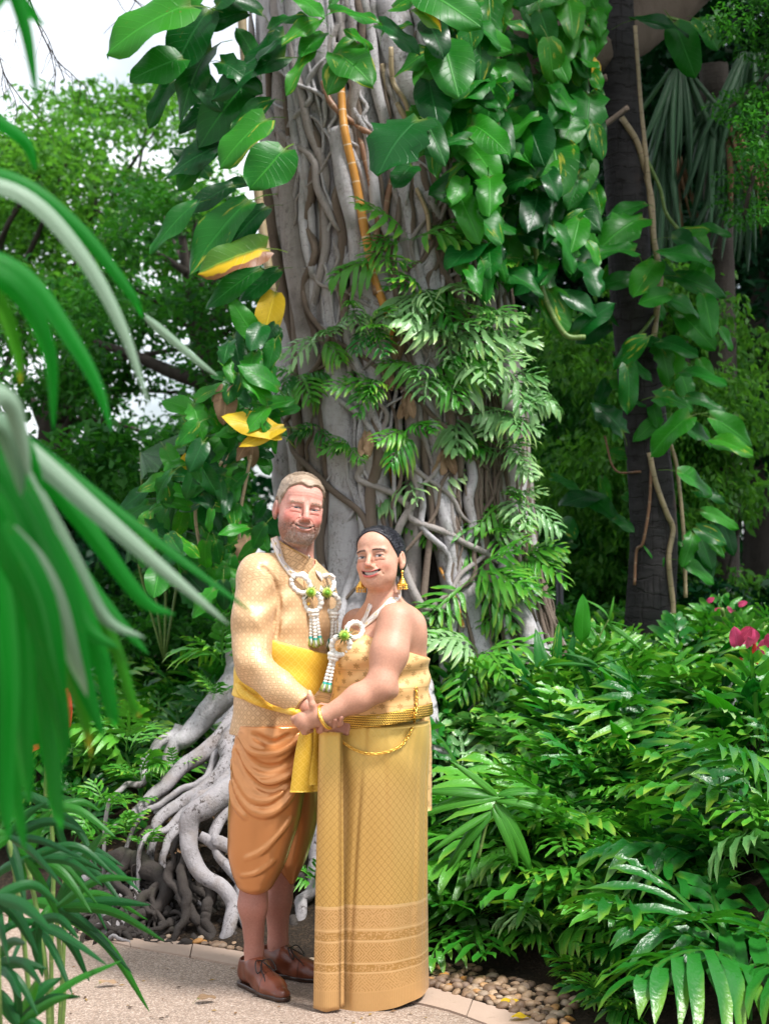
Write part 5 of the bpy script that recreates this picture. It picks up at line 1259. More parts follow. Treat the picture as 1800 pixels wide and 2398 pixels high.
# =================================================================== PEOPLE
sst = sstep
def rot_head(yaw, pitch, roll):
    return np.array(Matrix.Rotation(R(roll), 3, 'Y') @ Matrix.Rotation(R(yaw), 3, 'Z') @ Matrix.Rotation(R(pitch), 3, 'X'))
def skin_mat(name):
    m = Mat(name, rough=0.50, spec=0.40)
    c = m.attr('vcol', 'Color'); p = m.pos()
    n = m.noise(p, 150, 4, .7)
    m.set('Base Color', m.mix(0.42, c, m.ramp(n, [(0.3, (0.75, 0.6, 0.55)), (0.7, (1.25, 1.2, 1.15))]), 'MULTIPLY'))
    m.set('Subsurface Weight', 0.12); m.set('Subsurface Radius', (0.012, 0.005, 0.003)); m.set('Subsurface Scale', 0.6)
    m.bump(m.noise(p, 330, 3), 0.22, 0.003)
    return m.m
SKIN = skin_mat('skin')
EYE = vcol_mat('eye', 0.12); TEETH = Mat('teeth', 0.25, color=(0.66, 0.58, 0.48)).m
LEATHER = vcol_mat('brown_leather', 0.28, bump=240, dist=0.0008)
GOLD = (lambda m: (m.bump(m.noise(m.pos(), 420, 2), 0.6, 0.002), m.m)[1])(Mat('gold', 0.26, 1.0, color=(0.95, 0.6, 0.13)))
BLACK = Mat('black_lace', 0.6, color=(0.012, 0.008, 0.007)).m
def hair_mat(name, a, b, rough):
    m = Mat(name, rough=rough, spec=0.5)
    v = m.attr('huv'); n = m.noise(m.scale(v, (420, 14, 14)), 1.0, 3)
    m.set('Base Color', m.mix(n, a, b)); m.bump(n, 0.7, 0.004)
    return m.m
HAIR_M = hair_mat('greying_hair', (0.11, 0.066, 0.038), (0.56, 0.43, 0.305), 0.5)
HAIR_W = hair_mat('black_hair', (0.003, 0.003, 0.006), (0.022, 0.020, 0.028), 0.28)

def head_sdf(g, C, Rm, s, man):
    """the whole head in its own frame: x right, -y out of the face, z up; eye level is z=0"""
    sl, (X, Y, Z) = g.local(C, Rm, (0.15, 0.16, 0.18))
    X, Y, Z = X / s, Y / s, Z / s
    A = np.abs(X)
    def E(c, r, k, op='add'): g.put(sl, s * ell_sdf((A if c[0] else X) - c[0], Y - c[1], Z - c[2], r), k * s, op)
    def K(a, b, ra, rb, k, op='add'):
        a = np.array(a); b = np.array(b); ba = b - a
        x = A if (a[0] or b[0]) else X
        t = np.clip(((x - a[0]) * ba[0] + (Y - a[1]) * ba[1] + (Z - a[2]) * ba[2]) / (ba @ ba), 0, 1)
        d = np.sqrt((x - a[0] - t * ba[0]) ** 2 + (Y - a[1] - t * ba[1]) ** 2 + (Z - a[2] - t * ba[2]) ** 2) - (ra + (rb - ra) * t)
        g.put(sl, (s * d).astype(np.float32), k * s, op)
    E((0, 0.02, 0.034), (0.077, 0.098, 0.083), 0.0)                       # cranium
    E((0, -0.052, 0.045), (0.058, 0.042, 0.05), 0.03)                      # forehead
    if man:
        E((0, -0.026, -0.035), (0.0735, 0.062, 0.078), 0.03)
        E((0, -0.034, -0.073), (0.0605, 0.050, 0.041), 0.03)
        E((0, -0.073, -0.091), (0.028, 0.022, 0.021), 0.025)
        E((0, -0.02, -0.092), (0.052, 0.04, 0.03), 0.02)
    else:
        E((0, -0.028, -0.032), (0.0725, 0.060, 0.074), 0.03)
        E((0, -0.036, -0.072), (0.057, 0.048, 0.040), 0.03)
        E((0, -0.074, -0.094), (0.023, 0.020, 0.019), 0.025)
    ex = 0.0315 if man else 0.034
    K((0.014, -0.089, 0.021), (0.050, -0.075, 0.020), 0.0072, 0.0055, 0.018)  # brow ridge
    E((ex, -0.0985, 0.001), (0.019, 0.014, 0.0085), 0.012, 'sub')         # socket
    E((ex, -0.0745, 0.001), (0.0165, 0.0135, 0.0125), 0.006)              # eye bulge / lids
    K((ex - 0.013, -0.087, 0.007), (ex + 0.014, -0.083, 0.006), 0.0035, 0.003, 0.004)   # upper lid fold
    K((ex - 0.010, -0.086, -0.0085), (ex + 0.014, -0.082, -0.007), 0.0038, 0.003, 0.005)  # lower lid
    E((0.036, -0.068, -0.030), (0.024, 0.019, 0.020), 0.026)              # smiling cheek
    K((0, -0.090, 0.014), (0, -0.115, -0.030), 0.0080, 0.0115 if man else 0.010, 0.012)  # nose
    E((0, -0.116, -0.032), (0.0125 if man else 0.0108, 0.0115, 0.0095), 0.008)
    E((0.0125, -0.100, -0.036), (0.0085, 0.012, 0.0080), 0.006)           # wings
    E((0.0065, -0.110, -0.0435), (0.0038, 0.006, 0.0035), 0.003, 'sub')   # nostrils
    E((0, -0.082, -0.062), (0.036, 0.020, 0.024), 0.022)                  # muzzle
    mz = -0.066 if man else -0.063
    w = 0.030 if man else 0.0355
    fr = (Y < -0.055)
    def push(amt): g.f[sl] += (amt * fr * s).astype(np.float32)
    curve = mz + (0.0085 if man else 0.0120) * np.minimum(A / w, 1.3) ** 2
    inm = 1 - sst(w * 0.72, w * 1.02, A)
    push(-(0.0022 if man else 0.0032) * np.exp(-((Z - curve - 0.0068) / 0.0034) ** 2) * inm)                 # upper lip
    push(-0.0040 * np.exp(-((Z - curve + (0.0075 if man else 0.0100)) / 0.0042) ** 2) * inm)                # lower lip
    push(0.0030 * np.exp(-((Z - curve + 0.0165) / 0.004) ** 2) * (1 - sst(0.010, 0.026, A)))                # dip above the chin
    push((0.0030 if man else 0.0014) * np.exp(-((A - w - 0.003) ** 2 + (Z - mz - 0.010) ** 2) / 0.0045 ** 2))                    # mouth corners
    hop = (0.0038 if man else 0.0064) * np.sqrt(np.maximum(0, 1 - (A / w) ** 2)) - 0.0003
    cut = np.maximum(np.abs(Z - curve) - hop, Y + 0.086)
    g.put(sl, (cut * s).astype(np.float32), 0.0015 * s, 'sub')
    ax0, az0, ax1, az1 = 0.0185, -0.034, 0.0415, -0.066                                                        # smile folds
    tt = np.clip(((A - ax0) * (ax1 - ax0) + (Z - az0) * (az1 - az0)) / ((ax1 - ax0) ** 2 + (az1 - az0) ** 2), 0, 1)
    dl = np.hypot(A - ax0 - tt * (ax1 - ax0) - 0.004 * np.sin(tt * PI), Z - az0 - tt * (az1 - az0))
    push((0.0034 if man else 0.0024) * np.exp(-(dl / 0.0034) ** 2))
    push(0.0012 * np.exp(-((Z + 0.016 + 6 * (A - ex) ** 2) / 0.0022) ** 2) * (np.abs(A - ex) < 0.017))       # under-eye crease
    if man:
        push(0.00028 * np.sin(Z * 620 + 2 * A * 30) * sst(0.035, 0.045, Z) * (1 - sst(0.07, 0.08, Z)))
        push(0.0016 * np.exp(-((A - 0.006) / 0.003) ** 2) * np.exp(-((Z - 0.022) / 0.010) ** 2))             # frown lines
        for kz in (-0.004, 0.002, 0.008): push(0.0012 * np.exp(-((Z - kz - 0.5 * (A - 0.05) * (kz * 40)) / 0.0016) ** 2) * (A > 0.050) * (A < 0.064))   # crow's feet
    E((0.080, 0.016, -0.010), (0.011, 0.020, 0.032), 0.006)               # ear
    E((0.090, 0.010, -0.006), (0.008, 0.010, 0.019), 0.006, 'sub')
    E((0.079, 0.008, -0.036), (0.007, 0.009, 0.012), 0.006)

def to_head(V, C, Rm, s): return ((V - np.array(C)) @ Rm) / s
def head_paint(V, C, Rm, s, base, man):
    q = to_head(V, C, Rm, s); x, y, z = q[:, 0], q[:, 1], q[:, 2]; ax = np.abs(x)
    c = np.tile(np.array(base, float), (len(V), 1))
    inh = (np.linalg.norm(q, axis=1) < 0.19)
    def blend(m, colr): 
        m = np.clip(m * inh, 0, 1)[:, None]; c[:] = c * (1 - m) + np.array(colr) * m
    def blob(cx, cy_, cz, r): return 1 - sstep(r * 0.4, r, np.sqrt((ax - cx) ** 2 + (y - cy_) ** 2 + (z - cz) ** 2))
    face = (y < -0.03)
    mz = -0.066 if man else -0.063
    blend(0.75 * blob(0.045, -0.075, -0.028, 0.04), np.array(base) * ((1.02, 0.66, 0.66) if man else (1.03, 0.80, 0.78)))
    blend(0.7 * blob(0, -0.118, -0.03, 0.024), np.array(base) * (1.0, 0.68, 0.66))
    blend(0.6 * blob(0.085, 0.01, -0.01, 0.03) * man, np.array(base) * (0.95, 0.55, 0.52))
    w = 0.030 if man else 0.0355
    curve = mz + (0.0085 if man else 0.0120) * np.minimum(ax / w, 1.3) ** 2
    up = np.exp(-((z - curve - 0.0066) / 0.0032) ** 2) * (1 - sstep(w * 0.75, w, ax)) * (y < -0.07)
    lo = np.exp(-((z - curve + (0.0075 if man else 0.0098)) / (0.0036 if man else 0.0048)) ** 2) * (1 - sstep(w * 0.65, w * 0.98, ax)) * (y < -0.07)
    lip = (0.42, 0.17, 0.14) if man else (0.55, 0.10, 0.10)
    blend((0.5 if man else 0.95) * up, lip); blend((0.75 if man else 0.95) * lo, lip)
    blend(np.exp(-((z - curve) / (0.0036 if man else 0.0060)) ** 4) * (1 - sstep(w * 0.96, w * 1.06, ax)) * (y < -0.06), (0.06, 0.018, 0.014))
    dl = np.hypot(ax - 0.030, (z + 0.050) * 0.0)  # kept simple: folds are real relief
    # lash line and lid shade
    ex = 0.0315 if man else 0.034
    bz = 0.0205 - 6 * (ax - 0.028) ** 2 * 1.5
    if man:
        n = 0.5 + 0.5 * vnoise(V, 700, 3); n2 = 0.5 + 0.5 * vnoise(V, 300, 5)
        beard = sstep(-0.030, -0.062, z - 0.35 * np.maximum(y + 0.055, 0)) * sstep(0.045, 0.02, y) * (1 - 0.9 * np.exp(-((z - mz) / 0.012) ** 2) * (ax < 0.024) * (y < -0.08))
        beard = np.maximum(beard * sstep(-0.165, -0.118, z), 0.85 * np.exp(-((z + 0.050) / 0.0065) ** 2) * (ax < 0.036) * (y < -0.075))
        greyc = (0.56, 0.49, 0.45)
        chin = sstep(-0.07, -0.09, z) * (ax < 0.045)
        blend(beard * (0.5 + 0.5 * n) * 0.95, (0.19, 0.105, 0.072)); blend(beard * chin * (0.1 + 0.6 * n2), greyc)
        blend(0.3 * np.exp(-((z - bz - 0.003) / 0.004) ** 2) * (ax > 0.012) * (ax < 0.054) * (y < -0.05), (0.40, 0.26, 0.18))
        # stubbly hair base on the temples
        blend(0.55 * sstep(-0.025, 0.01, y) * sstep(-0.03, 0.0, z) * (ax > 0.055), (0.30, 0.23, 0.18))
    else:
        blend(0.95 * np.exp(-((z - bz - 0.0035) / 0.0036) ** 2) * (ax > 0.013) * (ax < 0.055) * (y < -0.05), (0.10, 0.05, 0.035))
        blend(0.45 * blob(ex, -0.085, 0.010, 0.019), (0.36, 0.20, 0.16))
    blend(0.55 * np.exp(-((z - 0.0055 + 0.6 * (ax - ex) ** 2 * 30) / 0.0024) ** 2) * (np.abs(ax - ex) < 0.017) * (y < -0.06), (0.10, 0.045, 0.035))
    return np.hstack([c, np.ones((len(V), 1))])

def eyes_teeth(body, C, Rm, s, man):
    ex = 0.0315 if man else 0.034
    for sgn in (-1, 1):
        n, mth = 14, 9; V = []; F = []; Cc = []
        hh = 0.0031 if man else 0.0044
        for i in range(n + 1):
            u = -1 + 2 * i / n
            for j in range(mth + 1):
                v = -1 + 2 * j / mth
                xx = u * 0.0135; zz = v * hh * math.sqrt(max(0, 1 - u * u)) + 0.0005
                V.append((sgn * ex + xx, -0.0905 + 0.09 * xx * xx * 40 + (0.0008 if man else 0.0), zz))
                di = math.hypot(xx - (-0.0028 if man else 0.0040), zz)
                cc = (0.30, 0.25, 0.23) if man else (0.55, 0.49, 0.46)
                if di < 0.0062: cc = (0.04, 0.055, 0.06) if man else (0.045, 0.03, 0.016)
                if di < 0.0030: cc = (0.008, 0.008, 0.008)
                if v > 0.55 or abs(u) > 0.86: cc = (0.04, 0.02, 0.016)
                Cc.append(cc + (1,))
        for i in range(n):
            for j in range(mth):
                a = i * (mth + 1) + j; F.append([a, a + 1, a + mth + 2, a + mth + 1])
        V = np.array(V) * s @ Rm.T + np.array(C)
        mobj('eye', make_mesh('eye', V, F, attrs={'vcol': np.array(Cc)}), EYE, body)
    mz = -0.066 if man else -0.063
    V = []; F = []
    w = 0.024 if man else 0.0305; wm = 0.030 if man else 0.0355; cc = 0.0085 if man else 0.0120
    n = 24
    for i in range(n + 1):
        x = w * (-1 + 2 * i / n)
        notch = 0.0012 * abs(math.sin(x / 0.0075 * PI)) ** 6
        for zz in ((0.0040, 0.0010, -0.0022) if man else (0.0062, 0.0012, -0.0036)):
            V.append((x, -0.0965 + 14 * x * x + notch, mz + zz + cc * (x / wm) ** 2))
    for i in range(n):
        for j in (0, 1):
            a = i * 3 + j; F.append([a, a + 3, a + 4, a + 1])
    mobj('teeth', make_mesh('teeth', np.array(V) * s @ Rm.T + np.array(C), F), TEETH, body)

def tubes_mesh(name, chains, mat, parent, sides=6):
    mb = MB()
    for pts, rad in chains:
        V, F, _ = tube_arrays(pts, rad, sides); mb.add(V, F)
    return mobj(name, mb.mesh(name), mat, parent)

def sec(Y, rows):
    """rows (py, pxc, a, b[, dY]) -> loft rows in metres"""
    out = []
    for r in rows:
        p = P(r[1], r[0], Y + (r[4] if len(r) > 4 else 0)); out.append((p.z, p.x, p.y, r[2], r[3]))
    return out
def pattern_uv(V, axis, yaw, rad, arm=None, ra=0.085):
    """woven-pattern coordinates in metres: round the body, or along the sleeve"""
    d = V[:, :2] - np.array(axis)
    th = np.arctan2(d[:, 1], d[:, 0]) - yaw + PI / 2
    th = (th + PI) % (2 * PI) - PI
    rr_ = np.linalg.norm(d, axis=1)
    uv = np.stack([th * rad, V[:, 2] + np.clip(rad - rr_, -0.2, 0.2) * sstep(1.34, 1.42, V[:, 2]), np.zeros(len(V))], 1)
    if arm is not None:
        L0 = -0.6
        for a, b in zip(arm[:-1], arm[1:]):
            a, b = np.array(a), np.array(b); ba = b - a; L = np.linalg.norm(ba)
            t = np.clip(((V - a) @ ba) / L ** 2, -0.05, 1.05); e = V - a - t[:, None] * ba
            m = (np.linalg.norm(e, axis=1) < ra) & (((V - a) @ ba) / L ** 2 > (0.12 if L0 == -0.6 else -0.05))
            w = np.cross(ba / L, np.array([0, -1.0, 0])); w /= np.linalg.norm(w)
            uv[m, 0] = np.arctan2(e[m] @ w, -e[m, 1]) * 0.07; uv[m, 1] = L0 + t[m] * L; uv[m, 2] = 1
            L0 += L
    return uv

# ------------------------------------------------------------------ cloth materials
def brocade(name, base, line, cell, rough, metallic, kind, sheen=0.3):
    m = Mat(name, rough=rough, metallic=metallic, sheen=sheen)
    u, v, w = m.xyz(m.attr('puv'))
    a = ((u + v) * (1 / cell)).fract(); b = ((u - v) * (1 / cell)).fract()
    da = (a - 0.5).abs(); db = (b - 0.5).abs()
    edge = da.max(db)                                     # 0.5 on the lattice lines
    if kind == 'line':
        f = (edge.step(0.25, 0.30) * (1.0 - edge.step(0.37, 0.42))).max(edge.step(0.455, 0.49) * 0.6)
    else:
        f = (edge.step(0.36, 0.44)).max(1.0 - edge.step(0.10, 0.17)).max((edge.step(0.22, 0.26) * (1.0 - edge.step(0.29, 0.33))) * 0.8)
    n = m.noise(m.vec(u * 900.0, v * 60.0), 1.0, 2)
    big = m.noise(m.pos(), 5.0, 2)
    c = m.mix(f * 0.75, base, line)
    c = m.mix(0.35, c, m.ramp(n, [(0.3, (0.8, 0.8, 0.8)), (0.7, (1.15, 1.15, 1.15))]), 'MULTIPLY')
    c = m.mix(0.4, c, m.ramp(big, [(0.3, (0.86, 0.84, 0.8)), (0.7, (1.1, 1.1, 1.1))]), 'MULTIPLY')
    m.set('Base Color', c)
    m.set('Roughness', m.sock((f * 0.18 + rough).k))
    m.bump(f + n * 0.3, 0.25, 0.0012)
    return m
JACKET = brocade('peach_gold_silk', (0.70, 0.46, 0.245), (0.36, 0.195, 0.08), 0.031, 0.40, 0.16, 'line', 0.08).m
SASH = brocade('yellow_silk', (0.76, 0.44, 0.012), (0.92, 0.62, 0.11), 0.026, 0.36, 0.12, 'dot', 0.1).m
def satin(name, c1, c2, rough):
    m = Mat(name, rough=rough, metallic=0.42, sheen=0.0)
    p = m.pos(); n = m.noise(m.scale(p, (60, 60, 900)), 1.0, 2); b = m.noise(p, 7, 2)
    m.set('Base Color', m.mix(b, c1, c2)); m.bump(n, 0.08, 0.001)
    return m.m
COPPER = satin('copper_satin', (0.56, 0.235, 0.08), (0.64, 0.29, 0.11), 0.24)

# ------------------------------------------------------------------ THE MAN
MY = 5.62
m_yaw = R(40)
man_head = (P(701, 1193, 5.545), rot_head(17, -2, 9), 1.0)
M_SHO = P(597, 1354, 5.49); M_ELB = P(590, 1562, 5.40); M_WRI = P(716, 1656, 5.275)
M_SHO2 = P(735, 1372, 5.76); M_ELB2 = P(745, 1560, 5.80); M_WRI2 = P(775, 1690, 5.40)
jac_rows = [(1316, 694, .062, .062), (1333, 688, .115, .082), (1352, 683, .160, .098), (1385, 679, .182, .112), (1430, 676, .186, .125), (1500, 674, .176, .138),
            (1560, 672, .172, .148), (1620, 666, .172, .148), (1680, 655, .170, .138), (1722, 646, .170, .130)]
m_axis = (P(672, 1500, MY).x, MY)
def grow(rows, d): return [(r[0], r[1], r[2] + d, r[3] + d) + tuple(r[4:]) for r in rows]

hc = np.array(man_head[0])
g = Grid((-0.62, 5.1, -0.005), (-0.02, 5.98, 1.80), 0.0055, [(hc - (0.09, 0.13, 0.13), hc + (0.10, 0.02, 0.06), 0.002), ((-0.25, 5.18, 0.93), (-0.11, 5.30, 1.05), 0.0028)])
legs = [((P(612, 1740, 5.56)), P(600, 1955, 5.555), P(592, 2120, 5.565), P(595, 2228, 5.585), (0.07, 0.052, 0.0465, 0.031)),
        ((P(690, 1740, 5.72)), P(668, 1955, 5.70), P(650, 2110, 5.735), P(651, 2208, 5.755), (0.07, 0.052, 0.046, 0.034))]
g.loft(sec(MY, grow(jac_rows[:9], -0.016)), m_yaw, 0.02)
for a, b, c, d, r in legs:
    g.chain([a, b, c, d], r, 0.03)
    g.cone(d, d - Vector((0, 0, 0.05)), r[3], r[3] * 1.1, 0.02)
    cb = (b + c) / 2 + Vector((-0.004, 0.02, -0.03)); g.ell(cb, (0.038, 0.045, 0.08), None, 0.03)
    f = Vector((0.13, -0.12, -0.02)) if a.y < 5.6 else Vector((0.15, -0.09, -0.02))
    g.cone(d - Vector((0, 0, 0.05)), d + f * 0.45 - Vector((0, 0, 0.058)), 0.028, 0.020, 0.02)
g.chain([P(697, 1250, 5.58), P(692, 1330, 5.61)], (0.058, 0.062), 0.03)
for s_, e_, w_ in ((M_SHO, M_ELB, M_WRI), (M_SHO2, M_ELB2, M_WRI2)):
    g.chain([s_, e_, w_], (0.058, 0.047, 0.029), 0.02)
# his right hand, gripping her wrist from below and behind
pc = P(742, 1682, 5.275)
g.cone(M_WRI, pc, 0.027, 0.031, 0.02, flat=((0, 1, 0), 0.75))
for i, (fx, fy) in enumerate(((752, 1709), (767, 1704), (781, 1699), (796, 1694))):
    base = P(738 + i * 7, 1684 - i * 3, 5.28)
    g.chain([base, P(fx - 4, fy + 2, 5.258), P(fx, fy, 5.222), P(fx + 3, fy - 14, 5.203)], (0.0115, 0.0108, 0.0102, 0.0085), 0.004)
g.chain([P(728, 1668, 5.275), P(752, 1655, 5.262), P(775, 1655, 5.245)], (0.014, 0.0115, 0.009), 0.006)
# his left hand rests behind, at her hip
pc2 = P(782, 1694, 5.385)
g.cone(M_WRI2, pc2, 0.028, 0.030, 0.02, flat=((0, 1, 0), 0.7))
for i in range(4):
    b = pc2 + Vector((0.004 * i, -0.012, -0.018 + 0.014 * i)); g.chain([b, b + Vector((0.028, -0.012, -0.008)), b + Vector((0.045, -0.030, -0.012))], (0.0105, 0.01, 0.008), 0.004)
g.chain([pc2 + Vector((0, -0.01, 0.02)), pc2 + Vector((0.01, -0.04, 0.03)), pc2 + Vector((0.03, -0.055, 0.028))], (0.013, 0.011, 0.009), 0.006)
head_sdf(g, *man_head, True)
V, F = g.surface()
V = relax(V, F, 1, 0.35)
vc = head_paint(V, *man_head, (0.60, 0.30, 0.235), True)
low = V[:, 2] < 0.7
vc[low, :3] = np.array((0.38, 0.175, 0.135)) * (1 + 0.12 * vnoise(V[low], 60, 2)[:, None])
hnd = (V[:, 2] > 0.7) & (V[:, 2] < 1.2); vc[hnd, :3] = (0.50, 0.25, 0.175)
man = mobj('person', make_mesh('man_body', V, F, attrs={'vcol': vc}), SKIN)
tag(man, 'bearded person in peach gold silk jacket and copper draped trousers, standing on the left', 'person')
eyes_teeth(man, *man_head, True)
bvh('mbody', V, F)
def bristles(head, key, n, seed, where, colour, L, flow, rad, body, name):
    """short hairs rooted on the real skin surface; where(q) -> probability in head space"""
    C, Rm, s = head; r = np.random.default_rng(seed); mb = MB(); made = tries = 0; Cn = Vector(C)
    while made < n and tries < n * 60:
        tries += 1; a, e = r.uniform(-1.5, 1.5), r.uniform(-1.2, 0.6)
        d = np.array((math.sin(a) * math.cos(e), -math.cos(a) * math.cos(e), math.sin(e))); dw = Vector(Rm @ d)
        o = Cn + Vector(Rm @ np.array((0, -0.02, -0.02))) * s
        loc, nor, _, _ = BVH[key].ray_cast(o + dw * 0.25, -dw)
        if loc is None: continue
        q = ((np.array(loc) - np.array(C)) @ Rm) / s; p = where(q)
        if r.random() > p: continue
        made += 1; nl = np.array(nor) @ Rm; f = np.array(flow(q), float) + r.normal(size=3) * .25; f -= nl * (f @ nl) * .8; f /= np.linalg.norm(f) + 1e-9
        l = L * r.uniform(.6, 1.3); pts = np.array([np.array(C) + Rm @ ((q + v) * s) for v in (-nl * .001, f * l * .5 + nl * l * .22, f * l + nl * l * .25)])
        Vb, Fb, _ = tube_arrays(pts, (rad, rad * .9, rad * .4), 3); mb.add(Vb, Fb, tuple(colour(q, r)) + (1,))
    o = mobj(name, mb.mesh(name), BRIS, body); o['kind'] = 'stuff'; return o
BRIS = vcol_mat('bristle', .55)
def beard_p(q):
    x, y, z = abs(q[0]), q[1], q[2]
    if z < -.125 or y > .02: return 0
    mst = math.exp(-((z + .0495) / .005) ** 2) * (x < .034) * (y < -.075)
    jaw = 1.0 * (z < -.052 - .25 * max(0, .03 - x) - .0 * y) if not (x < .030 and -.082 < z < -.052 and y < -.08) else 0.0
    chin = 1.0 * (z < -.083 and x < .05)
    return min(1, max(.7 * mst, .22 * jaw, chin))
def beard_c(q, r):
    w = r.random(); ch = 1.0 if (q[2] < -.075 and abs(q[0]) < .05) else .35
    return np.array((.30, .185, .13)) * (1 - w * ch) + np.array((.70, .62, .57)) * w * ch
bristles(man_head, 'mbody', 1500, 5, beard_p, beard_c, .0042, lambda q: (q[0] * 4, -.15, -1), .00062, man, 'beard')
bristles(man_head, 'mbody', 130, 6, lambda q: 1.0 if (.012 < abs(q[0]) < .052 and abs(q[2] - .0215 + 9 * (abs(q[0]) - .028) ** 2) < .0042 and q[1] < -.05) else 0, lambda q, r: np.array((.46, .33, .24)) * r.uniform(.8, 1.3), .006, lambda q: (np.sign(q[0]), 0, .15), .0006, man, 'eyebrows')

# hair: a short cap combed to the side plus loose strands
def hair_cap(name, head, keep, off, mat, body, man):
    C, Rm, s = head
    g = Grid(np.array(C) - 0.17, np.array(C) + 0.17, 0.0035)
    sl, (X, Y, Z) = g.local(C, Rm, (0.15, 0.16, 0.17)); X, Y, Z = X / s, Y / s, Z / s
    d = ell_sdf(X, Y - 0.02, Z - 0.034, (0.077, 0.098, 0.083))
    d2 = ell_sdf(X, Y + 0.052, Z - 0.045, (0.058, 0.042, 0.05))
    hh = np.maximum(0.03 - np.abs(d - d2), 0) / 0.03; d = np.minimum(d, d2) - hh * hh * 0.03 * 0.25
    ofs = (0.0035 + 0.0085 * sst(0.055, 0.105, Z)) if man else off
    d = np.maximum(d - ofs, -(d + 0.004))                  # a shell
    d = np.maximum(d, keep(X, Y, Z))
    g.f[sl] = (s * d)
    if not man:
        q = np.array(C) + Rm @ (np.array((0.0, 0.112, -0.005)) * s); g.ell(q, (0.05, 0.042, 0.048), Rm, 0.012)
    V, F = g.surface()
    q = to_head(V, C, Rm, s)
    if man:
        part = q[:, 0] + 0.02 * np.sin(q[:, 1] * 30)
        V = V + ((0.0010 * vnoise(q * [0.3, 1, 1], 260, 4) + 0.0010 * vnoise(q * [0.4, 1, 1], 520, 9))[:, None]) * (q / np.linalg.norm(q, axis=1)[:, None]) @ Rm.T
        huv = np.stack([q[:, 1] * 0.4 + q[:, 2] * 0.3, q[:, 0], q[:, 2]], 1)
    else:
        # combed straight back from the forehead to the knot
        ang = np.arctan2(q[:, 0], q[:, 2] + 0.03); huv = np.stack([ang * 0.1, q[:, 1], 0 * ang], 1)
        V = V + ((0.0011 * np.sin(ang * 80 + 6 * q[:, 1] * 9) + 0.0007 * np.sin(ang * 143 + 1))[:, None]) * (q / np.linalg.norm(q, axis=1)[:, None]) @ Rm.T
    return mobj(name, make_mesh(name, V, F, attrs={'huv': huv}), mat, body)
def keep_man(X, Y, Z):
    A = np.abs(X)
    hl = np.interp(Y, [-0.12, -0.085, -0.068, -0.050, -0.040, -0.024, -0.018, 0.002, 0.006, 0.034, 0.045, 0.13], [0.098, 0.092, 0.078, 0.066, 0.052, 0.030, -0.012, -0.016, 0.024, 0.024, -0.045, -0.06])
    hl = hl - 0.016 * (1 - sst(0.0, 0.035, A)) * (Y < -0.03)
    return (hl - Z) * 0.8
def keep_woman(X, Y, Z):
    A = np.abs(X)
    return (0.085 - 0.020 * sst(0.0, 0.06, A) - 1.30 * (Y + 0.062) - Z) * 0.65
mh = hair_cap('hair', man_head, keep_man, 0.0085, HAIR_M, man, True)
def strands(head, n, seed, mat, body):
    C, Rm, s = head; r = np.random.default_rng(seed); mb = MB(); hv = []
    for _ in range(n):
        x = r.uniform(-0.062, 0.062); y = r.uniform(-0.078, 0.09)
        e = 1 - (x / 0.083) ** 2 - ((y - 0.02) / 0.107) ** 2
        if e <= 0.02: continue
        z = 0.034 + 0.092 * math.sqrt(e)
        if z < 0.095 - 0.03 * abs(x) / 0.06 - 0.6 * (y + 0.065): continue
        p = np.array((x, y, z)); nrm = np.array((x / 0.084 ** 2, (y - 0.02) / 0.108 ** 2, (z - 0.034) / 0.089 ** 2)); nrm /= np.linalg.norm(nrm)
        dirn = np.array((0.9 + r.normal() * 0.12, -0.25 + r.normal() * 0.14, 0)); dirn -= nrm * (dirn @ nrm); dirn /= np.linalg.norm(dirn)
        L = r.uniform(0.018, 0.036)
        pts = [p - nrm * 0.003, p + dirn * L * 0.5 + nrm * r.uniform(0.002, 0.006), p + dirn * L + nrm * r.uniform(-0.003, 0.003)]
        pts = np.array([np.array(C) + Rm @ (q * s) for q in pts])
        V, F, _ = tube_arrays(pts, (0.0020, 0.0014, 0.0004), 4, flat=0.6); mb.add(V, F); hv += [tuple(r.random(3) * 0.5)] * len(V)
    me = mb.mesh('hair_strands')
    a = me.attributes.new('huv', 'FLOAT_VECTOR', 'POINT'); a.data.foreach_set('vector', np.array(hv, np.float32).ravel())
    o = mobj('hair_strands', me, mat, body); o['kind'] = 'stuff'; return o
strands(man_head, 1500, 4, HAIR_M, mh)
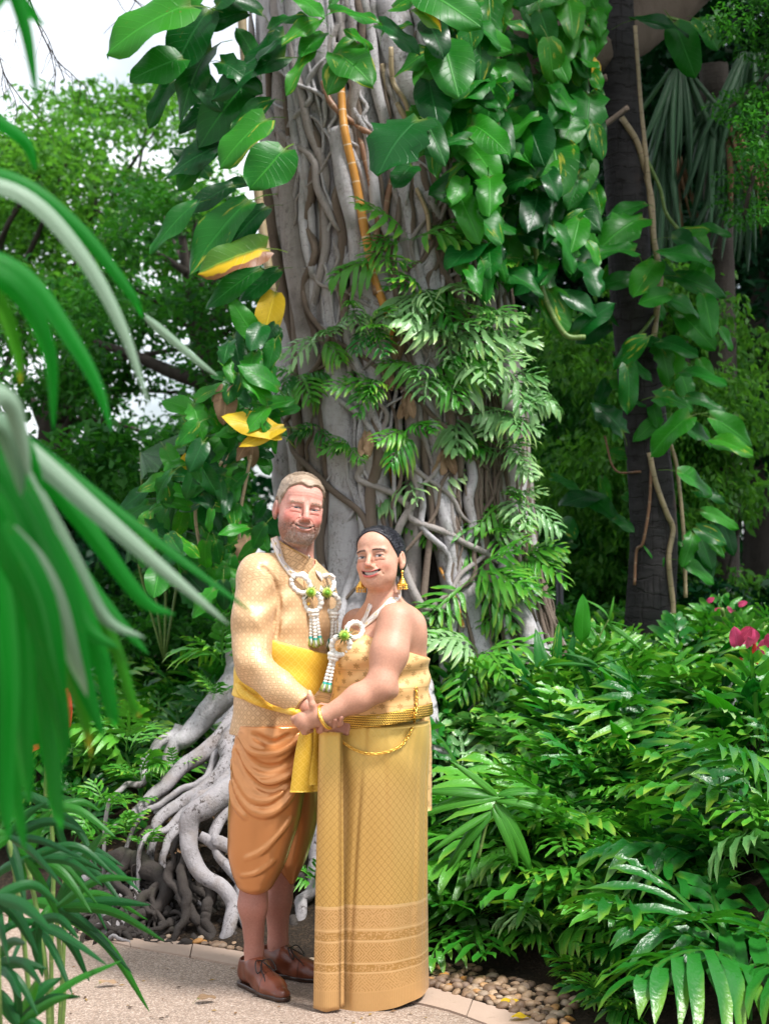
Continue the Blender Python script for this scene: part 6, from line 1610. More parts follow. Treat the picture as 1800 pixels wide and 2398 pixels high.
def hairline(head, keep, n, seed, mat, body, dirn, L, off, band, top=None):
    """fine strands rooted along the hairline so that the edge of the hair is not a rim"""
    C, Rm, s = head; r = np.random.default_rng(seed); mb = MB(); hv = []; made = 0
    while made < n:
        u = r.normal(size=3); u /= np.linalg.norm(u); e = np.array((0.077, 0.098, 0.083)) + off
        q = np.array((0, 0.02, 0.034)) + u * e
        if q[1] < -0.03 and abs(q[0]) < 0.056:          # brow curve stands further out
            f_ = np.array((0.058, 0.042, 0.05)) + off; t = (q - np.array((0, -0.052, 0.045))) / f_
            if t @ t < 1: q = np.array((0, -0.052, 0.045)) + t / np.linalg.norm(t) * f_
        k = float(keep(np.array([q[0]]), np.array([q[1]]), np.array([q[2]]))[0])
        if not (-band < k < (band * 0.55 if top is None else top)): continue
        made += 1; nrm = u; d = np.array(dirn(q, r), float); d -= nrm * (d @ nrm); d /= np.linalg.norm(d) + 1e-9
        l = L * r.uniform(.6, 1.3); sg = l * l / .16; pts = [q - nrm * .003, q + d * l * .5 + nrm * (.0016 - sg * .25), q + d * l - nrm * (sg + .0015)]
        V, F, _ = tube_arrays(np.array([np.array(C) + Rm @ (p_ * s) for p_ in pts]), (0.0007, 0.0012, 0.0006), 4); mb.add(V, F); hv += [tuple(r.random(3) * .5)] * len(V)
    me = mb.mesh('hair_strands'); a = me.attributes.new('huv', 'FLOAT_VECTOR', 'POINT'); a.data.foreach_set('vector', np.array(hv, np.float32).ravel())
    o = mobj('hair_strands', me, mat, body); o['kind'] = 'stuff'
hairline(man_head, keep_man, 520, 8, HAIR_M, mh, lambda q, r: (0.5 + .3 * r.normal(), 0.5 + .3 * r.normal(), 0.6) if q[2] > .06 else (0, .6, -.5), .016, .004, .012)

# jacket ---------------------------------------------------------------
g = Grid((-0.64, 5.12, 0.80), (-0.06, 5.98, 1.56), 0.0045)
g.loft(sec(MY, jac_rows), m_yaw, 0.0)
g.chain([M_SHO + Vector((0.01, 0, -0.005)), (M_SHO + M_ELB) / 2 + Vector((-0.006, 0, 0)), M_ELB, M_ELB * 0.5 + M_WRI * 0.5, M_WRI - (M_WRI - M_ELB).normalized() * 0.012], (0.070, 0.068, 0.058, 0.051, 0.0455), 0.022)
g.chain([M_SHO2, M_ELB2, M_WRI2 - (M_WRI2 - M_ELB2).normalized() * 0.03], (0.058, 0.055, 0.044), 0.03)
g.cone(P(668, 1322, 5.585), P(612, 1342, 5.52), 0.050, 0.068, 0.05)
g.cone(P(712, 1325, 5.62), P(738, 1362, 5.72), 0.035, 0.045, 0.04)
# folds: drag lines at elbow and armpit, sag over the belt
def cloth_folds(x, y, z):
    a = np.sin(38 * (z + 0.5 * x) + 2.2 * np.sin(9 * x + 6 * y)) * np.exp(-(((x + 0.46) / 0.10) ** 2 + ((z - 1.13) / 0.09) ** 2))
    b = np.sin(52 * (x * 0.8 - z * 0.9) + 3 * np.sin(7 * z)) * np.exp(-(((x + 0.37) / 0.05) ** 2 + ((z - 1.30) / 0.10) ** 2))
    c = np.sin(30 * z + 14 * x) * np.exp(-((z - 1.22) / 0.05) ** 2) * (x > -0.40)
    d = np.sin(44 * (x + 0.6 * z) + np.sin(20 * z)) * np.exp(-(((x + 0.35) / 0.12) ** 2 + ((z - 1.02) / 0.05) ** 2))
    return a + 0.8 * b + 0.5 * c + 0.6 * d
g.warp(0.0075, cloth_folds)
g.warp(0.0026, lambda x, y, z: np.sin(23 * x + 17 * z) * np.sin(31 * z - 12 * y) + np.sin(60 * z + 25 * x + 2 * np.sin(11 * x)) * 0.4)
g.warp(0.0045, lambda x, y, z: np.maximum(0, np.sin(46 * (z + 0.9 * x) + 2.5 * np.sin(8 * z))) ** 3 * np.exp(-(((x + 0.46) / 0.05) ** 2)) * np.exp(-((z - 1.22) / 0.16) ** 2) * -1)
# armpit seam and shoulder seam
sm = [P(650, 1385, 5.38), P(655, 1440, 5.40), P(645, 1500, 5.40)]
V, F = g.surface(); bvh('j0', V, F)
for pts, rr in (([(612, 1325), (640, 1352), (652, 1390), (654, 1440), (646, 1500), (636, 1540)], .0075), ([(716, 1320), (722, 1380), (724, 1440), (722, 1500)], .006)):
    ps = [h[0] for h in (hit(x, y, ['j0'], 0.0045) for x, y in pts) if h]
    if len(ps) > 2: g.chain([tuple(v) for v in spline(ps, 30)], [rr] * 30, 0.006, 'sub')
hemp = P(640, 1716, MY); g.half((0.0, 0.0, -1), (0, 0, hemp.z), 0.0)
cuff = (M_WRI - M_ELB).normalized(); g.half(cuff, M_WRI - cuff * 0.002, 0.0, lo=M_WRI - Vector((0.07, 0.09, 0.09)), hi=M_WRI + Vector((0.09, 0.09, 0.09)))
g.chain([M_WRI - cuff * 0.015, M_WRI + cuff * 0.02], (0.035, 0.035), 0.003, 'sub')
g.chain([P(697, 1270, 5.59), P(691, 1345, 5.61)], (0.066, 0.066), 0.006, 'sub')
g.loft(sec(MY, [(1700, 648, .155, .115), (1740, 646, .155, .115)]), m_yaw, 0.004, 'sub')
V, F = g.surface(); V = relax(V, F, 1, 0.4)
bvh('jacket', V, F)
mobj('jacket', make_mesh('jacket', V, F, attrs={'puv': pattern_uv(V, m_axis, m_yaw, 0.165, (M_SHO, M_ELB, M_WRI))}), JACKET, man)
# standing collar
g = Grid((-0.48, 5.44, 1.36), (-0.16, 5.76, 1.60), 0.003)
cr = [(1256, 690, .068, .068), (1300, 690, .068, .067), (1345, 689, .064, .064)]
g.loft(sec(5.59, cr), m_yaw, 0, n=2.0)
g.loft(sec(5.59, grow(cr, -0.006) + [(1200, 690, .062, .062)]), m_yaw, 0, 'sub', n=2.0)
ca, cb_ = P(630, 1252, 5.62), P(722, 1303, 5.53)
cn = Vector((-(cb_ - ca).z, 0, (cb_ - ca).x)).normalized(); g.half(cn, ca, 0.0)
g.cone(P(711, 1300, 5.40), P(713, 1350, 5.50), 0.010, 0.003, 0.0, 'sub')
V, F = g.surface(); bvh('collar', V, F); mobj('collar', make_mesh('collar', V, F, attrs={'puv': pattern_uv(V, m_axis, m_yaw, 0.07)}), JACKET, man)
def strip(name, pts, widths, mat, parent, thick=0.0025, nrm=None, n=40, uvs=1.0):
    """a ribbon: flat band with real thickness along pts; nrm = outward normals at the pts"""
    c = spline(pts, n); N = spline(nrm, n) if nrm is not None else np.tile((0, -1.0, 0), (n, 1))
    N /= np.linalg.norm(N, axis=1)[:, None]
    w = np.interp(np.linspace(0, 1, n), np.linspace(0, 1, len(widths)), widths)
    t = np.gradient(c, axis=0); t /= np.linalg.norm(t, axis=1)[:, None] + 1e-9
    b = np.cross(t, N); b /= np.linalg.norm(b, axis=1)[:, None] + 1e-9
    V = []; A = []; F = []
    s = np.concatenate([[0], np.cumsum(np.linalg.norm(np.diff(c, axis=0), axis=1))])
    for i in range(n):
        for sx, so in ((-1, 0), (0, 0.35), (1, 0), (1, -1), (-1, -1)):
            V.append(c[i] + b[i] * sx * w[i] / 2 + N[i] * so * thick); A.append((sx * w[i] / 2 * uvs, s[i] * uvs, 0))
    for i in range(n - 1):
        for k in range(5):
            k2 = (k + 1) % 5; F.append([i * 5 + k, (i + 1) * 5 + k, (i + 1) * 5 + k2, i * 5 + k2])
    F.append([4, 3, 2, 1, 0]); F.append([(n - 1) * 5 + k for k in range(5)])
    return mobj(name, make_mesh(name, np.array(V), F, attrs={'puv': np.array(A)}), mat, parent)
def on(px_pts, keys, off):
    ps, ns = [], []
    for (px, py) in px_pts:
        h = hit(px, py, keys, off)
        if h is None: continue
        n = h[1] if h[1].y < 0 else -h[1]
        ps.append(h[0]); ns.append(n)
    return ps, ns
ps, ns = on([(712, 1318), (716, 1350), (719, 1390), (722, 1430)], ['jacket'], 0.002)
strip('placket', ps, (0.020, 0.018, 0.018), JACKET, man, 0.003, ns)
TRIM = satin('gold_piping', (0.50, 0.30, 0.09), (0.62, 0.40, 0.14), 0.35)
_ce = [P(626, 1254, 5.60), P(650, 1268, 5.54), P(680, 1284, 5.515), P(708, 1299, 5.515), P(720, 1306, 5.53)]
ps = []
for q_ in _ce:
    h = BVH['collar'].find_nearest(q_); ps.append(tuple(h[0]))
tube('piping', spline(ps, 26), np.full(26, 0.0022), TRIM, man, 6)
u_ = cuff.cross(Vector((0, 0, 1))).normalized(); v_ = cuff.cross(u_)
tube('piping', np.array([tuple(M_WRI - cuff * 0.006 + (u_ * math.cos(t) + v_ * math.sin(t)) * 0.0455) for t in np.linspace(0, 2 * PI, 40)]), np.full(40, 0.0022), TRIM, man, 6, cap=False)
for k in range(4):
    h = hit(716 + 2 * k, 1330 + 28 * k, ['jacket'], 0.004)
    if h: 
        c_ = np.array(h[0]); tube('button', np.array([c_ + (0, .002, 0), c_ + (0, -.001, 0), c_ + (0, -.004, 0)]), (0.0062, 0.0062, 0.003), GOLD, man, 12)
ps, ns = on([(550, 1708), (600, 1709), (650, 1709), (700, 1708), (730, 1706)], ['jacket'], 0.0006)
if len(ps) > 2: tube('hem_seam', spline(ps, 40), np.full(40, 0.0014), TRIM, man, 5)
# sash ------------------------------------------------------------------
g = Grid((-0.62, 5.25, 0.84), (-0.02, 5.98, 1.32), 0.004)
g.loft(sec(MY, jac_rows), m_yaw, 0.0, off=0.010)
g.warp(0.0026, lambda x, y, z: np.sin(55 * z + 26 * x + 2 * np.sin(8 * x)) + 0.5 * np.sin(25 * x - 31 * z))
t1, t2 = P(640, 1497, 5.5), P(775, 1537, 5.5); n1 = Vector((-(t2 - t1).z, 0, (t2 - t1).x)).normalized(); g.half(n1, t1, 0.004)
b1, b2 = P(560, 1637, 5.5), P(760, 1668, 5.5); n2 = -Vector((-(b2 - b1).z, 0, (b2 - b1).x)).normalized(); g.half(n2, b1, 0.004)
l1, l2 = P(552, 1588, 5.5), P(640, 1497, 5.5)
g.loft(sec(MY, grow(jac_rows, -0.004)), m_yaw, 0.0, 'sub')
V, F = g.surface(); V = relax(V, F, 1, 0.4); bvh('sash', V, F)
sash = mobj('sash', make_mesh('sash', V, F, attrs={'puv': pattern_uv(V, m_axis, m_yaw, 0.165)}), SASH, man)
# rolled lower edge of the sash and its hanging end
ps, ns = on([(556, 1605), (575, 1628), (610, 1645), (650, 1658), (690, 1668), (740, 1676)], ['sash', 'jacket'], 0.012)
tube('rolled_edge', spline(ps, 40), np.interp(np.linspace(0, 1, 40), (0, .1, .5, 1), (.012, .018, .015, .011)), SASH, sash, 10)
o = bpy.data.objects[sash.children[0].name]; a_ = o.data.attributes.new('puv', 'FLOAT_VECTOR', 'POINT')
vv = np.array([v.co[:] for v in o.data.vertices], dtype=np.float32); a_.data.foreach_set('vector', pattern_uv(vv, m_axis, m_yaw, 0.165).astype(np.float32).ravel())
for k in range(4):                                       # folded hanging end
    x0, x1, y1 = (712, 706, 1856) if k == 0 else (728 + 5 * k, 734 + 4 * k, 1830 + 8 * k)
    Yk = 5.425 + 0.010 * k
    wk = 0.064 if k == 0 else 0.034
    strip('sash_end', [P(x0 + 8, 1700, Yk), P(x0, 1770, Yk - 0.01), P(x1, y1, Yk)], (wk * 0.7, wk, wk * 1.25), SASH, sash, 0.004, [(0.3, -1, 0)] * 3)

# trousers ---------------------------------------------------------------
g = Grid((-0.64, 5.25, 0.22), (-0.10, 5.98, 1.02), 0.0045)
def lr(rows, Y, b): return sec(Y, [(py, (l + r) / 2, pxm((r - l) / 2, Y), b_) for (py, l, r, b_) in rows])
near = [(1695, 556, 728, .11), (1760, 545, 730, .125), (1850, 538, 715, .125), (1950, 534, 693, .115), (2020, 538, 668, .10), (2062, 549, 647, .085), (2082, 562, 634, .068), (2093, 584, 618, .04)]
far = [(1695, 640, 746, .10), (1800, 640, 748, .12), (1900, 638, 746, .11), (1980, 640, 728, .10), (2035, 652, 706, .07), (2070, 674, 692, .03)]
g.loft(lr(far, 5.72, 1), 0, 0)
g.loft(lr(near, 5.56, 1), 0, 0.012, n=2.1)
V, F = g.surface(); bvh('tr0', V, F)
swags = [([(548, 1722), (562, 1790), (600, 1832), (650, 1828), (705, 1790), (735, 1735)], .017),
         ([(560, 1722), (590, 1760), (640, 1765), (690, 1740), (705, 1722)], .013),
         ([(543, 1780), (555, 1850), (590, 1897), (630, 1905), (665, 1880), (700, 1830), (728, 1770)], .017),
         ([(541, 1830), (550, 1880), (575, 1915)], .011),
         ([(548, 1750), (552, 1810), (585, 1866), (625, 1876), (660, 1856)], .011),
         ([(575, 2012), (615, 1992), (655, 1952), (680, 1915)], .006),
         ([(565, 2052), (600, 2045), (640, 2015)], .004)]
for pts, rr in swags:
    ps, _ = on(pts, ['tr0'], -0.002)
    q = spline(ps, 26); w = np.sin(np.linspace(0.25, PI - 0.25, 26)) ** 0.5 * rr
    g.chain([tuple(v) for v in q], list(w * .74), 0.013)
for pts, rr in (([(550, 1760), (575, 1815), (625, 1850), (675, 1832), (720, 1780)], .010), ([(552, 1722), (575, 1775), (620, 1800), (670, 1790), (715, 1745)], .012),
                ([(590, 1722), (640, 1742), (680, 1724)], .009)):
    ps, _ = on(pts, ['tr0'], 0.004)
    q = spline(ps, 22); g.chain([tuple(v) for v in q], list(np.sin(np.linspace(0.2, PI - 0.2, 22)) ** 0.5 * rr), 0.014, 'sub')
g.warp(0.0022, lambda x, y, z: np.sin(34 * z + 22 * x + 3 * np.sin(6 * x)) * np.exp(-((z - 0.42) / 0.14) ** 2) + 0.4 * np.sin(50 * x + 12 * z))
g.cone(P(600, 2062, 5.57), P(598, 2130, 5.57), 0.050, 0.052, 0.004, 'sub')
V, F = g.surface(); V = relax(V, F, 1, 0.4); bvh('trousers', V, F)
mobj('trousers', make_mesh('trousers', V, F), COPPER, man)

# shoes ------------------------------------------------------------------
def shoe(heel, toe, name='shoe'):
    d = (toe - heel); L = d.length; d.normalize(); side = Vector((-d.y, d.x, 0)); up = Vector((0, 0, 1))
    c0 = heel
    def W(a, s_, z): return c0 + d * a * L + side * s_ + up * z
    g = Grid(np.minimum(heel, toe) - np.array((0.09, 0.09, 0.0)) - np.array((0, 0, 0.012)), np.maximum(heel, toe) + np.array((0.09, 0.09, 0.15)), 0.0032)
    g.cone(W(0.10, 0, 0.045), W(0.34, 0, 0.050), 0.036, 0.037, 0.02)
    g.cone(W(0.13, 0, 0.085), W(0.30, 0, 0.082), 0.034, 0.036, 0.03)
    g.cone(W(0.34, 0, 0.065), W(0.66, 0.004, 0.036), 0.038, 0.036, 0.03, flat=((0, 0, 1), 0.95))
    g.cone(W(0.62, 0.005, 0.026), W(0.86, 0.002, 0.020), 0.042, 0.030, 0.03, flat=((0, 0, 1), 0.80))
    g.cone(W(0.45, 0.0, 0.02), W(0.64, 0.006, 0.02), 0.036, 0.043, 0.02, flat=((0, 0, 1), 0.85))
    g.half((0, 0, -1), (0, 0, 0.012), 0.006)
    g.cone(W(0.14, 0, 0.10), W(0.24, 0, 0.16), 0.030, 0.040, 0.006, 'sub')
    # welted sole and heel
    g2 = Grid(g.lo, [a[-1] for a in g.ax], 0.0032)
    g2.cone(W(0.11, 0, 0.008), W(0.40, 0, 0.008), 0.040, 0.036, 0.02)
    g2.cone(W(0.40, 0, 0.008), W(0.64, 0.006, 0.008), 0.036, 0.046, 0.02)
    g2.cone(W(0.64, 0.006, 0.008), W(0.87, 0.002, 0.008), 0.046, 0.031, 0.02)
    g2.half((0, 0, 1), (0, 0, 0.017), 0.002); g2.half((0, 0, -1), (0, 0, 0.001), 0.0)
    V, F = g.surface(); V = relax(V, F, 1, 0.4)
    a = ((V - np.array(c0)) @ np.array(d)) / L; s_ = (V - np.array(c0)) @ np.array(side)
    cc = np.tile((0.150, 0.040, 0.018, 1.0), (len(V), 1))
    cc[:, :3] *= (1 + 0.25 * vnoise(V, 40, 3))[:, None]
    cc[:, :3] *= (0.62 + 0.38 * sstep(0.98, 0.72, a))[:, None]
    seam = np.exp(-((a - 0.58 - 0.9 * np.abs(s_)) / 0.007) ** 2) + np.exp(-((np.abs(s_) - 0.012) / 0.002) ** 2) * (a > 0.38) * (a < 0.6) * (V[:, 2] > 0.06)
    cc[:, :3] *= (1 - 0.7 * np.clip(seam, 0, 1))[:, None]
    o = mobj(name, make_mesh('shoe', V, F, attrs={'vcol': cc}), LEATHER, man)
    V2, F2 = g2.surface(); mobj('sole', make_mesh('sole', V2, F2, attrs={'vcol': np.tile((0.035, 0.016, 0.01, 1), (len(V2), 1))}), LEATHER, o)
    bvh('shoe', V, F)
    ch = []
    for k, aa in enumerate((0.40, 0.46, 0.52, 0.57)):
        h = 0.104 - 0.058 * (aa - 0.36) / 0.22
        ch.append(([W(aa - 0.01, -0.016, h - 0.004), W(aa, 0, h + 0.004), W(aa + 0.02, 0.016, h - 0.004)], (0.0022,) * 3))
    for sg in (-1, 1):
        ch.append((spline([W(0.42, 0.0, 0.106), W(0.46, sg * 0.030, 0.108), W(0.54, sg * 0.038, 0.076), W(0.50, sg * 0.012, 0.085), W(0.42, 0, 0.105)], 18), np.full(18, 0.0022)))
        ch.append((spline([W(0.42, 0, 0.105), W(0.52, sg * 0.018, 0.086), W(0.62, sg * 0.024, 0.068), W(0.68, sg * 0.03, 0.056)], 14), np.full(14, 0.002)))
    for pts, rad in ch: tube('lace', np.array([tuple(p) for p in pts]), rad, BLACK, o, 5)
def flatz(v): return Vector((v.x, v.y, 0))
n_dir = Vector((0.56, -0.83, 0)).normalized(); f_dir = Vector((0.86, -0.50, 0)).normalized()
a1, a2 = legs[0][3], legs[1][3]
shoe(flatz(a1) - n_dir * 0.075, flatz(a1) + n_dir * 0.225)
shoe(flatz(a2) - f_dir * 0.075, flatz(a2) + f_dir * 0.225)

# ------------------------------------------------------------------ THE WOMAN
WY = 5.47
w_yaw = R(-48)
wom_head = (P(890, 1309, 5.44), rot_head(-23, -8, -7), 0.93)
W_SHO = P(927, 1455, 5.335); W_ELB = P(890, 1608, 5.235); W_WRI = P(757, 1679, 5.215)
W_SHO2 = P(838, 1462, 5.60); W_ELB2 = P(812, 1590, 5.60); W_WRI2 = P(800, 1685, 5.44)
tor_rows = [(1402, 900, .050, .050), (1420, 905, .095, .066), (1440, 908, .130, .080), (1475, 905, .150, .100), (1520, 898, .158, .122), (1560, 893, .158, .135),
            (1610, 893, .158, .134), (1660, 894, .166, .140), (1720, 888, .172, .150)]
w_axis = (P(890, 1560, WY).x, WY)
hc = np.array(wom_head[0])
g = Grid((-0.32, 5.08, 0.02), (0.21, 5.75, 1.64), 0.0055, [(hc - (0.10, 0.12, 0.12), hc + (0.09, 0.02, 0.06), 0.002), ((-0.31, 5.16, 0.93), (-0.18, 5.30, 1.05), 0.0028)])
g.loft(sec(WY, tor_rows[:8]), w_yaw, 0.02)
g.loft(sec(WY, [(1700, 886, .15, .14), (1900, 880, .15, .13), (2150, 876, .12, .11), (2330, 874, .09, .09)]), w_yaw, 0.02)
g.chain([P(893, 1370, 5.455), P(901, 1425, 5.47)], (0.049, 0.056), 0.035)
bl = P(836, 1535, 5.39)
g.ell(bl, (0.07, 0.065, 0.07), None, 0.05); g.ell(P(822, 1530, 5.52), (0.065, 0.065, 0.07), None, 0.05)
g.chain([W_SHO, (W_SHO + W_ELB) / 2 + Vector((0.003, -0.01, 0)), W_ELB, W_ELB * 0.62 + W_WRI * 0.38, W_WRI], (0.063, 0.0585, 0.0445, 0.0415, 0.027), 0.03)
g.ell(P(948, 1475, 5.40), (0.053, 0.06, 0.07), None, 0.05)
g.ell(P(918, 1618, 5.26), (0.020, 0.022, 0.022), None, 0.03)
g.chain([W_SHO2, W_ELB2, W_WRI2], (0.056, 0.045, 0.027), 0.03)
# her left hand over his wrist: thumb up along his cuff, fingers closing behind
pm = P(722, 1688, 5.205)
g.cone(W_WRI, P(712, 1689, 5.208), 0.026, 0.031, 0.02, flat=((0, 1, 0), 0.72))
g.ell(P(735, 1674, 5.200), (0.020, 0.016, 0.02), None, 0.02)
g.chain([P(737, 1672, 5.198), P(731, 1650, 5.190), P(726, 1632, 5.192), P(724, 1621, 5.195)], (0.0135, 0.0112, 0.0098, 0.0078), 0.006)
for i in range(4):
    b = P(704 + i * 4, 1676 + i * 10, 5.205); c = P(688 + i * 8, 1684 + i * 10, 5.218); e = P(690 + i * 9, 1690 + i * 8, 5.26); t = P(712 + i * 6, 1690 + i * 7, 5.285)
    g.chain([b, c, e, t], (0.0112, 0.0102, 0.0095, 0.0075), 0.0045)
# her right hand, resting lower behind
pr = P(788, 1698, 5.43); g.cone(W_WRI2, pr, 0.024, 0.027, 0.02, flat=((0, 1, 0), 0.7))
for i in range(4):
    b = pr + Vector((-0.012 + 0.012 * i, 0, -0.02)); g.chain([b, b + Vector((-0.004, -0.008, -0.028)), b + Vector((-0.006, -0.02, -0.044))], (0.0095, 0.0088, 0.007), 0.004)
g.chain([pr + Vector((-0.015, -0.005, 0)), pr + Vector((-0.035, -0.02, -0.012)), pr + Vector((-0.04, -0.03, -0.03))], (0.0115, 0.01, 0.008), 0.006)
head_sdf(g, *wom_head, False)
V, F = g.surface(); V = relax(V, F, 1, 0.35)
bvh('wbody', V, F)
wskin = (0.575, 0.325, 0.225)
vc = head_paint(V, *wom_head, wskin, False)
zc = P(0, 1400, WY).z; bd = sstep(zc + 0.05, zc - 0.06, V[:, 2])[:, None]
vc[:, :3] = vc[:, :3] * (1 - bd) + bd * np.array((0.52, 0.275, 0.185)) * (1 + 0.06 * vnoise(V, 30, 8)[:, None])
nail = np.linalg.norm(V - np.array(P(724, 1620, 5.187)), axis=1) < 0.0075; vc[nail, :3] = (0.72, 0.56, 0.28)
wom = mobj('person', make_mesh('woman_body', V, F, attrs={'vcol': vc}), SKIN)
tag(wom, 'smiling person with black pinned-back hair in a bare-shouldered gold brocade gown', 'person')
eyes_teeth(wom, *wom_head, False)
bristles(wom_head, 'wbody', 190, 7, lambda q: 1.0 if (.012 < abs(q[0]) < .054 and abs(q[2] - .0245 + 9 * (abs(q[0]) - .030) ** 2) < .0020 and q[1] < -.05) else 0, lambda q, r: np.array((.09, .05, .033)) * r.uniform(.7, 1.4), .0055, lambda q: (np.sign(q[0]), 0, .12), .0006, wom, 'eyebrows')
wh = hair_cap('hair', wom_head, keep_woman, 0.006, HAIR_W, wom, False)
hairline(wom_head, keep_woman, 650, 9, HAIR_W, wh, lambda q, r: (-q[0] * 1.5 + .06 * r.normal(), 1.0, .1 - q[2] + .08 * r.normal()), .024, .004, .006)
hairline(wom_head, keep_woman, 900, 19, HAIR_W, wh, lambda q, r: (-q[0] * 1.5 + .05 * r.normal(), 1.0, .03 - q[2] + .06 * r.normal()), .034, .0066, .09, -.006)

# bodice ------------------------------------------------------------------
def bodice_mat():
    m = Mat('gold_print_silk', rough=0.4, metallic=0.15, sheen=0.08)
    u, v, w = m.xyz(m.attr('puv')); p = m.vec(u, v)
    ca = ((u + v) * 19.0).fract() - 0.5; cb = ((u - v) * 19.0).fract() - 0.5
    r = (ca * ca + cb * cb).pow(0.5); pet = (ca._m('ARCTAN2', cb) * 6.0).sin() * 0.07 + 0.24
    rr = r / pet
    f = (1.0 - rr.step(0.85, 1.0)) * ((rr * 3.0).fract() - 0.5).abs().step(0.08, 0.3)
    dots = (1.0 - m.voro(p, 60.0).step(0.12, 0.24)) * 0.45
    band = ((v * 17.0).fract() - 0.5).abs().step(0.44, 0.48) * 0.3
    f = f.max(dots).max(band)
    big = m.noise(m.pos(), 6, 2)
    c = m.mix(f, m.mix(big, (0.74, 0.42, 0.15), (0.80, 0.50, 0.22)), (0.30, 0.15, 0.025))
    m.set('Base Color', c); m.set('Roughness', 0.36); m.bump(f, 0.4, 0.0015)
    return m.m
BODICE = bodice_mat()
g = Grid((-0.27, 5.20, 0.86), (0.20, 5.75, 1.40), 0.004)
g.loft(sec(WY, grow(tor_rows, 0.011)), w_yaw, 0.0)
g.ell(bl, (0.077, 0.072, 0.074), None, 0.045); g.ell(P(822, 1530, 5.52), (0.072, 0.072, 0.074), None, 0.045)
g.ell(P(840, 1640, 5.42), (0.085, 0.08, 0.07), None, 0.06)
g.ell(P(955, 1490, 5.42), (0.05, 0.052, 0.07), None, 0.04)
g.warp(0.0040, lambda x, y, z: np.sin(62 * z + 10 * x + 2.5 * np.sin(9 * x + 5 * y)) * (0.35 + 0.65 * np.exp(-(((x - 0.09) / 0.07) ** 2))) + 0.5 * np.sin(95 * z - 25 * x))
e1, e2 = P(850, 1483, 5.40), P(995, 1537, 5.45); nn = Vector((-(e2 - e1).z, 0, (e2 - e1).x)).normalized(); g.half(nn, e1, 0.004)
u1, u2 = P(800, 1698, 5.4), P(990, 1672, 5.4); n_ = -Vector((-(u2 - u1).z, 0, (u2 - u1).x)).normalized(); g.half(n_, u1, 0.003)
V, F = g.surface(); V = relax(V, F, 1, 0.4); bvh('bodice', V, F)
mobj('bodice', make_mesh('bodice', V, F, attrs={'puv': pattern_uv(V, w_axis, w_yaw, 0.15)}), BODICE, wom)
# belt
def belt_mat():
    m = Mat('gold_mesh_belt', rough=0.3, metallic=0.85)
    u, v, w = m.xyz(m.attr('puv'))
    a = ((u * 150.0 + v * 90.0)).fract(); b = (v * 130.0).fract()
    f = (a - 0.5).abs().step(0.1, 0.35) * (b - 0.5).abs().step(0.05, 0.3)
    m.set('Base Color', m.mix(f, (0.85, 0.52, 0.10), (0.10, 0.05, 0.01))); m.bump(1.0 - f, 0.8, 0.003)
    return m.m
g = Grid((-0.27, 5.20, 0.86), (0.22, 5.75, 1.06), 0.004)
g.loft(sec(WY, grow(tor_rows, 0.014)), w_yaw, 0.0); g.ell(P(842, 1650, 5.42), (0.090, 0.085, 0.078), None, 0.06)
u1, u2 = P(800, 1676, 5.4), P(990, 1650, 5.4); n_ = Vector((-(u2 - u1).z, 0, (u2 - u1).x)).normalized(); g.half(n_, u1, 0.003)
u1, u2 = P(800, 1707, 5.4), P(990, 1679, 5.4); n_ = -Vector((-(u2 - u1).z, 0, (u2 - u1).x)).normalized(); g.half(n_, u1, 0.003)
V, F = g.surface(); bvh('belt', V, F); mobj('belt', make_mesh('belt', V, F, attrs={'puv': pattern_uv(V, w_axis, w_yaw, 0.16)}), belt_mat(), wom)

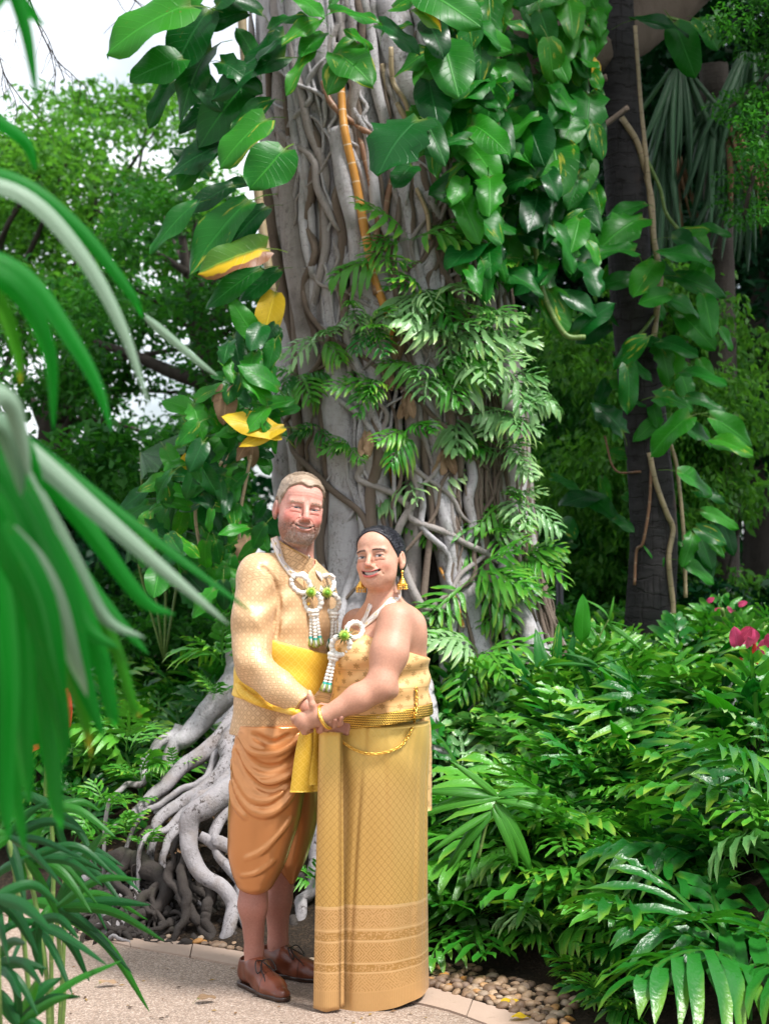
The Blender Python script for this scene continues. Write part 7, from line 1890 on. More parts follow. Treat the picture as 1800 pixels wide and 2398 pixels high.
# skirt: a straight wrap of brocade, with woven border bands near the hem -----
def skirt_mat():
    m = Mat('gold_brocade', rough=0.33, metallic=0.42, sheen=0.08)
    u, v, w = m.xyz(m.attr('puv'))
    def lattice(cu, cv):
        a = (u * (1 / cu) + v * (1 / cv)).fract(); b = (u * (1 / cu) - v * (1 / cv)).fract()
        return (a - 0.5).abs(), (b - 0.5).abs()
    da, db = lattice(0.0235, 0.028); e = da.max(db); ei = da.min(db)
    body = e.step(0.37, 0.45).max(1.0 - e.step(0.07, 0.14)).max((e.step(0.19, 0.23) * (1.0 - e.step(0.27, 0.31))) * 0.7)
    da2, db2 = lattice(0.075, 0.078); e2 = da2.max(db2)
    tri = ((e2 * 7.0).fract() - 0.5).abs().step(0.2, 0.4)
    fine = m.voro(m.vec(u, v), 170.0).step(0.3, 0.55)
    da3, db3 = lattice(0.05, 0.055); e3 = da3.max(db3); flo = ((e3 * 5.0).fract() - 0.5).abs().step(0.15, 0.35) * (0.4 + fine * 0.6)
    def between(a, b): return v.gt(a) * v.lt(b)
    pat = body * v.gt(0.345) + tri * fine * between(0.275, 0.335) + fine * between(0.235, 0.262) + flo * between(0.165, 0.226) + fine * between(0.135, 0.157) + tri * fine * between(0.075, 0.128) * 0.8
    comb = ((u * 160.0).fract() - 0.5).abs().step(0.2, 0.35) * between(0.012, 0.07) * 0.4
    edges = v * 0.0
    for zb in (0.345, 0.340, 0.268, 0.231, 0.161, 0.131): edges = edges.max(1.0 - (v - zb).abs().step(0.0012, 0.0028))
    pink = between(0.0, 0.345) * 0.65
    big = m.noise(m.scale(m.pos(), (3, 3, 1.6)), 1.6, 2)
    top = v.step(0.70, 0.98)
    base = m.mix(big, (0.62, 0.37, 0.095), (0.71, 0.465, 0.17))
    base = m.mix(top * 0.8, base, (0.68, 0.44, 0.075))
    base = m.mix(pink, base, (0.60, 0.345, 0.16))
    line = m.mix(top, (0.36, 0.18, 0.03), (0.78, 0.55, 0.16))
    c = m.mix(pat.min(1.0) * 0.7, base, line); c = m.mix(edges * 0.5, c, (0.80, 0.56, 0.28)); c = m.mix(comb, c, (0.45, 0.25, 0.08))
    th = m.noise(m.vec(u * 700.0, v * 80.0), 1.0, 2)
    c = m.mix(0.3, c, m.ramp(th, [(0.3, (0.8, 0.8, 0.8)), (0.7, (1.15, 1.15, 1.15))]), 'MULTIPLY')
    m.set('Base Color', c); m.set('Roughness', m.sock((pat * 0.12 + 0.30).k)); m.bump(pat + th * 0.3, 0.25, 0.0012)
    return m.m
SKIRT = skirt_mat()
nz, nt = 100, 260
ztop = P(0, 1690, WY).z
rows = [(0.0, 877, .182, .170), (0.25, 876, .180, .168), (0.5, 876, .178, .165), (0.75, 880, .176, .160), (0.95, 885, .176, .160), (1.02, 888, .174, .158)]
zr = np.array([r[0] for r in rows]) / 1.02 * ztop
V = []; UV = []
for i in range(nz + 1):
    z = 0.012 + (ztop - 0.012) * i / nz
    cx = float(smooth_interp(np.array([z]), zr, np.array([P(r[1], 1300 + (1.5 - r[0]) * 685, WY).x for r in rows]))[0])
    a = float(smooth_interp(np.array([z]), zr, np.array([r[2] for r in rows]))[0]); b = float(smooth_interp(np.array([z]), zr, np.array([r[3] for r in rows]))[0])
    k = 1 - z / ztop
    for j in range(nt):
        th = 2 * PI * j / nt
        w = 1 + 0.010 * k * math.sin(3 * th + 1.3) + 0.007 * math.sin(5 * th + 2.5 * z) * k + 0.022 * math.sin(2 * th + 6 * z) * math.exp(-((z - 0.55) / 0.25) ** 2) + 0.012 * math.sin(4 * th - 9 * z + 1) * math.exp(-((z - 0.6) / 0.3) ** 2)
        w += 0.014 * math.exp(-((z - 0.86) / 0.10) ** 2) * math.sin(6 * th + 26 * z)
        w += 0.016 * k * math.sin(9 * th + 0.8 * math.sin(3 * z)) * max(0, math.sin(th * 1.0 + 2.6))
        for t0, dt, am, z0, zs in ((4.35, .25, .022, .55, .40), (4.95, -.30, .017, .72, .26), (5.55, .22, .018, .45, .35), (4.05, .1, .015, .3, .3), (5.2, .5, .014, .9, .12), (4.7, -.6, .013, .93, .10), (5.95, .2, .018, .55, .4)):
            u_ = (th - t0 - dt * (z - .5)); w -= am * math.exp(-((z - z0) / zs) ** 2) * (math.exp(-(u_ / .045) ** 2) - .75 * math.exp(-((u_ - .10) / .07) ** 2))
        x, y = cx + a * w * math.cos(th), WY + b * w * math.sin(th)
        zz = z + (0.016 * math.sin(th + 0.6) * k ** 6) + 0.018 * k ** 8 * math.cos(th)
        V.append((x, y, zz)); UV.append((((th + PI / 2 + PI) % (2 * PI) - PI) * 0.175, z, 0))
    # seam of the pattern coordinate lies at the back
F = []
for i in range(nz):
    for j in range(nt):
        j2 = (j + 1) % nt; F.append([i * nt + j, i * nt + j2, (i + 1) * nt + j2, (i + 1) * nt + j])
V = np.array(V)
F.append(list(range(nz * nt, (nz + 1) * nt)))
bvh('skirt', V, F)
skirt = mobj('skirt', make_mesh('skirt', V, F, attrs={'puv': np.array(UV)}), SKIRT, wom)
# front pleat: three stacked folds hanging from the waist
for k, (xt, xb, wt, wb, dy, z0) in enumerate(((771, 765, .070, .088, 0.030, 0.006), (786, 784, .040, .040, 0.020, 0.010), (793, 798, .026, .026, 0.012, 0.014))):
    Yc = WY - 0.155 - dy
    yb = Yc + 0.03
    pts = [P(xt, 1716, Yc + 0.02), P((xt + xb) / 2, 2000, Yc), Vector((pxm(xb - 900, Yc), Yc - 0.004, z0))]
    n = 60; c = spline(pts, n); V = []; UV = []; F = []
    for i in range(n):
        w = wt + (wb - wt) * i / (n - 1)
        for q in range(9):
            s = q / 8 - 0.5
            V.append((c[i][0] + s * w, c[i][1] + 0.004 * math.cos(s * PI) * -1 + 0.002 * math.sin(9 * s + i * 0.08) + (0.05 * max(0, -s - 0.15)), c[i][2] + 0.012 * abs(s) * (i == n - 1)))
            UV.append((s * w + 0.31 + 0.05 * k, c[i][2], 0))
    m0 = len(V)
    for v in list(V): V.append((v[0], v[1] + 0.006, v[2]))
    UV += UV
    for i in range(n - 1):
        for q in range(8):
            a = i * 9 + q; F.append([a, a + 1, a + 10, a + 9]); F.append([m0 + a + 9, m0 + a + 10, m0 + a + 1, m0 + a])
        for q in (0, 8):
            a = i * 9 + q; F.append([a, a + 9, m0 + a + 9, m0 + a])
    for i in (0, n - 1):
        for q in range(8):
            a = i * 9 + q; F.append([a, a + 1, m0 + a + 1, m0 + a])
    mobj('pleat', make_mesh('pleat', np.array(V), F, attrs={'puv': np.array(UV)}), SKIRT, skirt)
# long sabai tail down her back, just seen at the right edge
strip('sash_end', [P(988, 1650, 5.52), P(1000, 1720, 5.53), P(1001, 1900, 5.53)], (0.05, 0.05, 0.05), BODICE, wom, 0.004, [(0.8, -0.6, 0)] * 3)

# gold waist chain: links ----------------------------------------------------
def link_mesh():
    th = np.linspace(0, 2 * PI, 11)[:-1]
    pts = np.stack([0.0075 * np.cos(th), 0.0045 * np.sin(th), 0 * th], 1)
    V = []; F = []
    for i, p in enumerate(pts):
        r = p / np.linalg.norm(p)
        for k in range(5):
            a = 2 * PI * k / 5; V.append(p + 0.0022 * (r * math.cos(a) + np.array((0, 0, 1)) * math.sin(a)))
    for i in range(10):
        for k in range(5):
            F.append([i * 5 + k, ((i + 1) % 10) * 5 + k, ((i + 1) % 10) * 5 + (k + 1) % 5, i * 5 + (k + 1) % 5])
    return make_mesh('chain_link', np.array(V), F)
LINK = link_mesh(); LINK.materials.append(GOLD)
ps, ns = on([(783, 1712), (800, 1735), (830, 1756), (865, 1766), (900, 1763), (935, 1750), (952, 1730), (964, 1708), (969, 1692), (971, 1680), (973, 1668), (974, 1656), (975, 1640), (975, 1612)], ['skirt', 'bodice', 'belt'], 0.010)
ch = spline(ps, 400); s = np.concatenate([[0], np.cumsum(np.linalg.norm(np.diff(ch, axis=0), axis=1))])
chain = empty('waist_chain', ps[0], 'fine gold chain swagged across the front of the gold skirt', 'chain')
nl = int(s[-1] / 0.0105)
for i in range(nl):
    t = s[-1] * (i + 0.5) / nl; j = int(np.searchsorted(s, t)); j = min(max(j, 1), 399)
    d = Vector(ch[j] - ch[j - 1]).normalized(); o = bpy.data.objects.new('chain_link', LINK)
    q = d.to_track_quat('X', 'Z') @ Euler((PI / 2 * (i % 2) + 0.5, 0, 0)).to_quaternion()
    o.matrix_world = Matrix.Translation(Vector(ch[j]) - chain.location) @ q.to_matrix().to_4x4(); link(o, chain)

# bracelet and earrings -------------------------------------------------------
ax = (W_ELB - W_WRI).normalized(); bc = W_WRI + ax * 0.006 + Vector((0, 0, -0.004))
tilt = (ax + Vector((-0.15, -0.35, -0.1))).normalized(); uu = tilt.cross(Vector((0, 0, 1))).normalized(); vv_ = tilt.cross(uu)
th = np.linspace(0, 2 * PI, 49)
pts = np.array([tuple(bc + (uu * math.cos(t) + vv_ * math.sin(t)) * 0.0375) for t in th])
V, F, A = tube_arrays(pts, 0.0066, 10, cap=False); mobj('bracelet', make_mesh('bracelet', V, F), GOLD, wom)
def head_pt(head, p): return Vector(np.array(head[0]) + head[1] @ (np.array(p) * head[2]))
def earring(top):
    e = MB()
    def ball(c, r, sq=1.0):
        n, m_ = 8, 6; V = []; F = []
        for i in range(m_ + 1):
            a = PI * i / m_
            for j in range(n): V.append((c[0] + r * math.sin(a) * math.cos(2 * PI * j / n), c[1] + r * math.sin(a) * math.sin(2 * PI * j / n), c[2] + sq * r * math.cos(a)))
        for i in range(m_):
            for j in range(n): F.append([i * n + j, (i + 1) * n + j, (i + 1) * n + (j + 1) % n, i * n + (j + 1) % n])
        e.add(V, F)
    x, y, z = top
    ball((x, y, z), 0.006); ball((x, y, z - 0.010), 0.004)
    for k in range(4): ball((x, y, z - 0.018 - 0.007 * k), 0.005 + 0.0035 * k, 0.6)        # bell
    for k in range(11):
        a = 2 * PI * k / 11
        for q in range(3): ball((x + 0.0155 * math.cos(a), y + 0.0155 * math.sin(a), z - 0.044 - 0.0065 * q), 0.0032)
    return mobj('earring', e.mesh('earring'), GOLD, wom)
earring(head_pt(wom_head, (0.082, 0.004, -0.056))); earring(head_pt(wom_head, (-0.082, 0.004, -0.050)))
# =================================================================== FLOWER GARLANDS
WHITE_BUD = (lambda m: (m.set('Base Color', m.mix(m.noise(m.pos(), 300, 2), (0.70, 0.68, 0.58), (0.84, 0.83, 0.78))), m.bump(m.noise(m.pos(), 160, 2), 0.6, 0.003), m.m)[2])(Mat('jasmine_buds', 0.55))
def ribbon_mat(name, dark):
    m = Mat(name, rough=0.35, sheen=0.2)
    u, v, w = m.xyz(m.attr('puv'))
    # woven script-like scroll down the middle and a gold motif every few centimetres
    sc = ((v * 95.0).sin() * 0.0032 + (v * 211.0).sin() * 0.0022 - u).abs()
    f = (1.0 - sc.step(0.0006, 0.0015)) * (1.0 - u.abs().step(0.007, 0.009))
    gold = ((v * 22.0).fract() - 0.5).abs().lt(0.14) * (1.0 - u.abs().step(0.005, 0.007)) * m.voro(m.vec(u, v), 260.0).lt(0.42)
    edge = u.abs().step(0.0102, 0.0112)
    c = m.mix(f, (0.80, 0.72, 0.66), dark); c = m.mix(gold, c, (0.78, 0.52, 0.06)); c = m.mix(edge * 0.5, c, (0.75, 0.60, 0.34))
    m.set('Base Color', c); return m.m
RIBBON_M = ribbon_mat('scrolled_ribbon', (0.20, 0.16, 0.15)); RIBBON_W = ribbon_mat('scripted_ribbon', (0.33, 0.28, 0.27))
PETAL = vcol_mat('petal', 0.5); GLEAF = Mat('dark_green_leaf', 0.45, color=(0.03, 0.11, 0.03)).m
TEAL = Mat('teal_foil', 0.3, color=(0.01, 0.32, 0.27)).m; TIP = vcol_mat('green_bud_tip', 0.5)

def torus_arc(name, c, ax_u, ax_v, R1, r, mat, parent, a0=0.0, a1=2 * PI, ridges=26):
    n = 60; full = abs(a1 - a0) > 6.2
    th = np.linspace(a0, a1, n, endpoint=not full)
    pts = np.array([tuple(c + ax_u * math.cos(t) * R1[0] + ax_v * math.sin(t) * R1[1]) for t in th])
    if full: pts = np.vstack([pts, pts[:1]])
    rad = r * (1 + 0.13 * np.sign(np.sin(np.linspace(0, 1, len(pts)) * ridges * PI)) * np.abs(np.sin(np.linspace(0, 1, len(pts)) * ridges * PI)) ** 0.6)
    V, F, A = tube_arrays(pts, rad, 10, cap=not full)
    return mobj(name, make_mesh(name, V, F, attrs={'tuv': A}), mat, parent)
def mum(c, nrm, r, parent):
    """green button chrysanthemum: rings of little petals round a domed eye"""
    nrm = Vector(nrm).normalized(); u = nrm.cross(Vector((0, 0, 1))).normalized(); v = nrm.cross(u)
    mb = MB()
    for ring, (rr, n, lift, cl) in enumerate(((1.0, 18, 0.1, (0.50, 0.58, 0.10)), (0.78, 16, 0.3, (0.42, 0.55, 0.07)), (0.55, 12, 0.45, (0.25, 0.42, 0.03)))):
        for k in range(n):
            a = 2 * PI * (k + 0.5 * ring) / n; d = u * math.cos(a) + v * math.sin(a); s = nrm.cross(d)
            b0 = c + d * r * rr * 0.35 + nrm * r * lift * 0.6; b1 = c + d * r * rr * 0.8 + nrm * r * lift; b2 = c + d * r * rr * 1.05 + nrm * r * (lift + 0.15)
            w = r * 0.16
            mb.add([b0 - s * w * 0.6, b0 + s * w * 0.6, b1 + s * w, b1 - s * w, b2, b1 - nrm * w * 0.7], [[0, 1, 2, 3], [3, 2, 4], [0, 3, 5], [1, 5, 2], [3, 4, 5], [2, 5, 4]], cl + (1,))
    V = []; F = []
    for i in range(5):
        a = PI / 2 * i / 4
        for j in range(10): V.append(c + (u * math.cos(2 * PI * j / 10) + v * math.sin(2 * PI * j / 10)) * r * 0.45 * math.sin(a + 0.02) + nrm * r * (0.35 + 0.3 * math.cos(a)))
    for i in range(4):
        for j in range(10): F.append([i * 10 + j, (i + 1) * 10 + j, (i + 1) * 10 + (j + 1) % 10, i * 10 + (j + 1) % 10])
    mb.add(V, F, (0.14, 0.36, 0.015, 1))
    return mobj('chrysanthemum', mb.mesh('chrysanthemum'), PETAL, parent)
def sprig(c, n_, rad, parent, seed, pale=False):
    r = random.Random(seed)
    for k in range(n_):
        a = 2 * PI * k / n_ + r.uniform(-0.3, 0.3)
        d = Vector((math.cos(a), -0.35, math.sin(a))).normalized(); s = d.cross(Vector((0, -1, 0))).normalized()
        L = rad * r.uniform(0.8, 1.15); w = 0.0032
        p = c + Vector((0, 0.004, 0))
        V = [p - s * w * .4, p + s * w * .4, p + d * L * .5 + s * w, p + d * L * .5 - s * w, p + d * L, p + d * L * .5 + Vector((0, .002, 0))]
        mb = MB(); mb.add(V, [[0, 1, 2, 3], [3, 2, 4], [0, 3, 5], [1, 5, 2], [3, 4, 5], [2, 5, 4]], (0.50, 0.60, 0.22, 1) if pale else (0.03, 0.11, 0.03, 1))
        mobj('sprig_petal' if pale else 'sprig_leaf', mb.mesh('sprig'), PETAL, parent)
def tassel(top, end, n, parent, seed, spread=0.011):
    """strands of threaded buds with teal cuffs and a green flower at each end"""
    top, end = Vector(top), Vector(end); d = (end - top); L = d.length; d.normalize()
    s = d.cross(Vector((0, -1, 0))).normalized()
    kn = torus_arc('knot', top - d * 0.004, s, Vector((0, -1, 0)), (0.014, 0.011), 0.008, WHITE_BUD, parent, ridges=12)
    torus_arc('knot', top + d * 0.008, s, Vector((0, -1, 0)), (0.012, 0.009), 0.007, WHITE_BUD, parent, ridges=12)
    for k in range(n):
        o = (k - (n - 1) / 2); yo = -0.004 if k % 2 else 0.003
        a = top + s * o * 0.008 + Vector((0, yo, 0)); b = end + s * o * spread * 1.35 + Vector((0, yo, 0)) - d * 0.006 * abs(o)
        nb = 46; pts = np.array([tuple(a.lerp(b, t / (nb - 1))) for t in range(nb)])
        ph = np.arange(nb) / (nb - 1) * 7.5
        rad = 0.0078 * (0.62 + 0.38 * np.abs(np.sin(ph * PI)) ** 0.5)
        V, F, A = tube_arrays(pts, rad, 9); st = mobj('tassel', make_mesh('tassel', V, F), WHITE_BUD, parent)
        dd = (b - a).normalized()
        V, F, A = tube_arrays(np.array([tuple(b - dd * 0.002), tuple(b + dd * 0.009), tuple(b + dd * 0.018)]), (0.0072, 0.0085, 0.0070), 9); mobj('cuff', make_mesh('cuff', V, F), TEAL, st)
        mb = MB()
        for j in range(7):                               # petals flaring below the cuff
            t = 2 * PI * j / 7; q = s * math.cos(t) + Vector((0, -1, 0)) * math.sin(t); w = dd.cross(q)
            p0 = b + dd * 0.006 + q * 0.0078; p1 = b + dd * 0.028 + q * 0.0125
            mb.add([p0 - w * .002, p0 + w * .002, p1 + w * .0055, p1 - w * .0055, p1 + dd * .005, (p0 + p1) / 2 - q * .002], [[0, 1, 2, 3], [3, 2, 4], [0, 3, 5], [1, 5, 2], [3, 4, 5], [2, 5, 4]], ((0.76, 0.80, 0.66), (0.50, 0.62, 0.18))[j % 2] + (1,))
        c = b + dd * 0.026; V, F, A = tube_arrays(np.array([tuple(b + dd * 0.016), tuple(c), tuple(c + dd * 0.008)]), (0.006, 0.0105, 0.0095), 9); mb.add(V, F, (0.36, 0.50, 0.05, 1))
        mobj('tassel_flower', mb.mesh('tassel_flower'), TIP, st)

KM = ['jacket', 'sash', 'trousers']; KW = ['bodice', 'wbody', 'skirt', 'jacket']
def garland_drop(root, keys, up, fl, lo, kn, end, n, seed, off=0.016, Ys=None):
    """ring, flower, hanging ring, knot, tassels; every stop is laid on the cloth behind it"""
    def at(p, o=off): 
        h = hit(p[0], p[1], keys, o); return h[0] if h else P(p[0], p[1], 5.38)
    cu, cf, cl, ck, ce = at(up), at(fl, off + 0.012), at(lo), at(kn), at(end)
    for c_, p_ in ((cf, fl), (cl, lo), (ck, kn), (ce, end)):
        if c_.y > cu.y + 0.03: c_.xyz = P(p_[0], p_[1], cu.y - (0.02 if c_ is cf else 0.0))
    if Ys:
        for c_, p_, y_ in zip((cu, cf, cl, ck, ce), (up, fl, lo, kn, end), Ys): c_.xyz = P(p_[0], p_[1], y_)
    d = (cu - cf).normalized(); s = d.cross(Vector((0, -1, 0))).normalized()
    torus_arc('jasmine_ring', cu, d, s, (0.036, 0.026), 0.0085, WHITE_BUD, root)
    d = (ck - cf).normalized(); s = d.cross(Vector((0, -1, 0))).normalized()
    torus_arc('jasmine_ring', cl, d, s, (0.034, 0.030), 0.0095, WHITE_BUD, root)
    sprig(cf, 12, 0.034, root, seed); sprig(cf, 10, 0.026, root, seed + 5, True)
    mum(cf + Vector((0, -0.008, 0)), (0.15, -1, 0.1), 0.0185, root)
    tassel(ck, ce, n, root, seed)
def bow(c, root, mat, tilt=0.0):
    for sg, up in ((-1, .012), (1, .006)):
        strip('ribbon_bow', [c, c + Vector((sg * .022, -.006, up + tilt * sg)), c + Vector((sg * .04, -.002, -.004 + tilt * sg))], (.008, .018, .013), mat, root, .002)

gm = empty('flower_garland', P(705, 1300, 5.45), 'white jasmine garland with two green flower drops on the peach jacket', 'garland')
root_fix = gm.matrix_basis.inverted()
ps, ns = on([(640, 1285), (660, 1312), (682, 1340), (695, 1352)], KM, 0.006)
q0 = P(641, 1258, 5.53)
strip('ribbon', [q0] + ps, (0.026, 0.027, 0.028, 0.026), RIBBON_M, gm, 0.002, [(-.3, -1, .3)] + ns)
ps, ns = on([(730, 1318), (745, 1340), (756, 1356)], KM, 0.006)
strip('ribbon', [P(722, 1300, 5.50)] + ps, (0.010, 0.018, 0.022), RIBBON_M, gm, 0.002, [(.5, -1, .2)] + ns)
garland_drop(gm, KM, (704, 1368), (728, 1387), (731, 1410), (734, 1434), (738, 1494), 3, 1)
garland_drop(gm, KM, (764, 1368), (766, 1388), (773, 1412), (780, 1440), (776, 1500), 3, 2)
bow(hit(693, 1348, KM, .012)[0], gm, RIBBON_M); bow(hit(757, 1352, KM, .012)[0], gm, RIBBON_M)
gw = empty('flower_garland', P(880, 1400, 5.40), 'white jasmine garland with one green flower drop on the bare-shouldered gown', 'garland')
ps, ns = on([(934, 1392), (915, 1408), (890, 1430), (868, 1450), (850, 1466)], KW, 0.006)
strip('ribbon', [P(940, 1376, 5.43)] + ps, (0.024, 0.027, 0.027, 0.026), RIBBON_W, gw, 0.002, [(.4, -1, .2)] + ns)
ps, ns = on([(862, 1428), (855, 1445), (842, 1462)], KW, 0.008)
strip('ribbon', [P(868, 1415, 5.42)] + ps, (0.018, 0.022, 0.022), RIBBON_W, gw, 0.002, [(-.3, -1, .2)] + ns)
garland_drop(gw, KW, (830, 1476), (806, 1488), (798, 1512), (781, 1537), (766, 1600), 2, 3, 0.020, (5.35, 5.315, 5.335, 5.34, 5.335))
bow(hit(840, 1464, KW, .014)[0], gw, RIBBON_W, .006)
for r_ in (gm, gw):
    for c in list(r_.children):
        c.matrix_parent_inverse = r_.matrix_basis.inverted()
# =================================================================== PALMS CLOSE TO THE CAMERA
LFB = leaf_mat('near_palm_blade', (0.0008, 0.080, 0.006), (0.005, 0.150, 0.012), (0.006, 0.56, 0.012), 0, .45, wt=.45, spec=.16, stripe=.10)
LFE = leaf_mat('near_palm_blade_pale', (0.10, 0.19, 0.11), (0.20, 0.29, 0.20), (.15, .4, .12), 0, .35, wt=.2, stripe=.6)
LFX = leaf_mat('near_palm_blade_edge', (0.006, 0.12, 0.004), (0.04, 0.20, 0.008), (.1, .5, .01), 0, .4, wt=.36, tipc=(.35, .25, .02))
def blade(parent, pts, Y, w, mat, dy=0.0, seed=0):
    """a long folded palm leaflet along a pixel curve at depth Y"""
    n = 30; q = spline([tuple(P(x, y, Y + dy * i / (len(pts) - 1))) for i, (x, y) in enumerate(pts)], n); r = random.Random(seed)
    t = np.gradient(q, axis=0); t /= np.linalg.norm(t, axis=1)[:, None]; face = np.array((r.uniform(-.5, .5), -1, r.uniform(0, .6))); face /= np.linalg.norm(face)
    b = np.cross(t, face); b /= np.linalg.norm(b, axis=1)[:, None]; nn = np.cross(b, t)
    V = []; A = []; F = []
    for i in range(n):
        u = i / (n - 1); ww = w * min(1, (u + .06) * 4.5) ** .6 * (1 - u ** 2.4) ** .75 * .5 + .0006
        for k, s in enumerate((-1, -.5, 0, .5, 1)): V.append(q[i] + b[i] * s * ww + nn[i] * (abs(s) * ww * -.45)); A.append((s, u, 0))
    for i in range(n - 1):
        for k in range(4): a = i * 5 + k; F.append([a, a + 1, a + 6, a + 5])
    o = mobj('leaflet', make_mesh('leaflet', np.array(V), F, attrs={'luv': np.array(A)}), mat); return child_world(o, parent)
near = empty('palm_plant', P(-150, 1300, 2.3), 'big out-of-focus palm leaning in from the left, close to the camera', 'palm')
NB = [([(-120, 400), (60, 455), (190, 590), (285, 760), (350, 950)], 2.35, .046, LFE), ([(-120, 380), (40, 420), (180, 530), (300, 680), (335, 745)], 2.45, .040, LFB), ([(-100, 560), (60, 640), (170, 790), (230, 900), (262, 1010)], 2.25, .050, LFB), ([(-80, 600), (40, 680), (110, 820), (125, 1010)], 2.2, .050, LFB),
      ([(-60, 650), (0, 720), (35, 820), (48, 900)], 2.15, .040, LFX), ([(-60, 240), (0, 280), (60, 330), (85, 400)], 2.6, .05, LFB), ([(-40, 40), (20, -40), (60, 60), (88, 235)], 1.9, .038, LFB), ([(10, -60), (40, -10), (75, 30), (105, 60)], 2.0, .03, LFB),
      ([(-60, 960), (60, 1050), (230, 1200), (380, 1330), (535, 1462)], 2.2, .048, LFE), ([(-40, 1000), (80, 1090), (200, 1230), (330, 1400), (410, 1440)], 2.3, .052, LFB), ([(-60, 960), (10, 1010), (45, 1100), (60, 1180)], 2.0, .05, LFE),
      ([(-60, 1000), (40, 1150), (140, 1330), (230, 1500), (330, 1560)], 2.15, .07, LFB), ([(-60, 1040), (60, 1200), (170, 1420), (230, 1640), (290, 1790)], 2.1, .075, LFB), ([(-60, 1080), (30, 1280), (100, 1500), (160, 1720), (180, 1860)], 2.05, .08, LFB), ([(-80, 1100), (0, 1300), (40, 1560), (60, 1800), (80, 1960)], 2.0, .085, LFB),
      ([(-80, 1150), (-20, 1400), (10, 1650), (10, 1850), (25, 2050)], 1.95, .085, LFB), ([(20, 1150), (120, 1280), (210, 1420), (300, 1540), (340, 1600)], 2.3, .055, LFX), ([(60, 1180), (170, 1350), (270, 1560), (310, 1720), (318, 1760)], 2.2, .05, LFB), ([(-60, 1200), (60, 1450), (120, 1700), (150, 1950), (170, 2020)], 2.1, .06, LFB), ([(0, 1250), (100, 1420), (150, 1600), (180, 1700)], 1.9, .075, LFB),
      ([(-60, 900), (20, 930), (50, 1010), (70, 1120)], 1.9, .045, LFE), ([(-90, 1500), (-10, 1700), (30, 1900), (70, 2080)], 2.1, .06, LFB), ([(340, 740), (400, 790), (470, 850), (510, 880)], 3.2, .03, LFE)]
for i, (pts, Y, w, mt) in enumerate(NB):
    if pts[0][1] > 950 and pts[-1][0] < 400: pts = [(x * .84 if x > 0 else x, 950 + (y - 950) * .93) for x, y in pts]
    blade(near, pts, Y, w * .62, mt, .1, i)
    if w > .045 and pts[0][1] > 900 and i % 3:                      # its narrower neighbour on the same rib
        q = [(x + 22 + 10 * k, y + 8 - 26 * k * .3) for k, (x, y) in enumerate(pts)]; blade(near, q, Y + .12, w * .42, [LFB, LFX, LFB, LFE][i % 4], .1, i + 60)
for pts in ([(-140, 1500), (-130, 1100), (-60, 980)], [(-140, 1400), (-150, 800), (-110, 400)], [(-160, 1300), (-140, 600), (-60, 20)]):
    child_world(tube('stem', spline([P(x, y, 2.3) for x, y in pts], 16), np.full(16, .010), GRN, None, 8), near)
child_world(tube('trunk', spline([(P(-150, 1300, 2.3).x, 2.3, -.05), (P(-150, 1300, 2.3).x - .01, 2.3, .5), (P(-150, 1300, 2.3).x, 2.3, P(-150, 1300, 2.3).z)], 16), np.full(16, .022), TAN, None, 10), near)
# lady palms in the bottom left corner, nearer focus
def fan_leaf(parent, hub, tips, Y, w, mats, seed, stem=None):
    r = random.Random(seed)
    for i, (tx, ty) in enumerate(tips):
        mx, my = (hub[0] + tx) / 2 + r.uniform(-12, 12), (hub[1] + ty) / 2 - r.uniform(8, 34) * (0.4 + abs(tx - hub[0]) / 200)
        blade(parent, [hub, (mx, my), (tx, ty)], Y + r.uniform(-.06, .06), w * r.uniform(.8, 1.2), r.choice(mats), r.uniform(-.25, .1), seed * 31 + i)
    if stem: child_world(tube('stem', spline([P(x, y, Y) for x, y in stem], 14), np.full(14, .006), GRN, None, 7), parent)
LDN = leaf_mat('lady_palm_blade', (0.0012, 0.034, 0.008), (0.007, 0.085, 0.014), (.02, .27, .012), 0, .34, wt=.2)
lady = empty('lady_palm', G(60, 2420), 'lady palm with narrow dark fingers over the path at bottom left', 'palm', 'lady palms at the path edge')
fan_leaf(lady, (130, 2125), [(345, 2155), (385, 2205), (352, 2120), (260, 2215), (310, 2280), (350, 2370), (240, 1950), (60, 2200), (20, 2130), (330, 2060)], 4.2, .026, [LDN, LP], 1, [(130, 2125), (140, 2230), (150, 2340), (130, 2560)])
fan_leaf(lady, (60, 2010), [(270, 2050), (240, 2040), (215, 2140), (150, 2180), (240, 2075), (-40, 2100), (20, 2180), (230, 2120), (120, 1900), (-60, 1960)], 4.0, .026, [LDN, LP], 2, [(60, 2010), (90, 2150), (110, 2300), (120, 2560)])
fan_leaf(lady, (120, 1890), [(270, 1960), (230, 2040), (60, 2000), (10, 1960), (180, 2060), (235, 1900), (40, 1860)], 4.3, .024, [LP, LDN], 3, [(120, 1890), (125, 2050), (120, 2250), (125, 2560)])
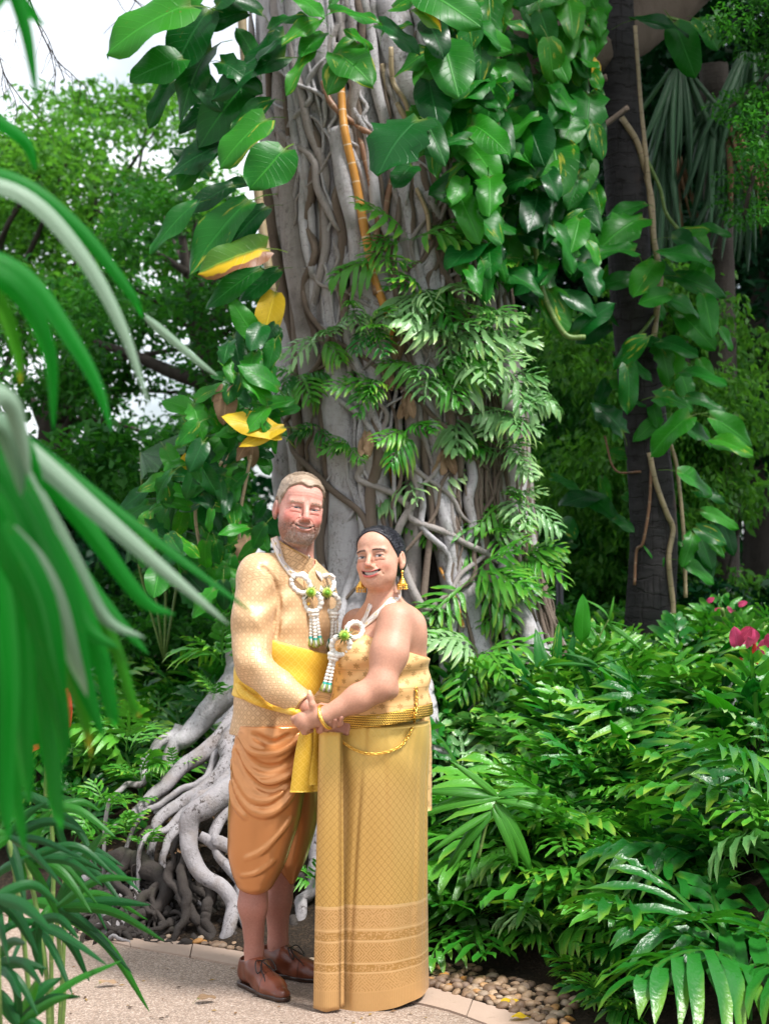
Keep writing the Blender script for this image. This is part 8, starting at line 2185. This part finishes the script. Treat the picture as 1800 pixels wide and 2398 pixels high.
fan_leaf(lady, (85, 2160), [(250, 2260), (170, 2330), (100, 2290), (20, 2270), (-40, 2230), (210, 2300), (185, 2200)], 3.9, .024, [LDN], 4, [(85, 2160), (110, 2300), (115, 2560)])
lady2 = empty('lady_palm', G(0, 2620), 'lowest lady palm, pointed blades cut by the bottom left frame edge', 'palm', 'lady palms at the path edge')
fan_leaf(lady2, (40, 2400), [(145, 2290), (170, 2330), (190, 2335), (130, 2440), (-30, 2300), (10, 2270), (90, 2290), (285, 2250), (-40, 2360)], 3.7, .026, [LDN, LP], 5, [(40, 2400), (45, 2500), (40, 2700)])
fan_leaf(lady2, (-20, 2260), [(100, 2310), (60, 2210), (50, 2340), (-60, 2200), (110, 2270), (90, 2380)], 3.6, .026, [LDN], 6, [(-20, 2260), (-10, 2420), (10, 2700)])
fan_leaf(lady, (20, 1960), [(190, 2010), (150, 2080), (60, 2120), (-40, 2060), (200, 1950), (110, 1880)], 3.8, .022, [LDN, LP], 7, [(20, 1960), (50, 2150), (90, 2560)])
fan_leaf(lady, (150, 2010), [(330, 2090), (300, 2140), (250, 2180), (90, 2120), (60, 2060), (290, 2030)], 4.5, .022, [LDN], 8, [(150, 2010), (150, 2200), (130, 2560)])
fan_leaf(lady2, (-10, 2100), [(120, 2180), (90, 2240), (20, 2260), (-60, 2180), (140, 2120)], 3.5, .026, [LDN], 9, [(-10, 2100), (0, 2400), (10, 2700)])

# =================================================================== labels of look-alike clumps: say which one, counted from the left
_by = {}
for o in list(scene.objects):
    if o.parent is None and 'label' in o and 'group' in o: _by.setdefault(o['label'], []).append(o)
_ord = ('first', 'second', 'third', 'fourth', 'fifth', 'sixth', 'seventh', 'eighth', 'ninth', 'tenth')
for lb_, os_ in _by.items():
    if len(os_) < 2: continue
    os_.sort(key=lambda q: q.location.x / max(q.location.y, .1))
    for i, q in enumerate(os_):
        q['label'] = lb_ + (', left one' if len(os_) == 2 and i == 0 else ', right one' if len(os_) == 2 else ', %s from left' % _ord[min(i, 9)])
